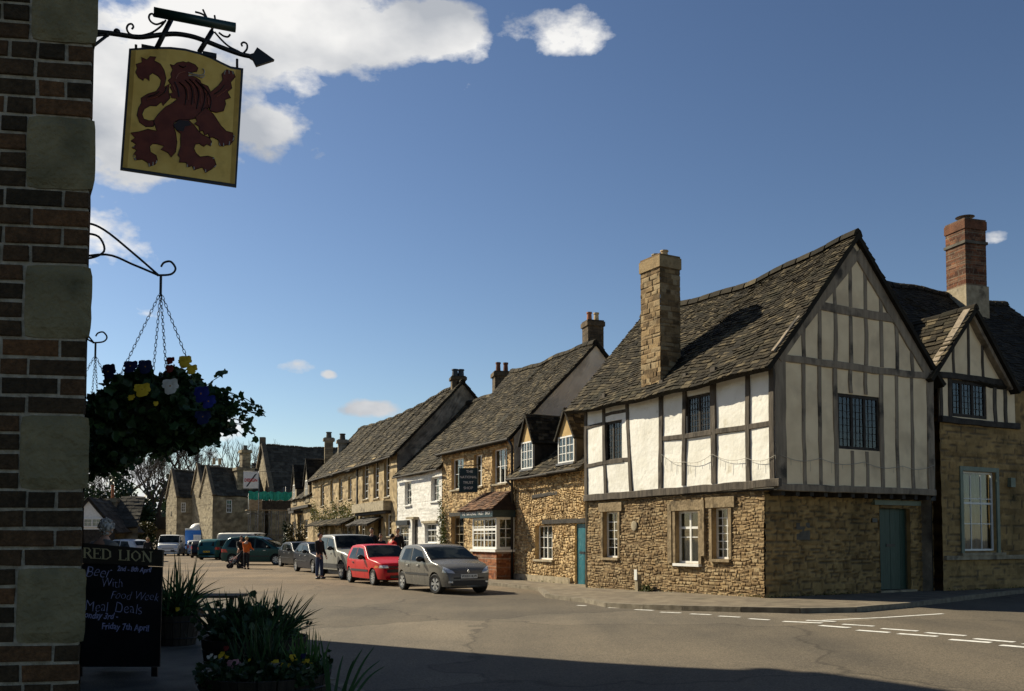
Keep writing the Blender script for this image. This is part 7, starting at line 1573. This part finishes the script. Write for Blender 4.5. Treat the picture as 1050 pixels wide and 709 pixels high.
def person(name_label, loc, face, h, top, legs, hair, hairlen=0, armL=(0, 0), armR=(0, 0), lean=0.0, stride=.06, headturn=0.0, skirt=False, hood=None, group=None, jl=.0, bulk=1.0):
    """local: facing -y. arm = (swing forward, elbow bend) in radians"""
    s = h/1.75; rz = math.atan2(face[1], face[0])+math.pi/2
    root = thing('person', loc, name_label, 'person', group, local=True, rz=rz)
    V = lambda x, y, z: Vector((x*s, (y-lean*max(0, z-.95))*s, z*s))
    J = []; E = []
    def add(v, r_): J.append((tuple(v), tuple(a*s for a in r_) if isinstance(r_, tuple) else r_*s)); return len(J)-1
    pel = add(V(0, 0, .96), (.145*bulk, .10*bulk)); ab = add(V(0, -.01, 1.10), (.135*bulk, .095*bulk)); ch = add(V(0, 0, 1.28), (.16*bulk, .11*bulk)); sh = add(V(0, .01, 1.42), (.13, .08)); nk = add(V(0, 0, 1.50), .055); nk2 = add(V(0, -.01, 1.56), .052)
    E += [(pel, ab), (ab, ch), (ch, sh), (sh, nk), (nk, nk2)]
    hands = []; arms = []
    for sd_, (sw, el) in ((1, armL), (-1, armR)):
        S0 = V(sd_*.17, .01, 1.41); d1 = Vector((sd_*.16, -math.sin(sw), -math.cos(sw))).normalized(); El = S0+d1*.29*s; d2 = Vector((sd_*.03, -math.sin(sw+el), -math.cos(sw+el))).normalized(); Wr = El+d2*.25*s
        a0, a1, a2 = add(S0, .06), add(El, .044), add(Wr, .030); hd_ = add(Wr+d2*.075*s, (.040, .020)); E += [(sh, a0), (a0, a1), (a1, a2), (a2, hd_)]; hands.append((Wr, d2, sd_)); arms.append((S0, El, Wr))
    lg = []
    for sd_ in (1, -1):
        hp = V(sd_*.09, 0, .88); kn = V(sd_*.10, -sd_*stride*.6-.01, .49); an = V(sd_*.11, -sd_*stride, .09); ft = V(sd_*.12, -sd_*stride-.13, .035)
        a0, a1, a2, a3 = add(hp, .085), add(kn, .058), add(an, .042), add(ft, (.042, .03)); E += [(pel, a0), (a0, a1), (a1, a2), (a2, a3)]; lg.append((hp, kn, an, ft))
    vs, fs = skin('b', J, E, M_skin, root); mb = MB(); mb.add(vs, fs)
    hc = V(0, -.02, 1.65); Hr = Matrix.Rotation(headturn, 3, 'Z')
    b = len(mb.v); mb.ell(hc, (.075*s, .095*s, .115*s), 16, 12)
    for i in range(b, len(mb.v)):
        p = mb.v[i]-hc
        if p.z < 0: p.x *= 1-.28*(-p.z/(.115*s)); p.y *= 1-.12*(-p.z/(.115*s))
        mb.v[i] = hc+Hr@p
    mb.ell(hc+Hr@Vector((0, -.098, -.015))*s, (.012*s, .018*s, .026*s), 6, 6)
    for sd_ in (-1, 1): mb.ell(hc+Hr@Vector((sd_*.077, .005, -.01))*s, (.010*s, .018*s, .030*s), 6, 6)
    for (Wr, d2, sd_) in hands:      # palm, four fingers and a thumb
        pc = Wr+d2*.085*s; side_ = Vector((0, 1, 0)) if abs(d2.y) < .8 else Vector((0, 0, 1)); side_ = (side_-d2*side_.dot(d2)).normalized(); curl = Vector((-sd_, 0, 0))
        for k, ln in enumerate((.062, .075, .070, .052)):
            o = side_*(.026-.0175*k)*s; p0 = pc+o+d2*.01*s; p1 = p0+d2*ln*.5*s+curl*.006*s; p2 = p1+(d2*.8+curl*.6).normalized()*ln*.45*s; mb.tube([p0, p1, p2], [.0085*s, .008*s, .006*s], 5)
        t0 = Wr+d2*.03*s-side_*.0; mb.tube([t0, t0-side_*-.035*s+d2*.03*s, t0+side_*.042*s+d2*.062*s], [.011*s, .010*s, .008*s], 5)
    body = mb.build('body', M_skin, root, smooth=True)
    for sd_ in (-1, 1): MB().ell(hc+Hr@Vector((sd_*.030, -.088, .012))*s, (.011*s, .008*s, .007*s), 6, 5).build('eye', M_eye, root)
    MB().ell(hc+Hr@Vector((0, -.088, -.052))*s, (.022*s, .008*s, .006*s), 8, 5).build('mouth', M_lip, root)
    # hair
    hb = MB(); b = 0; hb.ell(hc+Hr@Vector((0, .012, .018))*s, (.088*s, .102*s, .112*s), 16, 12)
    q = random.Random(int(h*1000)+len(name_label))
    hv_ = []; 
    for i, v in enumerate(hb.v):
        p = Hr.transposed()@(v-hc)/s
        if p.y < -.03 and p.z < .055: p = Vector((p.x*.72, -.03+.1*(p.y+.03), max(p.z, .0)*.9))
        elif p.z < -.05 and hairlen == 0: p = Vector((p.x*.8, p.y*.8, p.z*.72))
        p += Vector((q.uniform(-1, 1), q.uniform(-1, 1), q.uniform(-1, 1)))*.004
        hb.v[i] = hc+Hr@(p*s)
    if hairlen > 0:
        for k in range(-4, 5): a = k*.33; hb.tube([hc+Hr@Vector((.08*math.sin(a), .03+.065*math.cos(a), .03))*s, hc+Hr@Vector((.10*math.sin(a), .05+.06*math.cos(a), -.08))*s, hc+Hr@Vector((.11*math.sin(a), .06+.06*math.cos(a), -.08-hairlen))*s], [.035*s, .034*s, .015*s], 6)
    if hair is H_white:
        for _ in range(70):
            d = Vector((q.gauss(0, 1), q.gauss(0, 1)+.5, q.gauss(0, 1)+.4)).normalized(); hb.ell(hc+Hr@Vector((d.x*.095, .015+d.y*.105, .02+d.z*.115))*s, (.022*s*q.uniform(.6, 1.2),)*3, 6, 5)
    hb.build('hair', hair, root, smooth=True)
    # clothes as fitted skins
    J = []; E = []
    hem = .93-jl
    a = add(V(0, 0, hem), (.165*bulk, .125*bulk)); b_ = add(V(0, -.01, 1.10), (.155*bulk, .115*bulk)); c_ = add(V(0, 0, 1.28), (.178*bulk, .13*bulk)); d_ = add(V(0, .01, 1.425), (.135, .09)); e_ = add(V(0, 0, 1.50), .066); E += [(a, b_), (b_, c_), (c_, d_), (d_, e_)]
    for (S0, El, Wr) in arms:
        a0, a1, a2 = add(S0, .073), add(El, .058), add(El.lerp(Wr, .96), .043); E += [(d_, a0), (a0, a1), (a1, a2)]
    vs, fs = skin('j', J, E, top, root); MB().add(vs, fs).build('jacket', top, root, smooth=True)
    J = []; E = []; a = add(V(0, 0, 1.00), (.15*bulk, .11*bulk)); b_ = add(V(0, 0, .93), (.16*bulk, .115*bulk)); E.append((a, b_))
    for (hp, kn, an, ft) in lg:
        a0, a1, a2 = add(hp, .098), add(kn, .072), add(an.lerp(kn, .02), .062); E += [(b_, a0), (a0, a1), (a1, a2)]
    vs, fs = skin('t', J, E, legs, root); MB().add(vs, fs).build('trousers', legs, root, smooth=True)
    for (hp, kn, an, ft) in lg:
        d = (ft-an); d.z = 0; d.normalize(); MB().ell((an.x+d.x*.06*s, an.y+d.y*.06*s, .045*s), (.048*s, .13*s, .05*s), 10, 6).build('shoe', M_black, root, smooth=True)
    if hood: MB().ell(hc+Vector((0, .01, .03))*s, (.096*s, .108*s, .10*s), 12, 8).build('hat', hood, root, smooth=True)
    return root
def gp(px, py, dz=0): v = hit_ground(px, py, dz); return (v.x, v.y, v.z)
person('man in a black jacket and jeans standing in the road beside the off-road car', gp(327.3, 594), (.9, -.45), 1.80, CL['black'], CL['jeans'], H_dark, armL=(.1, .35), armR=(.15, .4), stride=.03, jl=.06, headturn=.2)
person('person in an orange jacket seen from behind by the green people carrier', gp(252.5, 584), (.15, .98), 1.68, CL['orange'], CL['dark'], H_blond, armL=(.5, .8), armR=(.4, .9), stride=.04, jl=.08, bulk=1.2)
person('dark-haired person in black leaning towards the pushchair beside the orange jacket', gp(246, 583), (.5, -.86), 1.72, CL['black'], CL['dark'], H_dark, armL=(.7, .5), armR=(.6, .6), lean=.25, stride=.08)
person('blonde woman in a black coat standing behind the chalkboard near the white van', gp(151, 580), (.2, -.98), 1.66, CL['black'], CL['dark'], H_blond, hairlen=.12, jl=.15)
person('white-haired person in a grey knit walking past just behind the chalkboard', (at_depth(103, 560, 13.0).x, 13.0, .1), (.35, .94), 1.74, CL['grey'], CL['dark'], H_white, armL=(.2, .3), armR=(-.2, .3), lean=.14, bulk=1.12)
person('man in a dark coat standing behind the roof of the off-road car', gp(381, 588.5, .1), (-.2, -.98), 1.93, CL['black'], CL['dark'], H_dark, jl=.1)
person('brown-haired person glimpsed between the dark coat and the red jacket', gp(390, 588, .1), (.1, -.99), 1.68, CL['navy'], CL['dark'], H_brown)
person('person in a bright red jacket and black hair behind the red hatchback', gp(402, 591, .05), (.8, .6), 1.72, CL['red'], CL['dark'], H_dark, bulk=1.3)
person('man in a black coat facing the camera behind the red-jacketed person', gp(407.5, 588.5, .1), (0, -1), 1.92, CL['black'], CL['dark'], H_dark, headturn=-.1)
person('person in a tan coat far off beside the silver estate car', gp(133, 575), (.3, -.95), 1.68, CL['tan'], CL['dark'], H_brown)
# pushchair with a child in red
c_ = hit_ground(241.5, 583); PC = thing('pushchair', (c_.x, c_.y, 0), 'dark pushchair carrying a small child, in front of the green people carrier', 'pushchair')
for (dx, dy) in ((-.3, -.2), (-.3, .2), (.25, -.2), (.25, .2)): MB().tube([(c_.x+dx, c_.y+dy-.02, .13), (c_.x+dx, c_.y+dy+.02, .13)], .13, 14).build('wheel', M_tyre, PC)
for dy in (-.22, .22):
    ptube([(c_.x-.3, c_.y+dy, .13), (c_.x+.1, c_.y+dy, .6), (c_.x+.45, c_.y+dy, 1.0)], .015, 'frame', M_lead, PC); ptube([(c_.x+.25, c_.y+dy, .13), (c_.x-.1, c_.y+dy, .55)], .015, 'frame', M_lead, PC)
MB().hexa([(c_.x-.25, c_.y-.2, .38), (c_.x+.15, c_.y-.2, .34), (c_.x+.15, c_.y+.2, .34), (c_.x-.25, c_.y+.2, .38), (c_.x-.25, c_.y-.2, .45), (c_.x+.2, c_.y-.2, .42), (c_.x+.2, c_.y+.2, .42), (c_.x-.25, c_.y+.2, .45)]).build('seat', CL['navy'], PC)
MB().hexa([(c_.x+.12, c_.y-.2, .4), (c_.x+.2, c_.y-.2, .4), (c_.x+.2, c_.y+.2, .4), (c_.x+.12, c_.y+.2, .4), (c_.x+.34, c_.y-.2, .95), (c_.x+.42, c_.y-.2, .92), (c_.x+.42, c_.y+.2, .92), (c_.x+.34, c_.y+.2, .95)]).build('backrest', CL['navy'], PC)
def child():
    s = .58; root = thing('person', (c_.x, c_.y, 0), 'small child in pink with a red hat sitting in the pushchair', 'person', local=True, rz=0)
    J = []; E = []
    def add(v, r_): J.append((v, r_)); return len(J)-1
    a = add((.08, 0, .50), .085); b_ = add((.14, 0, .66), .085); n_ = add((.17, 0, .76), .04); E += [(a, b_), (b_, n_)]
    for sd_ in (-1, 1):
        s0 = add((.14, sd_*.09, .70), .034); el = add((.04, sd_*.12, .60), .028); w_ = add((-.06, sd_*.08, .58), .02); h0 = add((-.10, sd_*.07, .585), .018); E += [(b_, s0), (s0, el), (el, w_), (w_, h0)]
        hp = add((.03, sd_*.05, .50), .05); kn = add((-.17, sd_*.06, .52), .038); ft = add((-.24, sd_*.06, .34), .03); f2 = add((-.30, sd_*.06, .32), .024); E += [(a, hp), (hp, kn), (kn, ft), (ft, f2)]
    vs, fs = skin('c', J, E, CL['pink'], root); MB().add(vs, fs).build('body', CL['pink'], root, smooth=True)
    MB().ell((.15, 0, .87), (.075, .07, .085), 14, 10).ell((.075, 0, .86), (.012, .012, .012), 6, 5).build('head', M_skin, root, smooth=True)
    MB().ell((.165, 0, .90), (.082, .080, .075), 14, 10).build('hat', CL['red'], root, smooth=True)
child()

# ------------------------------------------------------------------ trees and far planting
M_bark = noise_mat('bark', (.035, .028, .022), (.085, .07, .055), scale=4, rough=1, bump=.6, stretch=(3, 3, .6)); M_twig = noise_mat('pale_twigs', (.07, .058, .046), (.13, .11, .09), scale=2, rough=1, bump=0)
M_ever = leaf_mat('evergreen_leaves', (.008, .020, .008), (.035, .06, .022), (.018, .036, .013), trans=.1); M_hedge = leaf_mat('brown_hedge', (.03, .032, .010), (.12, .085, .03), (.05, .05, .015), trans=.15); M_vine = leaf_mat('climber_leaves', (.03, .05, .012), (.16, .15, .04), (.07, .085, .02))
def bare_tree(label, px, Y, h, spread, seed, group='bare trees beyond the square', lv=7):
    r = random.Random(seed); c = at_depth(px, 552, Y); T_ = thing('bare_tree', (c.x, c.y, 0), label, 'tree', group)
    tr = MB(); tw = MB(); 
    def grow(p, d, L, rad, lvl):
        n = 3; pts = [p]; dd = d.copy()
        for i in range(n):
            dd = (dd+Vector((r.uniform(-1, 1), r.uniform(-1, 1), r.uniform(-.3, .7)))*.16).normalized(); pts.append(pts[-1]+dd*L/n)
        (tr if lvl < 3 else tw).tube(pts, [rad*(1-.35*i/n) for i in range(n+1)], 6 if lvl < 2 else 3, caps=False)
        if lvl >= lv: return
        k = 3 if lvl < 2 else r.choice((2, 3, 3))
        for j in range(k):
            t = .45+.55*(j+1)/k; i = min(n-1, int(t*n)); q = pts[i].lerp(pts[i+1], t*n-i if t < 1 else 1)
            nd = (dd+Vector((r.uniform(-1, 1), r.uniform(-1, 1), r.uniform(-.25, .75)))*spread).normalized(); grow(q, nd, L*r.uniform(.62, .80), max(.019, rad*.6), lvl+1)
    grow(Vector((c.x, c.y, 0)), Vector((0, 0, 1)), h*.27, h*.017, 0)
    tr.build('trunk', M_bark, T_); tw.build('twigs', M_twig, T_); return T_
bare_tree('tallest bare tree, its pale crown fanning out above the stepped cottages', 203, 125, 25, .62, 3)
bare_tree('bare tree leaning left of the stepped cottages, behind the far car park', 170, 118, 21, .6, 4)
bare_tree('slender bare tree just above the porch with the curved roof', 150, 128, 19, .6, 6)
bare_tree('bare tree standing behind the dark evergreen at the left', 118, 132, 20, .6, 8)
bare_tree('leftmost bare tree, behind the white timbered gable', 94, 122, 18, .62, 11)
bare_tree('small bare tree showing between the stepped chimney and the tall grey house', 262, 120, 18, .55, 14, lv=6)
bare_tree('bare tree whose crown rises behind the middle gabled cottage', 228, 138, 23, .6, 17, lv=6)
def bush(name, label, cat, px, Y, w_, h, n, mat, seed, size, group=None, depth=None, base=0, trunk=True):
    c = at_depth(px, 552, Y); r = np.random.RandomState(seed); B_ = thing(name, (c.x, c.y, 0), label, cat, group); P = []; d_ = depth or w_*.7
    lob = [(r.uniform(-.6, .6), r.uniform(-.5, .5), r.uniform(.15, .85), r.uniform(.25, .5)) for _ in range(9)]
    for i in range(n):
        lx, ly, lz, lr = lob[r.randint(9)]; v = r.normal(size=3); v /= np.linalg.norm(v); q = lr*r.rand()**.4
        z = base+h*min(1.05, max(.02, lz+v[2]*q*.75)); P.append((c.x+w_/2*(lx+v[0]*q)*1.3, c.y+d_/2*(ly+v[1]*q), z))
    leaves('foliage', P, size, mat, B_, seed, shape='diamond')
    if trunk: MB().tube([(c.x, c.y, 0), (c.x+.1, c.y, h*.7)], [.12*h/5, .05*h/5], 7).build('trunk', M_bark, B_)
    return B_
bush('evergreen_tree', 'dark conical evergreen left of the bare trees, above the brown hedge', 'tree', 124, 112, 6.5, 9.0, 3800, M_ever, 3, .55, 'evergreens beyond the car park')
bush('evergreen_tree', 'dark evergreen behind the chimney of the white timbered gable', 'tree', 101, 116, 6, 8.2, 2600, M_ever, 5, .55, 'evergreens beyond the car park')
bush('evergreen_tree', 'lower dark evergreen directly left of the curved porch', 'tree', 141, 110, 4, 6.0, 2600, M_ever, 6, .45, 'evergreens beyond the car park')
bush('hedge', 'rounded brown and green hedge behind the blonde woman', 'hedge', 134, 98, 4.6, 3.3, 4200, M_hedge, 8, .32)
bush('hedge', 'dark green hedge closing the square behind the silver estate car', 'hedge', 112, 100, 9, 2.6, 3600, M_ever, 9, .35)
bush('evergreen_tree', 'dense evergreen mass at the far left beyond the timbered gable', 'tree', 70, 108, 9, 8.5, 2600, M_ever, 10, .5, 'evergreens beyond the car park')
bush('columnar_shrub', 'left one of two trained shrubs against the gabled cottage', 'shrub', 297.5, 66, 1.1, 3.0, 900, M_ever, 12, .2, 'trained shrubs on the cottage', depth=.8)
bush('columnar_shrub', 'right one of two trained shrubs against the gabled cottage', 'shrub', 304.5, 65, 1.2, 2.7, 900, M_hedge, 13, .2, 'trained shrubs on the cottage', depth=.8)
# climbers on the house fronts
def climber(label, pl, spots, n, seed, size, mat, off=.08, name='climbing_plant'):
    r = random.Random(seed); a0, z0 = spots[0][0], 0; v = pl.P(a0, 0, off); K_ = thing(name, tuple(v), label, 'climber'); P = []; st = MB()
    for (a, z, ra, rz_) in spots:
        path = [pl.P(a+r.uniform(-.1, .1), 0, off)]; m = 7
        for i in range(1, m+1): path.append(pl.P(a+r.uniform(-.15, .15), z*i/m, off))
        st.tube(path, .02, 5)
        for k in range(7):
            b = path[r.randint(3, m)]; e = pl.P(a+r.uniform(-ra, ra), z+r.uniform(-rz_, rz_*.8), off+.02); st.tube([b, b.lerp(e, .5)+Vector((0, 0, r.uniform(-.1, .2))), e], .012, 4)
        for i in range(n//len(spots)): P.append(pl.P(a+r.gauss(0, ra*.5), max(.2, z+r.gauss(0, rz_*.5)), off+r.random()*.15))
    leaves('foliage', P, size, mat, K_, seed, shape='oval'); st.build('stem', M_bark, K_); return K_
climber('yellow-green climber on the shop wall beside the white house', plS, [(plS.hit(456, 530)[0], 2.2, .35, 1.3), (plS.hit(458, 520)[0], 1.2, .35, 1.0)], 900, 3, .10, M_vine)
climber('sparse climber with bare stems across the left half of the long stone house', plN, [(a, z, 1.4, .8) for a, z in ((10, 2.9), (12, 3.1), (14.5, 3.2), (17, 3.0), (19.5, 2.8), (21.5, 3.4))], 1500, 5, .13, M_vine)
climber('small green weed growing at the foot of the timber-framed house', TF, [(hv(TF, 669, 607)[0], .25, .22, .14)], 260, 7, .06, M_vine, off=.15, name='weed')
# ground cover along wall feet
V = []; P = []; r = random.Random(9)
for pl, a0, a1, n in ((TF, 0, 7.2, 90), (TG, 0, 4.1, 140), (RP, 0, 6, 160), (plD, 1, 5.4, 40)):
    for i in range(n):
        a = r.uniform(a0, a1); v = pl.P(a, 0, .06+.05*r.random()); P.append((v.x, v.y, hroad(v.x, v.y)+.1+abs(r.gauss(0, .03))))
ob = leaves('weeds', P, .05, M_vine, None, 5, shape='oval'); tag(ob, 'tiny weeds and moss along the feet of the old walls', 'weeds', kind='stuff')
# wooded rise closing the view beyond the village
r = np.random.RandomState(44); P = []
for i in range(11000):
    t = r.rand(); x = -190+175*t; y = 175-35*abs(2*t-1)+r.rand()*18; h = 8+3*math.sin(x*.09)+2.2*math.sin(x*.31+1); P.append((x, y, h*r.rand()**.55))
tag(leaves('far_wood', P, 1.5, M_ever, None, 45, shape='oval'), 'low dark wood closing the view beyond the village', 'wood', kind='stuff')
